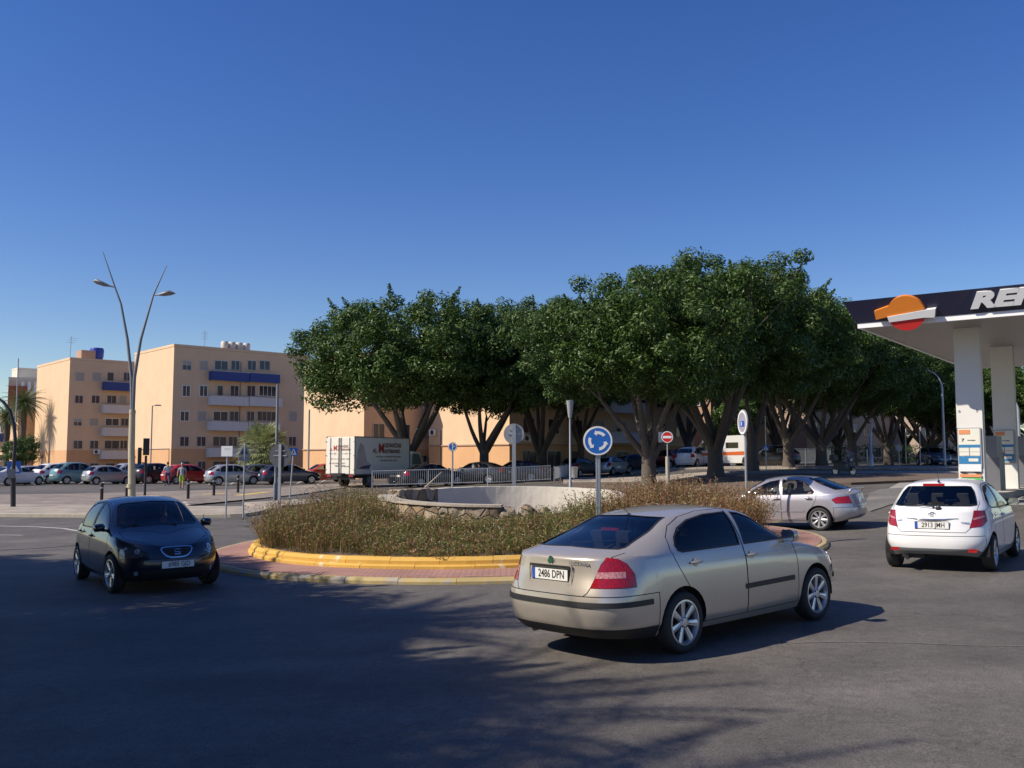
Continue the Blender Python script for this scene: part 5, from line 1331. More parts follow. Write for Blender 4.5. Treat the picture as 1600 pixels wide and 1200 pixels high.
# far left block
B1 = Block(103.5, 119.4, 562, 42, 15.5, 14.6, 'peach apartment block with one blue balcony, farthest left of the balcony blocks', m_b)
for y0, y1, L_ in ((110, 175, [(595, 655, 'shut'), (728, 785, 'shut'), (840, 885), (968, 1015)]), (290, 350, [(588, 645, 'brown'), (718, 775, 'brown'), (838, 905), (935, 985, 'shut')]), (470, 525, [(578, 635, 'half'), (705, 765, 'shut'), (825, 925, 'open', A_frame_w), (948, 1000)]),
                   (643, 705, [(575, 640), (705, 765), (820, 925, 'bars'), (940, 990)]), (820, 870, [(580, 640, 'bars'), (705, 765, 'bars'), (825, 890, 'bars'), (935, 990, 'bars')])):
    for w in L_: B1.window((w[0] / 5, 560 + y0 / 5, w[1] / 5, 560 + y1 / 5), 'R', w[2] if len(w) > 2 else 'open', w[3] if len(w) > 3 else None)
for x0, x1, z_, mt in ((800, 1060, 262, A_balb), (790, 1060, 437, A_balw), (785, 1060, 611, A_balw), (778, 1060, 787, A_balw)):
    u0, u1, z0, z1 = B1.rect((x0 / 5, 560 + (z_ - 65) / 5, x1 / 5, 560 + z_ / 5)); B1.balcony((u0, u1, z0, z0 + 1.1), mt, uvz=True)
B1.ac('R', B1.hit(150, 706)[0], B1.hit(150, 706)[1])
m = MB(); u = B1.hit(201, 570)[0] - 3.2
m.lathe([(.75, 0), (.85, .3), (.9, 1.2), (.8, 1.5), (.001, 1.55)], 20, c=(u, 3, B1.H + .6)); m.build('water_tank', plain('tank_blue', (.02, .05, .35), .5), B1.root, True, angle=40)
m = MB(); m.box((u - 1.4, 3, B1.H + .8), (1.8, 2.2, 1.6)); m.build('roof_hut', A_roof, B1.root)
m = MB(); m.tube([(u - 3.4, 3, B1.H), (u - 3.3, 3, B1.H + 3.4)], .03, 6)
for k in range(3): m.tube([(u - 3.9 + k * .2, 3, B1.H + 2.6 + k * .3), (u - 2.8 + k * .2, 3, B1.H + 2.6 + k * .3)], .014, 5)
m.build('aerial', M_['galv_dark'], B1.root)
# block behind the lorry, and the one behind the second tree
m_c = wallmat('peach_render_ledge', W_peach, W_oran, 3.05)
B3 = Block(568, 85, 505, 42, 14, 11.0, 'peach apartment block with a sunlit blank gable behind the white lorry', m_c, ztop=11.6)
B3.conduit('L', [(10.5, 3.05), (.4, 3.05)]); B3.pipe('L', 4.8, .5, 3.0)
m = MB(); B3.bx(m, 'L', -.06, 11.0, 0, .10, 3.0, 3.12); m.build('ledge', A_roof, B3.root)
for k in range(4):
    for z in (4.1, 7.0, 9.9): B3.window((1.0 + k * 2.9, 2.2 + k * 2.9, z, z + 1.25), 'R', 'shut' if (k + int(z)) % 3 == 0 else 'open', uvz=True)
for k in range(3): B3.window((1.2 + k * 3, 2.4 + k * 3, 1.2, 2.3), 'R', 'bars', uvz=True)
u0, u1, z0, z1 = B3.rect((648, 643, 690, 660)); B3.balcony((7.5, 12.5, 6.2, 7.3), A_balb, uvz=True); B3.balcony((7.5, 12.5, 9.1, 10.2), A_balw, uvz=True)
B4 = Block(796, 80, 500, 42, 26, 11.5, 'peach apartment block with a sunlit blank gable behind the second tree', m_c, ztop=12.6)
m = MB(); B4.bx(m, 'L', -.06, 11.5, 0, .10, 3.0, 3.12); B4.bx(m, 'R', .1, 26, 0, .10, 3.0, 3.12); m.build('ledge', A_roof, B4.root)
B4.pipe('L', 9.6, .5, 4.5); B4.ac('R', B4.hit(820, 692)[0], 3.6); B4.ac('L', B4.hit(679, 678, 'L')[0], 4.3)
for k in range(8):
    for z in (4.1, 7.0, 9.9): B4.window((1.6 + k * 3.05, 2.9 + k * 3.05, z, z + 1.25), 'R', ('shut', 'open', 'half', 'open', 'brown')[(k * 2 + int(z)) % 5], uvz=True)
for k in range(8):
    if k == 2: continue
    B4.window((1.5 + k * 3.05, 3.1 + k * 3.05, 1.0, 2.5), 'R', 'bars', uvz=True)
m = MB(); B4.bx(m, 'R', 7.7, 8.8, 0, .04, .35, 2.5); m.build('door', M_['dark'], B4.root)
for z in (3.3, 6.2, 9.1): B4.balcony((11, 17, z, z + 1.05), A_balw, uvz=True)
# blocks seen under the crowns further right
def plainblock(px, Y, ang, lr, ll, zt, label, mat, floors=(1.1, 4.1, 7.0), step=3.3):
    b = Block(px, Y, 0, ang, lr, ll, label, mat, ztop=zt)
    for k in range(int((lr - 2) / step)):
        for z in floors: b.window((1.2 + k * step, 2.5 + k * step, z, z + 1.3), 'R', ('open', 'bars', 'shut', 'half')[(k + int(z)) % 4] if z > 2 else 'bars', uvz=True)
    for k in range(int((ll - 2) / step)):
        for z in floors[1:]: b.window((1.5 + k * step, 2.6 + k * step, z, z + 1.2), 'L', 'open', uvz=True)
    return b
B5 = plainblock(1112, 104, 42, 13, 12, 11.5, 'pink rendered block seen between the trunks of the largest trees', wallmat('pink_render', (.40, .25, .17)))
B6 = plainblock(1262, 116, 42, 22, 14, 9.0, 'pale rendered block seen under the crowns left of the petrol station', wallmat('pale_render', (.38, .28, .21)))
B7 = plainblock(1440, 128, 42, 30, 16, 8.5, 'low cream building seen under the crowns beside the petrol station columns', wallmat('cream_render', (.42, .33, .26)))
# low block and roofs at the far left edge
A_brick = plain('red_brick', (.34, .09, .05), .85, var=.2, scale=2)
B0 = Block(26, 130, 645, 42, 7, 13, 'low peach building with a blue balcony at the left edge of the photo', wallmat('peach_low', (.66, .45, .28)))
B0.window((12, 662, 16, 676), 'L', 'open'); B0.window((2, 662, 6, 676), 'L', 'open'); B0.window((12, 700, 20, 712), 'L', 'open')
u0, u1, z0, z1 = B0.rect((-20, 674, 8, 690), 'L'); B0.balcony((u0, u1, z0, z0 + 1.2), A_balb, 'L', uvz=True); B0.balcony((u0, u1, z0 - 3, z0 - 1.9), A_balw, 'L', uvz=True)
Bw = Block(22, 165, 577, 42, 9, 4.0, 'white stair tower rising above the roofs at the left edge', wallmat('white_render', (.72, .66, .55)), name='stair_tower', cat='tower')
Bw2 = Block(8, 160, 592, 20, 30, 10, 'white and brick apartment block behind the palm at the left edge', wallmat('white_render_b', (.68, .62, .52), (.60, .50, .36), 16.0))
m = MB(); Bw2.bx(m, 'R', .05, 2.9, .0, .25, 8, Bw2.H - 1.2); m.build('brick_panel', A_brick, Bw2.root)
m = MB()
for k in range(24): Bw2.bx(m, 'R', 2 + k * 1.0, 2.5 + k * 1.0, .0, .15, Bw2.H - 2.2, Bw2.H - .4)
m.build('balustrade', M_['white'], Bw2.root)
for k in range(5): Bw2.window((4 + k * 4, 6 + k * 4, Bw2.H - 7, Bw2.H - 5), 'R', 'brown', uvz=True)
m = MB(); c = P(20, 590, 158)
# distant low roofs so the horizon is closed between the blocks
Bfar = Block(-120, 150, 640, 20, 46, 12, 'long low ochre block closing the view at the left edge', wallmat('ochre_render', (.52, .36, .24)), ztop=8.5)

# ================================================================ TREES
A_bark = plain('ficus_bark', (.105, .085, .07), .9, var=.35, scale=3, bump=.9, bscale=9)
L_ficus = leafm('ficus_leaf', [(.036, .074, .016), (.058, .112, .022), (.090, .155, .030), (.022, .048, .012), (.125, .195, .040)], .42, .22)
L_light = leafm('bright_leaf', [(.06, .12, .02), (.09, .17, .03), (.05, .10, .02)], .5, .3)
def limb(m, p, d, ln, r, rr, depth, tips, bend=.25, sides=8):
    n = 6; pts = [p]; rad = [r]; cur = p.copy(); dd = d.copy()
    for i in range(n):
        dd = (dd + Vector((rr.uniform(-1, 1), rr.uniform(-1, 1), rr.uniform(-.3, .6))) * bend / n * 1.6).normalized()
        cur = cur + dd * ln / n; pts.append(cur.copy()); rad.append(r * (1 - .45 * (i + 1) / n))
    m.tube(pts, rad, sides, False)
    if depth == 0: tips.append(pts[-1]); return
    for k in range(rr.choice((2, 3))):
        a = rr.uniform(0, 6.283); s = Vector((math.cos(a), math.sin(a), rr.uniform(-.1, .5))).normalized()
        nd = (dd * 1.25 + s * rr.uniform(.4, .8)).normalized()
        limb(m, pts[-1 - rr.choice((0, 0, 1))], nd, ln * rr.uniform(.62, .8), rad[-1] * rr.uniform(.6, .75), rr, depth - 1, tips, bend, max(5, sides - 2))
def leaf_cluster(V, F, c, rad, n, rr, size, up=.5, out=None, squash=.75):
    for _ in range(n):
        d = Vector((rr.gauss(0, 1), rr.gauss(0, 1), rr.gauss(0, 1))).normalized(); q = rad * rr.uniform(.45, 1.0)
        p = c + Vector((d.x, d.y, d.z * squash)) * q
        nn = (d * .8 + Vector((rr.gauss(0, .5), rr.gauss(0, .5), up + rr.gauss(0, .4)))).normalized()
        t = nn.cross(Vector((rr.gauss(0, 1), rr.gauss(0, 1), rr.gauss(0, 1)))).normalized(); b = nn.cross(t)
        L, W = size * rr.uniform(.7, 1.3), size * rr.uniform(.30, .5); k = len(V)
        V += [tuple(p - t * L), tuple(p + b * W + nn * W * .2), tuple(p + t * L), tuple(p - b * W + nn * W * .2)]; F.append((k, k + 1, k + 2, k + 3))
def ficus(seed, H=13.0, RX=6.5, fork=2.4, tr=.45, bottom=5.8, leaves=330, ncl=270, lsize=.128, nl=6):
    rr = random.Random(seed); m = MB(); tips = []
    m.tube([(0, 0, -.4), (0, 0, .15), (.03, .02, .7), (0, .03, fork * .7), (0, 0, fork + .25)], [tr * 1.5, tr * 1.2, tr * 1.02, tr * .95, tr * .98], 14, False)
    a0 = rr.uniform(0, 6)
    for k in range(nl):
        a = a0 + 2 * math.pi * k / nl + rr.uniform(-.3, .3); e = rr.uniform(.40, .95)
        d = Vector((math.cos(a) * e, math.sin(a) * e, 1)).normalized()
        limb(m, Vector((math.cos(a) * tr * .42, math.sin(a) * tr * .42, fork * rr.uniform(.72, .98))), d, (bottom - fork) * rr.uniform(1.1, 1.45), tr * rr.uniform(.42, .62), rr, 2, tips)
    trunk = m.mesh('trunk', A_bark, True, 0)
    V, F = [], []; cz = bottom + (H - bottom) * .30
    ph = [rr.uniform(0, 6.28) for _ in range(6)]
    def shape(a, e):                            # uneven outline
        return 1 + .09 * math.sin(3 * a + ph[0]) + .07 * math.sin(5 * a + ph[1] + 2 * e) + .06 * math.sin(4 * e + ph[2]) + .05 * math.sin(9 * a + ph[3])
    for k in range(ncl):
        z = 1 - 2 * (k + .5) / ncl; a = k * 2.39996 + rr.uniform(-.2, .2); e = math.asin(z)
        rz = (H - cz) if z > 0 else (cz - bottom) * 1.0
        lay = 1.0 if rr.random() < .66 else rr.uniform(.55, .85); q = shape(a, e) * lay * rr.uniform(.88, 1.07 - .07 * max(0, z))
        if z > .35: q = min(q, 1.0)
        ce = abs(math.cos(e))**(.62 if z > 0 else .75)
        c = Vector((RX * ce * math.cos(a) * q, RX * ce * math.sin(a) * q, cz + rz * z * q))
        if z < 0: c.z += rr.uniform(-.5, .6)
        q2 = rr.uniform(.62, 1.28); leaf_cluster(V, F, c, q2, int(leaves * q2 * rr.uniform(.85, 1.1)), rr, lsize)
        if z > -.2 and rr.random() < .22:       # sprigs sticking out
            o = (c - Vector((0, 0, cz))).normalized()
            o = (o + Vector((rr.uniform(-.3, .3), rr.uniform(-.3, .3), .5))).normalized()
            for s in range(6): leaf_cluster(V, F, c + o * (.45 + .17 * s),   .30 - .045 * s, 26 - 3 * s, rr, lsize * .85)
    for t in tips:
        if rr.random() < .8: leaf_cluster(V, F, t + Vector((0, 0, .4)), rr.uniform(.7, 1.1), int(leaves * .8), rr, lsize)
    me = bpy.data.meshes.new('crown'); me.from_pydata(V, [], F); me.materials.append(L_ficus); me.update()
    return trunk, me
FIC = [ficus(1), ficus(2, 13.5, 6.2, 2.2, .50, 6.0, 330, 270, .128, 7), ficus(5, 12.5, 6.6, 2.7, .42, 5.6, 330, 270, .128, 5)]
def put_ficus(v, x, y, sx, sz, rz, label, group='ficus trees along the street', name='ficus_tree', tsx=None):
    r = empty(name, (x, y, G(x, y)), rz, label, 'tree', group); r.scale = (sx, sx, sz)
    link('trunk', FIC[v][0], r); link('crown', FIC[v][1], r); return r
# (trunk px, depth, crown width factor, top py, variant, rotation, label)
TREES = [(640, 68, 1.14, 446, 0, .3, 'broad ficus tree with a thick forked trunk beside the lorry, leftmost of the row'),
         (757, 68, .84, 474, 2, 1.9, 'ficus tree in front of the sunlit gable, second from the left of the row'),
         (846, 73, .86, 456, 1, 4.0, 'ficus tree just behind the round grey sign, third from the left of the row'),
         (1014, 49, .86, 404, 0, 2.35, 'ficus tree with a pale trunk rising behind the blue roundabout sign'),
         (1118, 53, .90, 392, 1, .9, 'tallest ficus tree, beside the no entry sign'),
         (1176, 58, .84, 414, 2, 3.2, 'ficus tree behind the round sign post at the right of the roundabout'),
         (1232, 66, .86, 440, 0, 4.4, 'ficus tree rising behind the roof of the silver saloon'),
         (1284, 70, .82, 466, 1, 2.2, 'ficus tree just left of the parked scooter'),
         (1332, 76, .84, 492, 2, .2, 'ficus tree just right of the parked scooter'),
         (1388, 84, .84, 512, 0, 1.2, 'ficus tree behind the flared lamp near the petrol station'),
         (1452, 92, .90, 532, 1, 5.1, 'ficus tree behind the oncoming blue car'),
         (908, 84, .78, 470, 2, 2.9, 'dark ficus tree standing back behind the row, above the parked silver car'),
         (1075, 92, .8, 470, 0, 5.6, 'ficus tree standing back behind the tallest one'),
         (1500, 100, .88, 548, 2, 3.9, 'ficus tree hidden behind the first petrol station column'),
         (1562, 88, .80, 562, 0, .8, 'ficus tree seen between the petrol station columns'),
         (1215, 100, .85, 500, 1, 3.3, 'ficus tree far behind, between the saloon and the pale block'),
         (1310, 104, .85, 520, 0, 2.0, 'ficus tree far behind the parked scooter'),
         (1415, 108, .85, 540, 2, .4, 'ficus tree far behind, above the small round dark sign'),
         (965, 96, .80, 490, 1, 1.4, 'ficus tree far behind the blue roundabout sign'),
         (1640, 84, .85, 566, 1, 1.8, 'ficus tree right of the second petrol station column')]
for px, Y, w, tp, v, rz, lb in TREES:
    b = gx(px, Y); h = topz(tp, Y, px) - b.z; H0 = (13.0, 13.5, 12.5)[v] + .9
    put_ficus(v, b.x, b.y, w, h / H0, rz, lb)
# trees behind and left of the camera whose shade falls over the road
for i, (x, y, s, sz, v, rz, lb) in enumerate([(-16.9, 10.8, .84, .84, 0, .7, 'ficus tree on the pavement left of the camera shading the road'), (-14.0, 5.2, .74, .84, 2, 2.2, 'ficus tree left of the camera over the near lane'), (-21.5, 15.8, .62, .80, 1, 4.0, 'ficus tree beyond the left edge shading the navy car'),
        (-17.5, 3.2, .85, .86, 1, 1.0, 'ficus tree far left of the camera, second row'), (-12.0, -.6, .70, .82, 0, 3.0, 'ficus tree close beside the camera on its left'), (-15.6, 15.4, .50, .72, 2, 5.0, 'small ficus tree at the far end of the left row')]):
    put_ficus(v, x, y, s, sz, rz, lb, group='trees left of the camera')
# unseen block added left of the camera to cast solid shade on near road
BL = Block(0, 0, 0, 90, 22, 11, 'peach apartment block on the pavement left of the camera, outside the photo', m_c, ztop=15.0, pos=(-17.6, -13.6, 0))
for k in range(6):
    for z in (1.4, 4.3, 7.2, 10.1): BL.window((1.6 + k * 3.5, 3.1 + k * 3.5, z, z + 1.35), 'R', ('open', 'shut', 'half', 'bars')[(k + int(z)) % 4], uvz=True)
# palms
def palm(name, x, y, h, tr, nf, fl, label, seed, fan=False, sc_=1.0, mat=None, trunk_mat=None, z=None):
    rr = random.Random(seed); r = empty(name, (x, y, G(x, y) if z is None else z), 0, label, 'palm tree')
    m = MB(); k = 10
    m.tube([(.04 * math.sin(i), 0, h * i / k - .2) for i in range(k + 1)], [tr * (1.15 - .25 * i / k + .06 * (i % 2)) for i in range(k + 1)], 12, False); m.build('trunk', trunk_mat or A_bark, r, True)
    m = MB()
    for i in range(nf):
        a = i * 2.39996; e = 1.35 - 2.1 * ((i + .5) / nf); L = fl * rr.uniform(.85, 1.1)
        o = Vector((0, 0, h)); d = Vector((math.cos(a) * math.cos(e), math.sin(a) * math.cos(e), math.sin(e))); pts = []
        for s in range(8):
            pts.append(o.copy()); d = (d + Vector((0, 0, -.17 if not fan else -.06))).normalized(); o = o + d * L / 7
        m.tube(pts if not fan else pts[:5], [.035 * (1 - s / 9) for s in range(8 if not fan else 5)], 4, False)
        if fan:
            c = pts[4]; t = (pts[4] - pts[3]).normalized(); s_ = t.cross(Vector((0, 0, 1))).normalized(); u_ = s_.cross(t)
            for q in range(15):
                b = -1.25 + 2.5 * q / 14; f = (t * math.cos(b) + s_ * math.sin(b)); w = (s_ * math.cos(b) - t * math.sin(b)) * .055
                l2 = L * .5 * rr.uniform(.85, 1.1); e1 = c + f * l2 * .6 + u_ * .05; e2 = c + f * l2 + Vector((0, 0, -.12 * l2 * rr.random() * 2))
                m.poly([c - w * .3, e1 - w, e2, e1 + w])
        else:
            for s in range(1, 8):
                t = (pts[s] - pts[s - 1]).normalized(); s_ = t.cross(Vector((0, 0, 1)))
                s_ = s_.normalized() if s_.length > .01 else Vector((1, 0, 0))
                for q in range(4):
                    b = pts[s - 1].lerp(pts[s], q / 4); l2 = L * .26 * math.sin(math.pi * min(.95, (s + q / 4) / 8 + .08))
                    for sg in (-1, 1):
                        f = (s_ * sg + t * .7 + Vector((0, 0, -.35 - .3 * rr.random()))).normalized(); w = t * .035
                        m.poly([b - w, b + f * l2 * .55, b + f * l2, b + w])
    m.build('fronds', mat or L_palm, r); r.scale = (sc_,) * 3; return r
L_palm = leafm('palm_frond', [(.05, .10, .03), (.09, .14, .05), (.14, .17, .07), (.04, .07, .025)], .5, .2)
L_fan = leafm('fan_palm_frond', [(.26, .30, .13), (.34, .37, .18), (.18, .24, .09), (.40, .39, .22)], .5, .25)
b = gx(412, 84); palm('fan_palm', b.x, b.y, 2.7, .38, 90, 2.7, 'bushy fan palm in front of the balcony block', 3, fan=True, mat=L_fan)
b = gx(34, 124); palm('date_palm', b.x, b.y, 9.6, .38, 70, 3.4, 'tall date palm in front of the white and brick block at the left edge', 4)
b = gx(9, 126); palm('date_palm', b.x, b.y, 7.8, .36, 60, 3.2, 'shorter date palm partly hidden at the left edge', 6)
for x, y, h, nf, fl, sd, lb in ((-14.3, 8.6, 11.0, 95, 3.3, 11, 'tall palm on the pavement left of the camera, farthest of three'), (-12.0, 4.9, 9.6, 90, 3.3, 12, 'palm on the pavement left of the camera, middle of three'), (-11.2, 2.6, 9.4, 90, 3.2, 13, 'palm on the pavement left of the camera, nearest of three')):
    palm('date_palm', x, y, h, .26, nf, fl, lb, sd)
# round trees at the left edge
rr = random.Random(77); V, F = [], []
for k in range(70):
    d = Vector((rr.gauss(0, 1), rr.gauss(0, 1), rr.gauss(0, 1))).normalized() * rr.uniform(.6, 1)
    leaf_cluster(V, F, Vector((d.x * 1.9, d.y * 1.9, 3.6 + d.z * 1.7)), .6, 60, rr, .13)
cm_ = bpy.data.meshes.new('crown'); cm_.from_pydata(V, [], F); cm_.materials.append(L_ficus)
m = MB(); m.tube([(0, 0, -.2), (0, .05, 1.2), (.05, 0, 2.6)], [.2, .16, .14], 10, False)
for k in range(5):
    a = k * 1.3; m.tube([(.03, 0, 2.0), (.7 * math.cos(a), .7 * math.sin(a), 3.2)], [.09, .04], 6, False)
tm_ = m.mesh('trunk', A_bark, True)
for px, Y, s, lb in ((24, 96, .80, 'dark round street tree behind the curved mast at the left edge'), (40, 99, .85, 'lighter round street tree beside the low peach building'), (1480, 108, 1.6, 'bushy tree behind the petrol station column'), (1150, 86, 1.2, 'small bright green tree under the tallest ficus')):
    b = gx(px, Y); r = empty('street_tree', b, s, lb, 'tree'); r.scale = (s, s, s); link('trunk', tm_, r); link('crown', cm_, r)
# ================================================================ STREET FURNITURE
def facing(x, y, tx=0.0, ty=0.0): return math.atan2(ty - y, tx - x) + math.pi / 2     # local -Y looks at (tx,ty)
def post(root, h, r=.03, mat=None, name='post', x=0, y=0, z0=-.1):
    m = MB(); m.tube([(x, y, z0), (x, y, h)], r, 12); return m.build(name, mat or M_['galv'], root, True, angle=50)
RXM = Matrix.Rotation(R(90), 3, 'X')            # local z -> -y (towards the viewer side)
def disc(root, name, z, r, mat, y=-.045, t=.02, rim=None, back=None):
    m = MB(); m.lathe([(.001, 0), (r, 0), (r, t), (r - .012, t + .006)], 40, RXM, back or M_['signback'], (0, y, z)); m.lathe([(r - .012, t + .006), (.001, t + .006)], 40, RXM, mat, (0, y, z))
    o = m.build(name, None, root)
    if rim:
        m = MB(); m.lathe([(r - .012, t + .0065), (r - .012, t + .010), (r - .04, t + .010), (r - .04, t + .0065)], 40, RXM, rim, (0, y, z)); m.build('border', None, o)
    return o, y - t - .012
def flat(root, name, pts, z, y, mat, t=.004):
    m = MB(); m.prism([(a, b) for a, b in pts], RXM @ Matrix.Diagonal((1, 1, 1)), t, mat, (0, y, z)); return m.build(name, None, root)
def sign_root(name, px, py, yaw_off=0.0, label='', cat='sign', pos=None):
    p = pos if pos is not None else at(px, py); return empty(name, p, facing(p.x, p.y) + R(yaw_off), label, cat)
def arrow_arc(r0, w, a0, a1, head=.13):
    n = 10; A = np.linspace(a0, a1, n); o = [((r0 + w / 2) * math.cos(a), (r0 + w / 2) * math.sin(a)) for a in A]; i = [((r0 - w / 2) * math.cos(a), (r0 - w / 2) * math.sin(a)) for a in A[::-1]]
    s = 1 if a1 > a0 else -1
    t = [((r0 + w * 1.05) * math.cos(a1), (r0 + w * 1.05) * math.sin(a1)), (r0 * math.cos(a1 + s * head * 2.6), r0 * math.sin(a1 + s * head * 2.6)), ((r0 - w * 1.05) * math.cos(a1), (r0 - w * 1.05) * math.sin(a1))]
    return o, t, i
# blue roundabout sign on the island: pole base at px 935, disc centre (933,689), radius 23px
p = gx(934, 21.0); p = Vector((p.x - .0, 19.2, island_z(p.x, 19.2) - .1)); p.x = (934 - 800) / F_PX * 19.2
s1 = sign_root('roundabout_sign', 0, 0, 0, 'round blue roundabout sign with three white arrows on a grey post in the island', pos=p)
zc = topz(689, 19.2, 934) - p.z; rd = 23.2 / F_PX * 19.2 * .995
m = MB(); m.box((0, 0, zc / 2 + .1), (.10, .055, zc + .2)); m.box((0.022, -.03, zc / 2 + .1), (.02, .012, zc + .2)); m.box((-.03, -.03, zc / 2 + .1), (.02, .012, zc + .2)); m.build('post', M_['galv'], s1)
dsc, yy = disc(s1, 'sign_face', zc, rd, M_['blue'], y=-.04, rim=M_['white'])
for k in range(3):
    a0 = R(38) + k * 2 * math.pi / 3; o_, t_, i_ = arrow_arc(rd * .55, rd * .20, a0, a0 + R(62), .12)
    m = MB(); n_ = len(o_)
    for j in range(n_ - 1): m.poly([Vector((q[0], yy, zc + q[1])) for q in (o_[j], o_[j + 1], i_[n_ - 2 - j], i_[n_ - 1 - j])], M_['white'])
    m.poly([Vector((q[0], yy, zc + q[1])) for q in t_], M_['white']); m.build('arrow', None, dsc)
# grey-backed round sign behind the basin
def back_sign(px, pbase, ptop, pc, r, Y, label, yaw=0, mat=None, wpost=.05, name='road_sign', dk=None):
    b = gx(px, Y); r_ = sign_root(name, 0, 0, 180 + yaw, label, pos=b); zt = topz(ptop, Y, px) - b.z; zc = topz(pc, Y, px) - b.z
    m = MB(); m.box((0, 0.03, zt / 2), (wpost, .05, zt)); m.build('post', M_['galv'], r_)
    d, _ = disc(r_, 'sign_plate', zc, r, M_['blue'] if mat is None else mat, y=-.0, back=dk or M_['signback'])
    m = MB(); m.box((0, -.0 + .012, zc), (r * 1.2, .02, .04)); m.box((0, .012, zc + r * .4), (r * .9, .02, .03)); m.build('bracket', M_['galv'], r_)
    return r_
back_sign(803, 760, 662, 678, 16 / F_PX * 30, 30.0, 'round road sign seen from its grey back, on a wide grey post behind the basin', wpost=.12)
r438 = back_sign(438, 800, 694, 712, 18.5 / F_PX * 34, 34.0, 'large round sign seen from its dark grey back on a post left of the scrub', yaw=-25, wpost=.10, dk=M_['sign_shaded'])
# front-facing small signs
def disc_sign(px, Y, pc, rpx, mat, label, yaw=0, rim=None, deco=None, name='road_sign', post_r=.03, foot=None):
    b = gx(px, Y) if foot is None else foot; r_ = sign_root(name, 0, 0, yaw, label, pos=b); zc = topz(pc, Y, px) - b.z; r = rpx / F_PX * Y
    post(r_, zc + r * .9, post_r); d, yy = disc(r_, 'sign_face', zc, r, mat, rim=rim)
    if deco: deco(d, zc, r, yy)
    return r_
def deco_turn(d, z, r, y):
    m = MB()
    for pts in ([(-.1, -.65), (.08, -.65), (.08, .35), (-.1, .35)], [(-.32, .30), (.30, .30), (-.01, .75)], [(.08, -.25), (.5, .02), (.5, .2), (.08, -.05)]): m.poly([Vector((a * r, y, z + b * r)) for a, b in pts], M_['white'])
    m.build('arrow', None, d)
disc_sign(707, 31.5, 698, 7.2, M_['blue'], 'small round blue sign with a white arrow, in front of the second tree', deco=deco_turn, rim=M_['white'])
def deco_noentry(d, z, r, y):
    m = MB(); m.poly([Vector((a * r, y, z + b * r)) for a, b in ((-.72, -.2), (.72, -.2), (.72, .2), (-.72, .2))], M_['white']); m.build('bar', None, d)
r_ = disc_sign(1043, 45, 683, 9.2, M_['red'], 'round red no entry sign with a white bar, left of the tallest tree', deco=deco_noentry, rim=M_['white'])
m = MB(); m.tube([(0.0, .02, -.1), (0, .02, 1.75)], .10, 12); m.build('post_sleeve', A_kerb, r_, True, angle=50)
m = MB(); h = topz(683, 45, 1043) - gx(1043, 45).z; m.poly([(-.42, .02, h + .25), (-.42, .02, h - .25), (-.24, .12, h - .25), (-.24, .12, h + .25)], M_['white']); m.build('side_plate', None, r_)
def deco_plates(d, z, r, y):
    m = MB()
    for a0, a1, mt in ((0, 2 * math.pi, M_['signback']),):
        m.lathe([(r * .93, .0), (r * .93, .003), (r * .78, .003), (r * .78, 0)], 32, RXM, M_['white'], (0, y, z))
    m.box((0, y - .004, z - r * .1), (r * .75, .006, r * .42), mat=M_['eublue']); m.box((-r * .1, y - .009, z - r * .1), (r * .12, .004, r * .3), mat=M_['white']); m.build('pictogram', None, d)
b = at(1163, 800); b = Vector((6.05, 24.2, 0)); b.x = (1164 - 800) / F_PX * 24.2; b.z = G(b.x, b.y)
disc_sign(1164, 24.2, 660, 20, plain('sign_faded', (.30, .30, .36), .5), 'round faded sign turned nearly edge-on, on a grey post at the right of the scrub', yaw=-68, rim=M_['signback'], deco=deco_plates, foot=b)
def crossing_plate(root, z, s, y, bgmat=None):
    """square blue sign with white triangle and walking figure"""
    m = MB(); m.box((0, y, z), (s, .02, s), mat=bgmat or M_['blue']); o = m.build('sign_face', None, root)
    m = MB(); q = y - .013; m.poly([(-s * .42, q, z - s * .36), (s * .42, q, z - s * .36), (0, q, z + s * .42)], M_['white']); m.build('triangle', None, o)
    m = MB(); q = y - .017
    m.lathe([(s * .05, 0), (.001, 0)], 12, RXM, M_['ink'], (.0, q, z + s * .17)); m.poly([(-s * .05, q, z - s * .08), (s * .05, q, z - s * .08), (s * .05, q, z + s * .11), (-s * .05, q, z + s * .11)], M_['ink'])
    for a, b_ in ((-.14, -.30), (.14, -.30)): m.poly([(-s * .03, q, z - s * .07), (s * .03, q, z - s * .07), (s * (a + .035), q, z + s * b_), (s * (a - .035), q, z + s * b_)], M_['ink'])
    for a, b_ in ((-.15, -.04), (.14, -.02)): m.poly([(-s * .02, q, z + s * .10), (s * .02, q, z + s * .05), (s * (a + .02), q, z + s * b_), (s * (a - .02), q, z + s * (b_ + .02))], M_['ink'])
    m.build('walking_figure', None, o); return o
def crossing_sign(px, py, Y, pc, spx, label, yaw=0, lean=0, ptop=None):
    b = gx(px, Y); r_ = sign_root('pedestrian_sign', 0, 0, yaw, label, pos=b); zc = topz(pc, Y, px) - b.z; s = spx / F_PX * Y
    post(r_, (topz(ptop, Y, px) - b.z) if ptop else zc + s * .4, .03); crossing_plate(r_, zc, s, -.045)
    if lean: r_.rotation_euler = (0, R(lean), r_.rotation_euler.z)
    return r_
crossing_sign(453, 781, 42, 706, 12.5, 'square blue pedestrian crossing sign on a leaning thin post, right of the round grey sign', lean=3.5)
crossing_sign(22, 765, 52, 730, 19, 'square blue pedestrian crossing sign on a post at the left edge', yaw=6, ptop=560)
crossing_sign(1197, 735, 60, 700, 8.5, 'small square pedestrian crossing sign under the trees, above the black car', ptop=650)
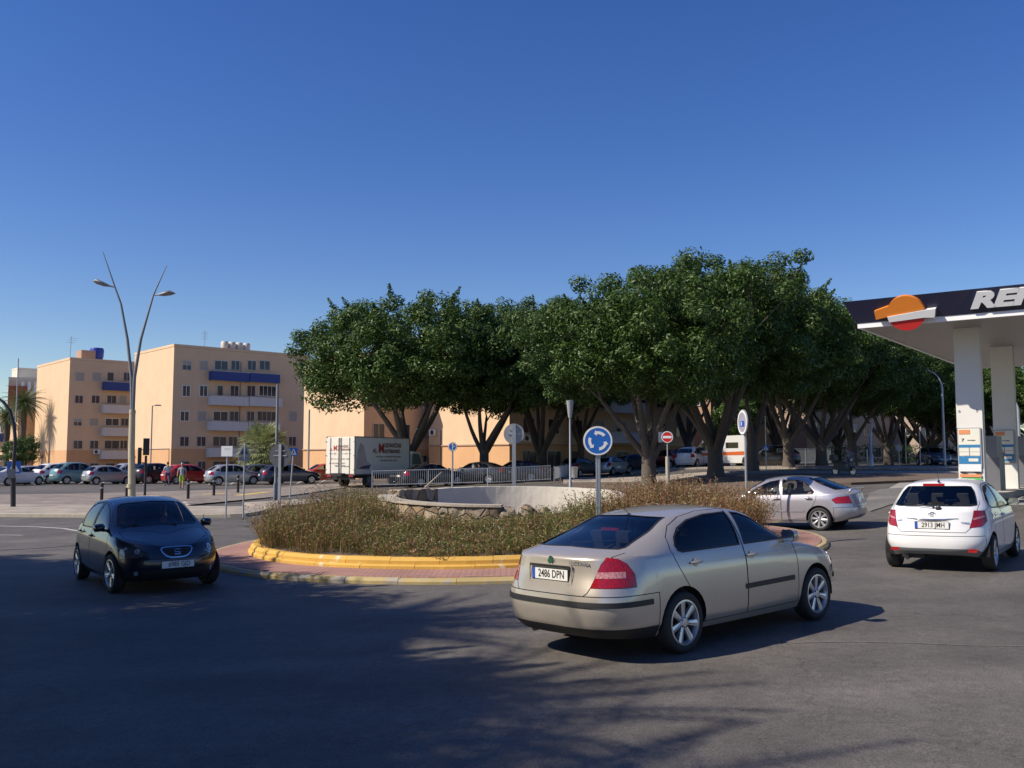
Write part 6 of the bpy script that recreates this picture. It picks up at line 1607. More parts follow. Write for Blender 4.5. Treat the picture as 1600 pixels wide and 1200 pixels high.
# plain white rectangular sign
b = gx(355, 35.5); r_ = sign_root('information_sign', 0, 0, -22, 'blank white rectangular sign with faded lettering on a thin post on the median', pos=b)
zc = topz(705, 35.5, 355) - b.z; post(r_, zc, .032)
m = MB(); w = 18 / F_PX * 35.5; h = 16 / F_PX * 35.5; m.box((0, -.045, zc), (w, .02, h)); o = m.build('sign_plate', M_['white'], r_)
m = MB(); m.box((.02, -.0565, zc + h * .22), (w * .6, .003, h * .05)); m.build('faded_line', M_['signback'], o)
# triangular warning sign seen from behind with a plate
b = gx(382, 35.2); r_ = sign_root('warning_sign', 0, 0, 195, 'triangular warning sign seen from its grey back with a plate under it, on the median', pos=b)
zc = topz(706, 35.2, 382) - b.z; post(r_, zc + .35, .032)
k = 35.2 / F_PX; m = MB(); m.prism([(-10 * k, -6 * k), (10 * k, -6 * k), (0, 14 * k)], RXM, .02, M_['signback'], (0, -.03, zc)); sg_ = m.build('sign_plate', None, r_)
m = MB(); m.prism([(-5.2 * k, -3 * k), (5.2 * k, -3 * k), (0, 7.5 * k)], RXM @ Matrix.Diagonal((1, 1, 1)), -.012, M_['dark'], (0, -.028, zc)); m.build('stiffener', None, sg_)
m = MB(); m.box((0, -.04, zc - 10.5 * k), (18 * k, .02, 7 * k)); m.build('plate', M_['signback'], r_)
# grey round sign on the far right path, and others
r_ = back_sign(1405, 741, 694, 700, 5.0 / F_PX * 62, 62, 'small round dark sign under the trees, right of the flared lamp', wpost=.05)

# double-armed street lamp
b = gx(206, 44); lamp = empty('street_lamp', b, facing(b.x, b.y), 'tall double-armed street lamp, two thin masts spreading like a V, on the left median', 'street lamp')
def L3(px, py, dy=0): v = P(px, py, 44 + dy) - b; return Matrix.Rotation(-lamp.rotation_euler.z, 3, 'Z') @ v
M_['cream'] = plain('cream_mast_paint', (.46, .40, .27), .5, var=.2, bump=.1)
m = MB(); m.tube([L3(206, 775), L3(205.5, 700), L3(207, 640)], [.17, .15, .135], 16); m.tube([L3(205, 762), L3(205, 756)], [.20, .20], 16); m.tube([L3(206, 716), L3(206, 713)], [.165, .165], 16); m.tube([L3(207, 646), L3(207, 642)], [.15, .15], 16); m.build('mast', M_['cream'], lamp, True, angle=50)
for nm, pts, hd in (('l', [(206.4, 645), (205.5, 590), (199, 530), (189, 475), (180, 450), (161, 394)], [(180, 449), (172, 447), (162, 444), (152, 440), (145, 439)]),
                    ('r', [(207.6, 645), (210, 590), (220, 530), (230, 495), (240, 460), (261, 414)], [(240, 461), (247, 460.5), (256, 459.5), (266, 457.5), (274, 458.5)])):
    q = [L3(*a) for a in pts]; m = MB(); m.tube(q, [.085, .08, .065, .05, .04, .015], 12); a_ = m.build('mast_arm', M_['galv_dark'], lamp, True, angle=50)
    q = [L3(*a) for a in hd]; m = MB(); N_ = 12
    rad = [(.03, .03), (.04, .035), (.10, .22), (.12, .26), (.015, .03)]; base = len(m.v)
    for i, c in enumerate(q):
        t = (q[min(i + 1, 4)] - q[max(i - 1, 0)]).normalized(); u = t.cross(Vector((0, 1, 0))).normalized(); w_ = u.cross(t)
        for j in range(N_):
            an = 2 * math.pi * j / N_; m.v.append(tuple(c + u * rad[i][0] * math.sin(an) + w_ * rad[i][1] * math.cos(an)))
    for i in range(4):
        for j in range(N_): m.f.append((base + i * N_ + j, base + i * N_ + (j + 1) % N_, base + (i + 1) * N_ + (j + 1) % N_, base + (i + 1) * N_ + j)); m.m.append(0)
    m.build('lamp_head', M_['galv_dark'], a_, True)
# thin lamp posts
def thin_lamp(px, Y, ptop, r, label, head='none', mat=None, side=1, base_py=None):
    b = gx(px, Y); r_ = empty('street_lamp', b, facing(b.x, b.y), label, 'street lamp'); h = topz(ptop, Y, px) - b.z; mt = mat or M_['galv_dark']
    if head == 'curve':
        pts = [Vector((0, 0, -.1)), Vector((0, 0, h * .80))]; 
        for a in np.linspace(0.2, 1.35, 6): pts.append(Vector((side * (1 - math.cos(a)) * h * .17, 0, h * .80 + math.sin(a) * h * .20)))
        m = MB(); m.tube(pts, [r * 1.2, r] + [r * .8, r * .7, r * .6, r * .6, r * .5, r * .5], 10); m.build('mast', mt, r_, True, angle=50)
        e = pts[-1]; m = MB(); m.box(e + Vector((side * .25, 0, -.02)), (.65, .22, .10), taper=.7); m.build('lamp_head', mt, r_)
    else:
        m = MB(); m.tube([(0, 0, -.1), (0, 0, .9), (0, 0, .95), (0, 0, h)], [r * 1.5, r * 1.5, r, r * .8], 10); m.build('mast', mt, r_, True, angle=50)
        if head == 'arm':
            m = MB(); m.tube([(0, 0, h - .05), (.25, 0, h + .06), (.35, 0, h + .05)], .03, 6); m.box((.55, 0, h + .06), (.65, .25, .13), taper=.6); m.build('lamp_head', mt, r_)
        if head == 'cone':
            hs_ = Y / 44.0
            m = MB(); m.lathe([(.07, -.75), (.10, -.55), (.17 * hs_, -.06), (.18 * hs_, 0), (.001, .02)], 16, c=(0, 0, h)); m.build('lamp_head', mt, r_, True, angle=50)
    return r_
thin_lamp(235.5, 92, 634, .07, 'slim street lamp in front of the sunlit gable of the balcony block', 'arm')
thin_lamp(431.5, 46, 600, .07, 'slim grey lamp post rising past the fan palm into the ficus crown', 'none', M_['galv_dark'])
thin_lamp(482, 78, 640, .08, 'slim lamp post in front of the gable behind the lorry', 'none')
thin_lamp(891, 40, 626, .045, 'grey post lamp with a flared head, left of the blue roundabout sign', 'cone', M_['signback'])
thin_lamp(1361, 66, 662, .10, 'pale lamp with a flared head in front of a trunk under the right-hand trees', 'cone', M_['galv'])
thin_lamp(1476, 74, 577, .09, 'tall curved street lamp left of the petrol station columns', 'curve', M_['galv'], side=-1)
thin_lamp(1594, 66, 618, .09, 'curved street lamp at the right edge beyond the petrol station', 'curve', M_['galv'], side=-1)
for px, Y, tp, lb in ((1416, 88, 675, 'thin pale pole under the trees above the far pavement'), (1438, 78, 672, 'thin pale pole just left of the oncoming blue car'), (1355, 70, 702, 'short thin pale pole beside the flared lamp')):
    b = gx(px, Y); r_ = tag(empty('pole', b, 0), lb, 'pole'); post(r_, topz(tp, Y, px) - b.z, .05, M_['galv'], 'shaft')
# curved mast at the left edge with lights
b = gx(20, 43); r_ = empty('signal_mast', b, facing(b.x, b.y), 'dark curved traffic signal mast bending over the road at the left edge', 'mast')
def L4(px, py): v = P(px, py, 43) - b; return Matrix.Rotation(-r_.rotation_euler.z, 3, 'Z') @ v
m = MB(); m.tube([L4(20.5, 793), L4(20.5, 745)], [.11, .11], 12); m.tube([L4(20.5, 746), L4(22, 715), L4(24, 690), L4(22, 664), L4(16, 643), L4(7, 630), L4(-6, 619), L4(-40, 600)], [.085, .08, .078, .075, .07, .065, .06, .055], 12); m.build('mast', M_['dark'], r_, True, angle=50)
m = MB(); m.box(L4(17.5, 740) + Vector((0, -.1, 0)), (.3, .25, .42)); m.build('control_box', M_['galv_dark'], r_)
# traffic lights
b = gx(228, 47); r_ = empty('traffic_light', b, facing(b.x, b.y), 'pair of dark traffic signals on a black post beside the double-armed lamp', 'traffic light')
hh = topz(712, 47, 228) - b.z; post(r_, hh, .06, M_['dark'])
for sx, sz, wd in ((0.0, .45, .30), (-.30, -.02, .18)):
    m = MB(); m.box((sx, 0, hh + sz), (wd, .28, .85)); o = m.build('signal_head', M_['dark'], r_)
    for k, c in enumerate(((.10, .01, .01), (.12, .07, .01), (.01, .08, .03))):
        m = MB(); m.lathe([(.09, 0), (.09, .03), (.001, .01)], 14, Matrix.Rotation(R(-90), 3, 'X'), c=(sx, .14, hh + sz + .27 - k * .27)); m.build('signal_lens', plain('signal_lens', c, .2), o)
m = MB(); m.box((-.15, 0, hh - .36), (.32, .05, .05)); m.build('bracket', M_['dark'], r_)
# bollards
boll = MB(); boll.lathe([(.075, -.05), (.075, .84), (.083, .85), (.083, .92), (.06, .98), (.001, .99)], 16); bme = boll.mesh('shaft', M_['dark'], True, 0, 50)
bb = MB(); bb.lathe([(.077, .72), (.077, .78)], 16); bbm = bb.mesh('band', M_['galv'], True)
for i, (px, Y, lb) in enumerate(((161, 45, 'dark metal bollard on the kerb left of the double-armed lamp'), (200, 46, 'dark metal bollard just left of the double-armed lamp foot'), (295.5, 49, 'dark metal bollard below the red parked car'), (335.5, 52, 'dark metal bollard between the red car and the blank white sign'), (373, 55, 'dark metal bollard between the white sign and the triangular sign'))):
    b = gx(px, Y); b.z += .12; r_ = empty('bollard', b, 0, lb, 'bollard', 'dark bollards along the left kerb'); link('shaft', bme, r_); link('band', bbm, r_)
# railing
def railing(p0, p1, h, label, seg=2.4, bar=.13):
    L_ = (p1 - p0); n = L_.xy.length; r_ = empty('railing', (p0.x, p0.y, G(p0.x, p0.y) + .12), math.atan2(L_.y, L_.x), label, 'railing'); k = int(n / seg); sl = (G(p1.x, p1.y) - G(p0.x, p0.y)) / n
    for i in range(k):
        x0, x1 = n * i / k, n * (i + 1) / k - .08; m = MB()
        for z in (.12, h): m.tube([(x0, 0, z + sl * x0), (x1, 0, z + sl * x1)], .028, 6)
        for q in range(int((x1 - x0) / bar) + 1):
            x = x0 + q * bar; m.box((x, 0, h / 2 + .06 + sl * x), (.022, .018, h - .12))
        m.tube([(x0, 0, sl * x0 - .12), (x0, 0, h + .04 + sl * x0)], .035, 6); m.build('panel', M_['galv'], r_)
railing(gx(582, 58), gx(757, 58), .98, 'grey steel railing beside the lorry and the first tree', 3.4)
railing(gx(762, 57), gx(862, 60), .98, 'grey steel railing between the second tree and the round grey sign', 3.0)
railing(gx(866, 60), gx(893, 68), .9, 'short end of steel railing turning back beside the flared lamp', 2.4)
# litter bin
b = gx(897, 60); r_ = tag(empty('litter_bin', b, 0), 'small grey litter bin beside the pale flared post lamp', 'bin'); m = MB(); m.lathe([(.2, .3), (.24, .95), (.26, .98), (.2, 1.0), (.001, 1.0)], 16); m.tube([(0, 0, 0), (0, 0, .4)], .05, 8); m.build('bin_body', M_['galv'], r_, True, angle=50)
# leaning stick of cane behind the basin
b0, b1 = P(690, 738, 30), P(664, 762, 29.5); m = MB(); m.tube([b1, b0], [.03, .022], 8); tag(m.build('wooden_pole', A_kerb, None, True), 'leaning pale wooden pole in front of the railing', 'pole')

# ================================================================ PARKED CARS
pcol = {k: paint('paint_' + k, c, mt, .35, .1) for k, c, mt in (('grey', (.16, .17, .18), .5), ('white', (.75, .75, .75), 0), ('bright_silver', (.55, .56, .57), .5), ('teal', (.16, .30, .33), .3), ('silver', (.42, .42, .42), .5), ('dark_grey', (.07, .07, .075), .4), ('black', (.015, .015, .018), .2),
                                                       ('red', (.42, .015, .012), .1), ('dark_blue', (.02, .03, .07), .3), ('orange_red', (.60, .06, .015), .1), ('blue_grey', (.10, .15, .26), .4), ('maroon', (.12, .012, .015), .2))}
def parked(kind, px, Y, yaw, col, label, name='car', group='cars in the left car park', scale=1.0, wheel='cap', pylift=0.0):
    b = gx(px, Y); r_ = car_root(kind, b.x, b.y, R(yaw), label, name if False else 'car', group, name); build_car(kind, r_, pcol[col], wheel, 1, M_['glass_dark'])
    sp = SP[kind]
    for face, x in ((1, sp['wl'][2]['xf'] + .012), (-1, sp['wl'][3]['xr'] - .012)):
        m = MB(); m.box((0, 0, 0), (.52, .11, .012)); o = m.build('number_plate', M_['plate'], r_); place(o, frame((x, 0, .46 if face > 0 else .74), (0, face, 0), (0, 0, 1)))
    r_.scale = (scale,) * 3; return r_
PK = [('estate', -2, 74, 42, 'grey', 'dark grey estate car cut by the left edge, first in the car park row'), ('liftback', 26, 72, 50, 'white', 'white saloon behind the pedestrian crossing sign at the left edge'), ('estate', 58, 77, 46, 'bright_silver', 'pale silver estate car with red tail lights near the left edge'),
      ('suv', 92, 77, 44, 'white', 'white off-roader between the silver estate and the teal people carrier'), ('bus', 122, 75, 40, 'teal', 'teal people carrier with a pale rear, in front of the farthest gable'), ('hatch', 170, 74, 36, 'silver', 'silver grey hatchback right of the teal people carrier'),
      ('suv', 212, 76, 36, 'bright_silver', 'silver off-roader partly hidden by the double-armed lamp mast'), ('suv', 247, 76, 40, 'black', 'black off-roader just left of the two walking men'), ('mpv', 296, 74, 27, 'red', 'red people carrier behind the two walking men'),
      ('mpv', 366, 70, 18, 'silver', 'silver people carrier seen from its side, below the balconies'), ('hatch', 412, 72, 15, 'dark_grey', 'dark grey hatchback half hidden behind the silver people carrier'), ('estate', 455, 70, 12, 'dark_blue', 'dark blue estate car behind the round grey sign'), ('hatch', 504, 74, 205, 'orange_red', 'orange red hatchback half hidden behind the white lorry')]
for k, px, Y, yaw, c, lb in PK: parked(k, px, Y, yaw + (14 if yaw < 100 else 0), c, lb)
for k, px, Y, yaw, c, lb in [('liftback', 676, 60, 30, 'black', 'black saloon behind the railing, right of the first trunk'), ('liftback', 745, 62, 160, 'black', 'dark saloon behind the second trunk'), ('liftback', 806, 64, 170, 'dark_blue', 'dark blue saloon behind the wide-posted round sign'),
                             ('hatch', 906, 72, 55, 'dark_grey', 'dark hatchback with lit red tail lights behind the flared lamp'), ('hatch', 957, 74, 55, 'bright_silver', 'silver hatchback behind the blue roundabout sign'), ('liftback', 992, 77, 30, 'dark_grey', 'dark grey saloon just left of the pale ficus trunk'),
                             ('mpv', 1044, 78, 120, 'maroon', 'maroon car behind the no entry sign'), ('suv', 1082, 74, 60, 'white', 'white off-roader between the no entry sign and the tallest tree'), ('suv', 1205, 70, 165, 'black', 'black off-roader under the small crossing sign'), ('mpv', 1459, 80, 268, 'blue_grey', 'oncoming blue grey car under the trees, left of the petrol station'),
                             ('hatch', 1480, 90, 268, 'silver', 'silver car behind the oncoming blue grey car')]:
    parked(k, px, Y, yaw, c, lb, group='cars under the ficus trees')
# ================================================================ VANS AND LORRY
b = gx(532, 60); A_box = plain('lorry_box_white', (.78, .73, .62), .5, var=.06, scale=1.0)
lor = empty('removal_lorry', (b.x, b.y, G(b.x, b.y)), R(61), 'white removal lorry with red and brown lettering, seen from behind beside the first tree', 'lorry')
# local x = forwards; box 6.2 long, 2.4 wide
LL, LW, z0, z1 = 6.0, 2.30, .88, 3.30
m = MB(); m.box((LL / 2, 0, (z0 + z1) / 2), (LL, LW, z1 - z0)); box = m.build('cargo_box', A_box, lor)
m = MB()
for y in (-LW / 2, LW / 2):
    for z in (z0, z1): m.box((LL / 2, y, z), (LL + .06, .06, .07))
for y in (-LW / 2, LW / 2):
    for x in (0, LL): m.box((x, y, (z0 + z1) / 2), (.07, .07, z1 - z0 + .06))
m.build('box_edge', M_['galv_dark'], box)
for sg in (-1, 1):
    m = MB(); m.box((-.03, sg * .60, (z0 + z1) / 2), (.04, 1.10, z1 - z0 - .12)); d = m.build('rear_door', A_box, box)
    m = MB()
    for y in (.10, .78): m.tube([(-.07, sg * y, z0 + .05), (-.07, sg * y, z1 - .05)], .018, 6)
    m.box((-.07, sg * .25, 1.45), (.03, .30, .05))
    for z in (1.2, 2.1, 3.0): m.box((-.06, sg * 1.16, z), (.03, .12, .05))
    m.build('locking_bar', M_['galv_dark'], d)
M_['lred'] = plain('lettering_red', (.42, .05, .03), .6); M_['lbrn'] = plain('lettering_brown', (.20, .10, .06), .6)
def put_text(s, size, mat, o, xd, yd, parent, sx=1.0, bold=.008, align='LEFT'): place(link('lettering', text_mesh(s, size, .002, bold, mat=mat, sx=sx, align=align), parent), frame(o, xd, yd))
yw = -LW / 2 - .012                                        # side facing right (local -y)
put_text('M', .86, M_['lred'], (2.45, yw - .03, 2.56), (1, 0, 0), (0, 0, 1), box, .95, .02)
put_text('UDANZAS', .40, M_['lbrn'], (3.10, yw - .03, 2.78), (1, 0, 0), (0, 0, 1), box, 1.0)
put_text('EDITERRANEO', .34, M_['lbrn'], (3.10, yw - .03, 2.38), (1, 0, 0), (0, 0, 1), box, .80)
put_text('AL', .40, M_['lbrn'], (1.85, yw - .03, 2.40), (1, 0, 0), (0, 0, 1), box)
M_['faint'] = plain('faint_print', (.34, .28, .22), .6)
def strokes(L_, side, z, h, seed):
    rr = random.Random(seed); m = MB(); t = L_[0]
    while t < L_[1]:
        w = rr.uniform(.03, .08)
        if rr.random() < .82: m.box((t, yw - .03, z) if side else (-.056, -t, z), (w * .7, .004, h * rr.uniform(.6, 1)) if side else (.004, w * .7, h * rr.uniform(.6, 1)))
        t += w
    m.build('faint_print', M_['faint'], box)
strokes((2.2, 5.0), 1, 2.03, .12, 1); strokes((2.6, 4.5), 1, 1.78, .13, 2)
for z, a, b__, sd in ((2.22, -.85, .85, 3), (1.88, -.75, .8, 4), (1.60, -.85, .4, 5), (1.40, .3, .8, 6)): strokes((a, b__), 0, z, .10, sd)
m = MB(); m.prism([(0.15, 1.25), (1.45, 1.15), (1.75, 1.5), (1.25, 1.72), (1.1, 2.3), (.9, 2.75), (.55, 2.95), (.35, 2.5), (.2, 1.8)], RXM, .004, plain('printed_figure', (.50, .42, .38), .7, var=.4, scale=2), (0, yw + .006, 0)); m.build('printed_picture', None, box)
m = MB(); m.prism([(.35, 1.25), (1.5, 1.25), (1.62, 1.5), (.8, 1.42)], RXM, .004, plain('printed_shadow', (.08, .07, .14), .7), (0, yw - .001, 0)); m.build('printed_picture', None, box)
for s, size, mat, y, z, bo in (('M', .46, M_['lred'], .55, 2.56, .015), ('UDANZAS', .22, M_['lbrn'], .20, 2.68, .006), ('EDITERRANEO', .19, M_['lbrn'], .20, 2.47, .005), ('AL', .22, M_['lred'], .85, 2.48, .006)):
    put_text(s, size, mat, (-.056, y, z), (0, -1, 0), (0, 0, 1), box, .85, bo)
m = MB(); m.box((LL / 2 + .3, 0, .88), (LL + 1.5, .85, .18)); m.box((.1, 0, .62), (.12, 2.2, .12)); m.box((.5, 0, .8), (.9, 2.0, .14)); m.build('chassis', M_['dark'], lor)
m = MB(); m.box((3.0, -1.1, .75), (1.6, .06, .35)); m.box((3.0, 1.1, .75), (1.6, .06, .35)); m.build('side_guard', M_['dark'], lor)
for sg in (-1, 1):
    m = MB(); m.box((-.02, sg * .9, .80), (.05, .34, .12)); m.build('tail_light', M_['lamp_red'], lor)
m = MB(); prof = [(0, .62), (1.75, .62), (1.85, 1.1), (1.72, 1.55), (1.35, 2.35), (.25, 2.42), (0, 2.3)]
m.prism(prof, RXM, 2.1, None, (LL + .12, 1.05, 0)); cab_ = m.build('cab', paint('paint_cab_white', (.62, .62, .60), 0), lor)
for sg in (-1, 1):
    m = MB(); m.prism([(.35, 1.5), (1.55, 1.5), (1.22, 2.22), (.40, 2.25)], RXM, .02, None, (LL + .12, sg * 1.05 + .01, 0)); m.build('cab_window', M_['glass_dark'], cab_)
    m = MB(); m.box((LL + 1.75, sg * 1.28, 1.9), (.12, .22, .42)); m.tube([(LL + 1.6, sg * 1.04, 2.05), (LL + 1.72, sg * 1.25, 2.05)], .02, 6); m.build('mirror', M_['dark'], cab_)
m = MB(); m.poly([(LL + 1.865, -.92, 1.58), (LL + 1.865, .92, 1.58), (LL + 1.495, .85, 2.28), (LL + 1.495, -.85, 2.28)]); m.build('windscreen', M_['glass_dark'], cab_)
ty, ri = wheel_meshes('cap', .46, .26, 1)
for x in (1.6, LL + .95):
    for sg in (-1, 1):
        w = empty('wheel', (x, sg * .98, .46), 0 if sg < 0 else math.pi); w.parent = lor; link('tyre', ty, w); link('rim', ri, w)
# white and orange ambulance-like van under the tallest tree
b = gx(1121, 74); van = car_root('van', b.x, b.y, R(150), 'white van with an orange stripe and raised roof parked behind the tallest tree', 'van', None, 'van')
m = MB(); prof = [(-2.5, .35), (2.3, .35), (2.45, .7), (2.35, 1.05), (1.55, 1.25), (.95, 2.0), (.7, 2.45), (-2.45, 2.5), (-2.5, 2.3)]
m.prism(prof, RXM, 1.9, None, (0, .95, 0)); bd = m.build('body', pcol['white'], van)
M_['orange'] = plain('reflective_orange', (.62, .12, .02), .5)
for sg in (-1, 1):
    m = MB(); m.prism([(-2.45, .95), (2.2, .95), (2.1, 1.12), (-2.45, 1.25)], RXM, .006, M_['orange'], (0, sg * .953 + .003, 0)); m.build('stripe', None, bd)
    m = MB(); m.prism([(.1, 1.35), (1.40, 1.35), (.95, 1.95), (.1, 1.98)], RXM, .006, None, (0, sg * .953 + .003, 0)); m.build('window', M_['glass_dark'], bd)
    m = MB(); m.prism([(-2.0, 1.5), (-1.0, 1.5), (-1.0, 1.95), (-2.0, 1.95)], RXM, .006, None, (0, sg * .953 + .003, 0)); m.build('window', M_['glass_dark'], bd)
m = MB(); m.poly([(1.56, -.85, 1.28), (1.56, .85, 1.28), (.975, .80, 1.99), (.975, -.80, 1.99)]); o = m.build('windscreen', M_['glass_dark'], bd); o.location = (.012, 0, .012)
m = MB()
for sg in (-1, 1): m.box((2.42, sg * .70, .85), (.05, .35, .2))
m.build('headlight', M_['lamp_white'], bd)
ty, ri = wheel_meshes('cap', .34, .22, 1)
for x in (-1.5, 1.6):
    for sg in (-1, 1):
        w = empty('wheel', (x, sg * .82, .34), 0 if sg < 0 else math.pi); w.parent = van; link('tyre', ty, w); link('rim', ri, w)
# scooter under the trees
b = gx(1318, 50); sco = empty('scooter', b, R(-60), 'dark scooter with a small windshield parked at the foot of a ficus', 'scooter')
m = MB(); m.box((-.25, 0, .50), (.75, .30, .32), taper=.8); m.box((.12, 0, .30), (.5, .30, .08)); m.box((.42, 0, .62), (.12, .36, .66), Matrix.Rotation(R(-14), 3, 'Y'), taper=.8); m.build('body', M_['dark'], sco)
m = MB(); m.box((-.25, 0, .72), (.72, .28, .12), taper=.85); m.build('saddle', M_['blk'], sco)
m = MB(); m.tube([(.36, -.34, 1.02), (.34, 0, 1.0), (.36, .34, 1.02)], .018, 6); m.build('handlebar', M_['blk'], sco)
m = MB(); m.poly([(.44, -.2, 1.0), (.44, .2, 1.0), (.36, .17, 1.38), (.36, -.17, 1.38)]); m.build('windshield', M_['glass'], sco)
m = MB(); m.lathe([(.09, 0), (.08, .03), (.001, .04)], 14, Matrix.Rotation(R(90), 3, 'Y'), c=(.50, 0, .86)); m.build('headlight', M_['lamp_white'], sco)
m = MB(); m.box((-.66, 0, .98), (.32, .36, .30), taper=.85); m.build('top_box', M_['blk'], sco)
m = MB(); m.tube([(.55, 0, .28), (.38, 0, .95)], .03, 8); m.build('fork', M_['galv_dark'], sco)
ty, ri = wheel_meshes('cap', .26, .11, 1)
for x in (-.55, .60):
    w = empty('wheel', (x, 0, .26), 0); w.parent = sco; link('tyre', cm(('sc', 't'), lambda: ty.copy()), w).scale = (1, .5, 1); link('rim', ri, w).scale = (1, .4, 1)

# ================================================================ PETROL STATION
CX = Vector((10.43, 27.5, 0)); U = Vector((.8, -.6, 0)); V_ = Vector((.6, .8, 0)); CA = math.atan2(-.6, .8)
ZC = topz(512.5, 27.5, 1340)
can = empty('petrol_station_canopy', (CX.x, CX.y, 0), CA, 'large petrol station canopy with a navy fascia, orange logo and white lettering', 'canopy')
LU, LV = 26.0, 15.5                              # local x along the front, local y back
A_soff = paving('soffit_panels', (.31, .285, .26), (.295, .27, .25), (.22, .21, .20), 30, .30, .5, stain=.1)
m = MB(); m.box((LU / 2, LV / 2, ZC + .36), (LU - .1, LV - .1, .70)); m.build('soffit', A_soff, can)
M_['navy'] = plain('fascia_navy', (.012, .016, .045), .35, coat=.3, var=.1)
FH, OV = .77, .30
def fascia(parent, pts, lab, z0, z1, ov, mat, t=.06):
    """ring strip that leans outwards"""
    m = MB(); x0, y0, x1, y1 = pts
    a = [(x0, y0), (x1, y0), (x1, y1), (x0, y1)]; b_ = [(x0 - ov, y0 - ov), (x1 + ov, y0 - ov), (x1 + ov, y1 + ov), (x0 - ov, y1 + ov)]
    for i in range(4):
        j = (i + 1) % 4; m.poly([(a[i][0], a[i][1], z0), (a[j][0], a[j][1], z0), (b_[j][0], b_[j][1], z1), (b_[i][0], b_[i][1], z1)])
    m.poly([(p[0], p[1], z1) for p in b_]); return m.build(lab, mat, parent)
m = MB()
for i, (cx, cy, dx, dy) in enumerate(((LU / 2, -.02, LU + .16, .10), (LU / 2, LV + .02, LU + .16, .10), (-.03, LV / 2, .10, LV - .1), (LU + .03, LV / 2, .10, LV - .1))): m.box((cx, cy, ZC + .06), (dx, dy, .15))
m.build('edge_trim', M_['white'], can)
fascia(can, (-.10, -.10, LU + .10, LV + .10), 'fascia', ZC + .14, ZC + FH, OV, M_['navy'])
tl = math.atan2(OV, FH - .14)
def on_fascia(u, h, d=.0):                       # point on the front fascia
    return Vector((u, -.10 - OV * h / (FH - .14), ZC + .14 + h)) + Vector((0, -math.cos(tl), -math.sin(tl))) * d
fy = Vector((0, -math.sin(tl), math.cos(tl)))
put = lambda s, u, h, size, sx: place(link('lettering', text_mesh(s, size, .035, .034, .28, 'LEFT', M_['white'], sx), can), frame(on_fascia(u, h, .04), (1, 0, 0), fy))
put('REPSOL', 3.03, .32, .60, 1.58)
def logo(parent, c, xd, yd, r):
    o = empty('logo', (0, 0, 0)); o.parent = parent; place(o, frame(c, xd, yd)); I3 = Matrix.Identity(3)
    def arc(a0, a1, n=20): return [(r * math.cos(R(a)), r * math.sin(R(a))) for a in np.linspace(a0, a1, n)]
    m = MB(); m.prism(arc(8, 150) + [(-r * 1.65, r * .28), (-r * 1.62, -r * .22), (-r * .98, -r * .12)], I3, .14, None); m.build('orange_half', plain('logo_orange', (.75, .23, .03), .45, var=.05), o)
    m = MB(); m.prism([(-r * .98, -r * .10), (r * .95, r * .10), (r * 1.55, r * .12), (r * 1.45, -r * .36), (r * .9, -r * .32), (-r * .92, -r * .42)], I3, .17, None); m.build('white_band', M_['white'], o)
    m = MB(); m.prism(arc(205, 338), I3, .14, None); m.build('red_half', plain('logo_red', (.62, .03, .03), .45, var=.05), o)
    return o
logo(can, on_fascia(1.36, .20, .03), (1, 0, 0), fy, .52)
for i, (v) in enumerate((2.05, 7.9)):
    for u in (2.5, 12.5, 22.0):
        gz = G(*(CX + U * u + V_ * v).xy); m = MB(); m.box((u, v, (gz + ZC) / 2), (.70, .34, ZC - gz + .02)); o = m.build('column', M_['white'] if False else plain('column_cream', (.70, .69, .65), .6, var=.05), can)
        if u > 3 or i > 1: continue
        # advert and price panel on the face towards the road
        zb = gz + .92 if i == 0 else gz + .85; yf = v - .17; pb = empty('price_panel', (u - .02, yf - .03, zb)); pb.parent = can; W_ = .58; pb.scale = (1, 1, .82)
        def pn(nm, x, z, w, h, mat, y=-.02, t=.012):
            q = MB(); q.box((x, y, z), (w, t, h)); return q.build(nm, mat, pb)
        if not 'c_pale' in M_: M_['c_pale'] = plain('panel_cream', (.74, .72, .62), .5); M_['c_blue'] = plain('panel_blue', (.03, .20, .42), .5); M_['c_or'] = plain('panel_orange', (.72, .28, .12), .5); M_['c_grn'] = plain('panel_green', (.10, .50, .12), .5)
        pn('panel_frame', 0, .92, W_ + .06, 1.40, M_['signback'], -.005, .03)
        pn('poster', 0, 1.30, W_, .58, M_['c_pale']); pn('poster_mark', -.12, 1.47, .30, .16, M_['c_or'], -.03)
        place(link('lettering', text_mesh('7', .15, .001, .004, mat=M_['ink']), pb), frame((-.17, -.031, 1.17), (1, 0, 0), (0, 0, 1))); place(link('lettering', text_mesh('ventajas', .07, .001, .001, mat=M_['ink']), pb), frame((.06, -.031, 1.17), (1, 0, 0), (0, 0, 1)))
        pn('blue_band', 0, .955, W_, .11, M_['c_blue'])
        for a in (-1, 1):
            for c in (0, 1): pn('price_cell', a * .145, .83 - c * .16, .26, .145, M_['c_pale'])
        pn('blue_band', 0, .47, W_, .30, M_['c_blue']); pn('card_picture', .10, .46, .26, .11, M_['c_pale'], -.03)
        if i == 0:
            pn('white_board', 0, .18, W_ + .02, .26, M_['white']); pn('dark_band', -.19, .02, .16, .06, M_['dark']); pn('dark_band', .19, .02, .16, .06, M_['dark']); pn('pink_band', 0, -.10, W_, .10, M_['c_or']); pn('green_band', 0, -.24, W_, .12, M_['c_grn'])
            for s, x in (('6', -.24), ('5', .24)): place(link('lettering', text_mesh(s, .15, .001, .004, mat=M_['galv_dark']), pb), frame((x, .027, 2.22), (1, 0, 0), (0, 0, 1)))
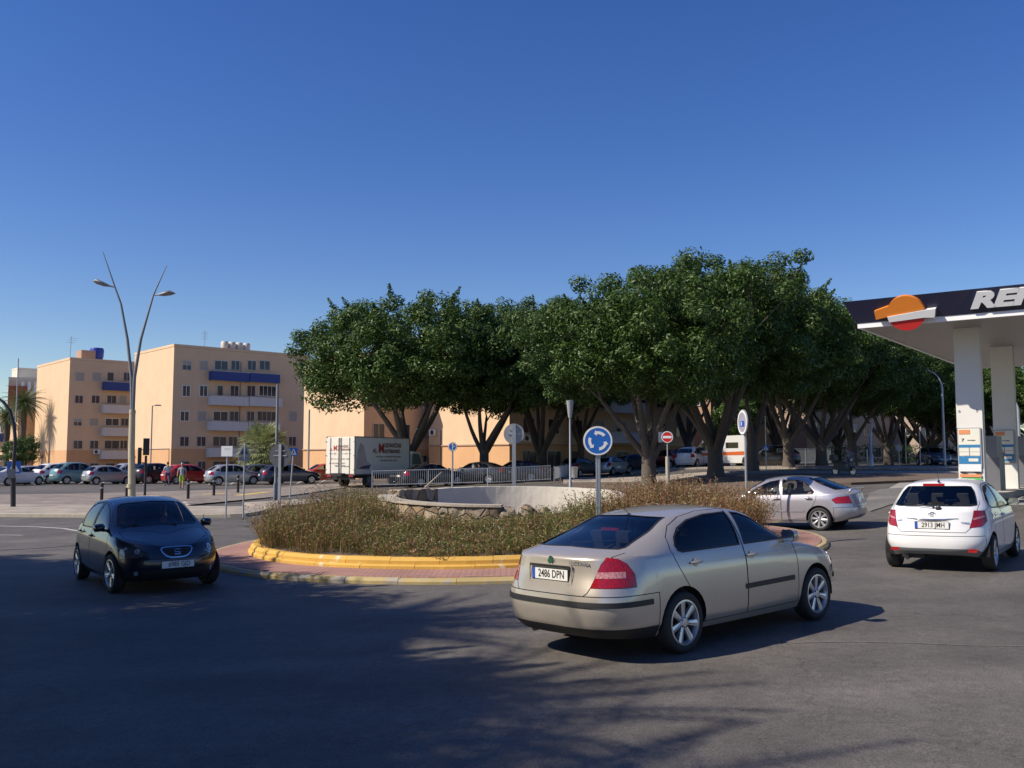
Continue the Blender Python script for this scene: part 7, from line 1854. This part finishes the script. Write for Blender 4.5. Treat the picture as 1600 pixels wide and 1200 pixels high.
# pump islands with dispensers
def w3(u, v): q = CX + U * u + V_ * v; return q.x, q.y
x_, y_ = w3(2.6, 8.2)
isl = []
for i, (u, v, L_, lb) in enumerate(((2.5, 8.2, 13.5, 'long raised concrete pump island under the near columns'),)):
    x_, y_ = w3(u, v); m = MB(); m.box((0, 0, .06), (1.3, L_, .2)); tag(m.build('pump_island', A_conc, None, loc=(x_, y_, G(x_, y_) - .0), rot=(0, 0, CA)), kind='structure')
def pump(u, v, label):
    x_, y_ = w3(u, v); r_ = empty('fuel_pump', (x_, y_, G(x_, y_) + .16), CA, label, 'fuel pump')
    m = MB(); m.box((0, 0, .55), (.55, .95, 1.1)); m.build('cabinet', plain('pump_grey', (.13, .135, .15), .5), r_)
    m = MB(); m.box((0, 0, 1.45), (.42, .95, .7)); hd = m.build('display_head', M_['galv_dark'], r_)
    m = MB(); m.box((-.22, 0, 1.5), (.02, .7, .3)); m.build('display', M_['dark'], hd)
    for k in range(3):
        y = -.32 + k * .32; m = MB(); m.tube([(-.30, y, 1.05), (-.42, y, .75), (-.45, y + .05, .35), (-.38, y + .1, .22), (-.28, y + .1, .45)], .022, 6); m.build('hose', M_['blk'], r_, True)
        m = MB(); m.box((-.31, y, .98), (.07, .10, .26)); m.build('nozzle', (M_['c_grn'], M_['dark'], M_['c_or'])[k], r_)
    return r_
pump(2.5, 5.3, 'fuel pump between the first and second petrol station columns'); pump(2.5, 10.8, 'fuel pump behind the second petrol station column'); pump(12.5, 6.0, 'fuel pump on the far island beyond the right edge')
x_, y_ = w3(2.0, 11.0)
bx_, by_ = w3(6.0, 7.0)
# small shop building deep under the canopy
x_, y_ = w3(17.5, 11.5); shop = empty('petrol_station_shop', (x_, y_, G(x_, y_)), CA, 'petrol station shop under the back of the canopy', 'shop')
m = MB(); m.box((0, 3, 1.6), (12, 6, 3.2)); m.build('wall', M_['c_pale'], shop); m = MB(); m.box((-1, -.03, 1.3), (8, .06, 2.0)); m.build('shop_window', M_['winglass'], shop)
# low dark hedge and wall behind the far cars
def hedge(p0, p1, h, w, label, seed):
    rr = random.Random(seed); n = int((p1 - p0).xy.length / .5); V, F = [], []
    for i in range(n):
        q = p0.lerp(p1, i / n)
        for k in range(3): leaf_cluster(V, F, Vector((q.x + rr.uniform(-.2, .2), q.y + rr.uniform(-w, w) / 2, G(q.x, q.y) + h * (.25 + .3 * k))), .5, 22, rr, .14)
    me = bpy.data.meshes.new('hedge'); me.from_pydata(V, [], F); me.materials.append(L_ficus); tag(link('hedge', me), label, 'hedge')
hedge(gx(1300, 98), gx(1540, 98), 2.0, 1.0, 'dark clipped hedge behind the far cars left of the petrol station', 5)
hedge(gx(985, 84), gx(1110, 84), 1.2, 1.0, 'low dark hedge behind the parked cars under the trees', 6)
b0, b1 = gx(1215, 76), gx(1300, 80); railing(b0, b1, 1.3, 'green fence panels behind the trees above the silver saloon', 3.0)

# ================================================================ PEOPLE
def person(loc, rz, J, clothes, label, s=1.0, parent=None, hair=True, cap=None, legs=True, beard=False):
    """J: joints in metres, feet at z=0; one skinned body. clothes: {bone prefix: material}"""
    root = empty('person', loc, rz, label, 'person'); root.scale = (s, s, s)
    names = list(J); idx = {n: i for i, n in enumerate(names)}
    verts = [J[n][0] for n in names]; rad = [J[n][1] for n in names]
    E = []
    def ch(*a):
        for p, q in zip(a, a[1:]):
            if p in idx and q in idx: E.append((idx[p], idx[q]))
    ch('pelvis', 'waist', 'chest', 'neck0', 'neck', 'head0', 'head1', 'head2')
    for sd in 'lr':
        ch('chest', 'sh' + sd, 'el' + sd, 'wr' + sd, 'palm' + sd)
        for k in range(5): ch('palm' + sd, 'f%da' % k + sd, 'f%db' % k + sd)
        ch('pelvis', 'hip' + sd, 'kn' + sd, 'an' + sd, 'toe' + sd)
    me = bpy.data.meshes.new('body'); me.from_pydata(verts, E, []); o = link('body', me, root)
    o.modifiers.new('Skin', 'SKIN'); sm = o.modifiers.new('Sub', 'SUBSURF'); sm.levels = sm.render_levels = 2
    if me.skin_vertices:
        for i, r in enumerate(rad):
            rr_ = r if hasattr(r, '__len__') else (r, r); me.skin_vertices[0].data[i].radius = rr_
        me.skin_vertices[0].data[idx['pelvis']].use_root = True
    dg = bpy.context.evaluated_depsgraph_get(); dg.update()
    m2 = bpy.data.meshes.new_from_object(o.evaluated_get(dg)); o.modifiers.clear(); o.data = m2; bpy.data.meshes.remove(me); m2.name = 'body'
    mats = list(dict.fromkeys(clothes.values())); m2.materials.clear()
    for mt in mats: m2.materials.append(mt)
    seg = [(Vector(verts[a]), Vector(verts[b_]), names[a], names[b_]) for a, b_ in E]
    for p in m2.polygons:
        c = p.center; best = None
        for a, b_, na, nb in seg:
            t = max(0, min(1, (c - a).dot(b_ - a) / max((b_ - a).length_squared, 1e-9))); d = (c - a.lerp(b_, t)).length
            if best is None or d < best[0]: best = (d, na, nb, t)
        _, na, nb, t = best; key = na + '>' + nb; mt = None
        for k in sorted(clothes, key=len, reverse=True):
            if nb.startswith(k):
                if ':' in k: continue
                mt = clothes[k]; break
        for k in clothes:
            if ':' in k:
                kk, lim = k.split(':')
                if (nb.startswith(kk)) and t < float(lim): mt = clothes[k]
        p.material_index = mats.index(mt or clothes['skin']); p.use_smooth = True
    m2.update()
    h = Vector(J['head1'][0]); fwd = Vector(J.get('face', ((0, -1, 0), 0))[0]) if 'face' in J else Vector((0, -1, 0))
    return root, h
def std(step=0.0, arm=((0, 0, 0), (0, 0, 0))):
    J = {'pelvis': ((0, 0, .95), (.15, .11)), 'waist': ((0, 0, 1.08), (.135, .10)), 'chest': ((0, .01, 1.32), (.17, .115)), 'neck0': ((0, .01, 1.46), (.07, .06)), 'neck': ((0, 0, 1.52), (.055, .055)), 'head0': ((0, -.02, 1.58), (.07, .078)), 'head1': ((0, -.015, 1.66), (.078, .095)), 'head2': ((0, 0, 1.72), (.06, .07))}
    for s, sg, st, am in (('l', 1, step, arm[0]), ('r', -1, -step, arm[1])):
        J['sh' + s] = ((sg * .19, .01, 1.40), .062); e = Vector((sg * .25, .03 + am[0], 1.13 + am[2])); w = Vector((sg * .26, -.04 + am[1], .88 + am[2] * 2)); J['el' + s] = (tuple(e), .043); J['wr' + s] = (tuple(w), .028)
        d = (w - e).normalized(); J['palm' + s] = (tuple(w + d * .06), (.035, .018))
        for k in range(5):
            off = (k - 2) * .017; ln = (.05, .08, .09, .08, .065)[k]; base = w + d * (.10 if k else .05) + Vector((0, off - (.02 if k == 0 else 0), 0)); J['f%da' % k + s] = (tuple(base), .010); J['f%db' % k + s] = (tuple(base + d * ln * .8 + Vector((-sg * .015, -.01, 0))), .008)
        J['hip' + s] = ((sg * .09, 0, .88), .095); J['kn' + s] = ((sg * .10, -st * .5 - .01, .50), .062); J['an' + s] = ((sg * .10, -st * .9 + (.03 if st < 0 else 0), .09 + (.05 if st < 0 else 0)), .042); J['toe' + s] = ((sg * .115, -st * .9 - .15, .035 + (.0 if st >= 0 else .02)), (.04, .03))
    return J
M_['shirt_w'] = plain('shirt_white', (.62, .63, .66), .85); M_['shirt_s'] = plain('striped_shirt', (.38, .42, .50), .85, var=.5, scale=30); M_['shorts'] = plain('lime_shorts', (.45, .62, .08), .8, var=.3, scale=9); M_['jeans'] = plain('jeans', (.05, .08, .14), .85); M_['pink'] = plain('pink_top', (.55, .28, .28), .85); M_['grey_top'] = plain('grey_top', (.10, .10, .11), .9)
def head_bits(root, h, hairm, glasses=False, long=False):
    f = Vector((0, -1, 0)); m = MB(); n = 14
    for i in range(6):
        for j in range(n):
            a = 2 * math.pi * j / n; e = math.pi / 2 * (i / 5); zz = math.cos(e) * .112; rr_ = math.sin(e) * .092
            front = max(0, -math.sin(a)); z = h.z + .025 + zz * .9 - (.0 if i < 4 else (-.035 * front + (.09 if long else .03) * (1 - front) * (i - 3)))
            m.v.append((h.x + rr_ * .92 * math.cos(a), h.y + .012 + rr_ * 1.08 * math.sin(a), z))
    for i in range(5):
        for j in range(n): m.f.append((i * n + j, (i + 1) * n + j, (i + 1) * n + (j + 1) % n, i * n + (j + 1) % n)); m.m.append(0)
    m.build('hair', hairm, root, True, 1e-4)
    m = MB(); m.lathe([(.001, .02), (.012, .01), (.014, -.01), (.001, -.018)], 8, c=(h.x, h.y - .098, h.z - .02)); m.build('nose', M_['skin'], root, True)
    for sg in (-1, 1):
        m = MB(); m.lathe([(.001, .022), (.014, .01), (.016, -.01), (.001, -.022)], 8, c=(h.x + sg * .078, h.y + .005, h.z - .01)); m.build('ear', M_['skin'], root, True)
        m = MB(); m.lathe([(.012, 0), (.009, .004), (.001, .005)], 8, RXM, c=(h.x + sg * .032, h.y - .088, h.z + .005)); m.build('eye', M_['ink'], root)
    m = MB(); m.box((h.x, h.y - .086, h.z - .055), (.045, .006, .009)); m.build('mouth', M_['red'], root)
    if glasses:
        m = MB()
        for sg in (-1, 1): m.box((h.x + sg * .034, h.y - .098, h.z + .008), (.052, .008, .034))
        m.box((h.x, h.y - .099, h.z + .014), (.03, .006, .008)); m.build('sunglasses', M_['blk'], root)
def walker(px, Y, rz, step, clothes, label, hairm, arm=((.0, 0, 0), (0, 0, 0)), s=1.0):
    b = gx(px, Y); b.z += .01; r_, h = person(b, rz, std(step, arm), clothes, label, s); head_bits(r_, h, hairm); return r_
base = {'skin': M_['skin']}
walker(262.5, 68, facing(0, 1) + R(205), .26, {'skin': M_['skin'], 'pelvis': M_['shirt_w'], 'waist': M_['shirt_w'], 'chest': M_['shirt_w'], 'sh': M_['shirt_w'], 'el:0.75': M_['shirt_w'], 'neck': M_['skin'], 'head': M_['skin'], 'hip': M_['jeans'], 'kn': M_['jeans'], 'an': M_['jeans'], 'toe': M_['dark']}, 'person in a white shirt and jeans walking behind the man in lime shorts', M_['hair'], s=1.0)
wk = walker(285, 61.5, R(10), .16, {'skin': M_['skin'], 'pelvis': M_['shorts'], 'waist': M_['shirt_s'], 'chest': M_['shirt_s'], 'sh': M_['shirt_s'], 'el:0.6': M_['shirt_s'], 'neck': M_['skin'], 'head': M_['skin'], 'hip': M_['shorts'], 'kn': M_['shorts'], 'an:0.0': M_['skin'], 'an': M_['skin'], 'toe': M_['dark']}, 'person in lime shorts and a pale striped shirt walking in front of the red car', M_['galv'], arm=((.05, .04, .02), (-.05, -.1, .04)))
m = MB(); m.tube([(.17, -.08, 1.42), (.05, -.15, 1.25), (-.16, -.12, 1.0)], .012, 6); m.tube([(.17, .08, 1.42), (.0, .15, 1.2), (-.16, .12, 1.0)], .012, 6); m.build('bag_strap', M_['blk'], wk, True)
x_, y_ = w3(2.35, 6.6); r_, h = person((x_, y_, G(x_, y_) + .16), facing(x_, y_), std(0.02, ((-.04, -.2, .06), (0, 0, 0))), {'skin': M_['skin'], 'pelvis': M_['jeans'], 'waist': M_['shirt_w'], 'chest': M_['shirt_w'], 'sh': M_['shirt_w'], 'el:0.6': M_['shirt_w'], 'neck': M_['skin'], 'head': M_['skin'], 'hip': M_['jeans'], 'kn': M_['jeans'], 'an': M_['jeans'], 'toe': M_['dark']}, 'person in a pale top standing between the petrol station columns', 1.0); head_bits(r_, h, M_['hair'])
def seated(car, x, y, z, top, label, hairm, glasses=False, hands=None, lift=0.0, long=False):
    """figure sitting in a car seat, facing car +x. built facing local -y then turned"""
    J = {'pelvis': ((0, 0, .0), (.16, .12)), 'waist': ((0, .06, .14), (.14, .11)), 'chest': ((0, .13, .40), (.17, .12)), 'neck0': ((0, .14, .53), (.07, .06)), 'neck': ((0, .12, .59), (.05, .05)), 'head0': ((0, .09, .65), (.068, .076)), 'head1': ((0, .09, .73), (.076, .092)), 'head2': ((0, .105, .79), (.06, .07))}
    for s, sg in (('l', 1), ('r', -1)):
        J['sh' + s] = ((sg * .185, .14, .48), .06); w = Vector(hands[0 if sg > 0 else 1]) if hands else Vector((sg * .12, -.28, .13)); e = Vector((sg * .25, -.02, .24)); J['el' + s] = (tuple(e), .042); J['wr' + s] = (tuple(w), .028); d = (w - e).normalized(); J['palm' + s] = (tuple(w + d * .055), (.034, .02))
        for k in range(5):
            off = (k - 2) * .017; bs = w + d * (.09 if k else .045) + Vector((off, 0, 0)); J['f%da' % k + s] = (tuple(bs), .010); J['f%db' % k + s] = (tuple(bs + d * .05 + Vector((0, 0, -.02))), .008)
        J['hip' + s] = ((sg * .10, -.04, -.01), .09); J['kn' + s] = ((sg * .13, -.42, .07), .065); J['an' + s] = ((sg * .12, -.58, -.26), .045); J['toe' + s] = ((sg * .12, -.72, -.28), (.04, .03))
    mw = car.matrix_basis if False else Matrix.LocRotScale(car.location, car.rotation_euler, car.scale)
    cl = {'skin': M_['skin'], 'pelvis': M_['jeans'], 'waist': top, 'chest': top, 'sh': top, 'el:0.7': top, 'neck': M_['skin'], 'head': M_['skin'], 'hip': M_['jeans'], 'kn': M_['jeans'], 'an': M_['jeans'], 'toe': M_['dark']}
    r_, h = person((0, 0, 0), 0, J, cl, label); head_bits(r_, h, hairm, glasses, long)
    r_.matrix_world = mw @ Matrix.Translation((x, y, z)) @ Matrix.Rotation(R(90), 4, 'Z'); return r_
WH = [(.14, -.34, .34), (-.14, -.34, .34)]
seated(c1, .02, .37, .53, M_['grey_top'], 'person driving the beige liftback, seen through the glass', M_['hair'], hands=WH)
seated(c2, 0, -.37, .63, M_['grey_top'], 'person with sunglasses in the passenger seat of the navy hatchback', M_['hair'], glasses=True, long=True)
seated(c2, 0, .37, .63, M_['jeans'], 'person driving the navy hatchback', M_['hair'], hands=WH)
seated(c3, -.10, .37, .58, M_['grey_top'], 'person driving the white small hatchback', M_['hair'], hands=WH)
seated(c4, -.02, .37, .50, M_['jeans'], 'person driving the silver saloon', M_['hair'], hands=WH)
seated(c4, -.87, .40, .50, M_['pink'], 'person in a pink top on the back seat of the silver saloon', M_['hair'], long=True)
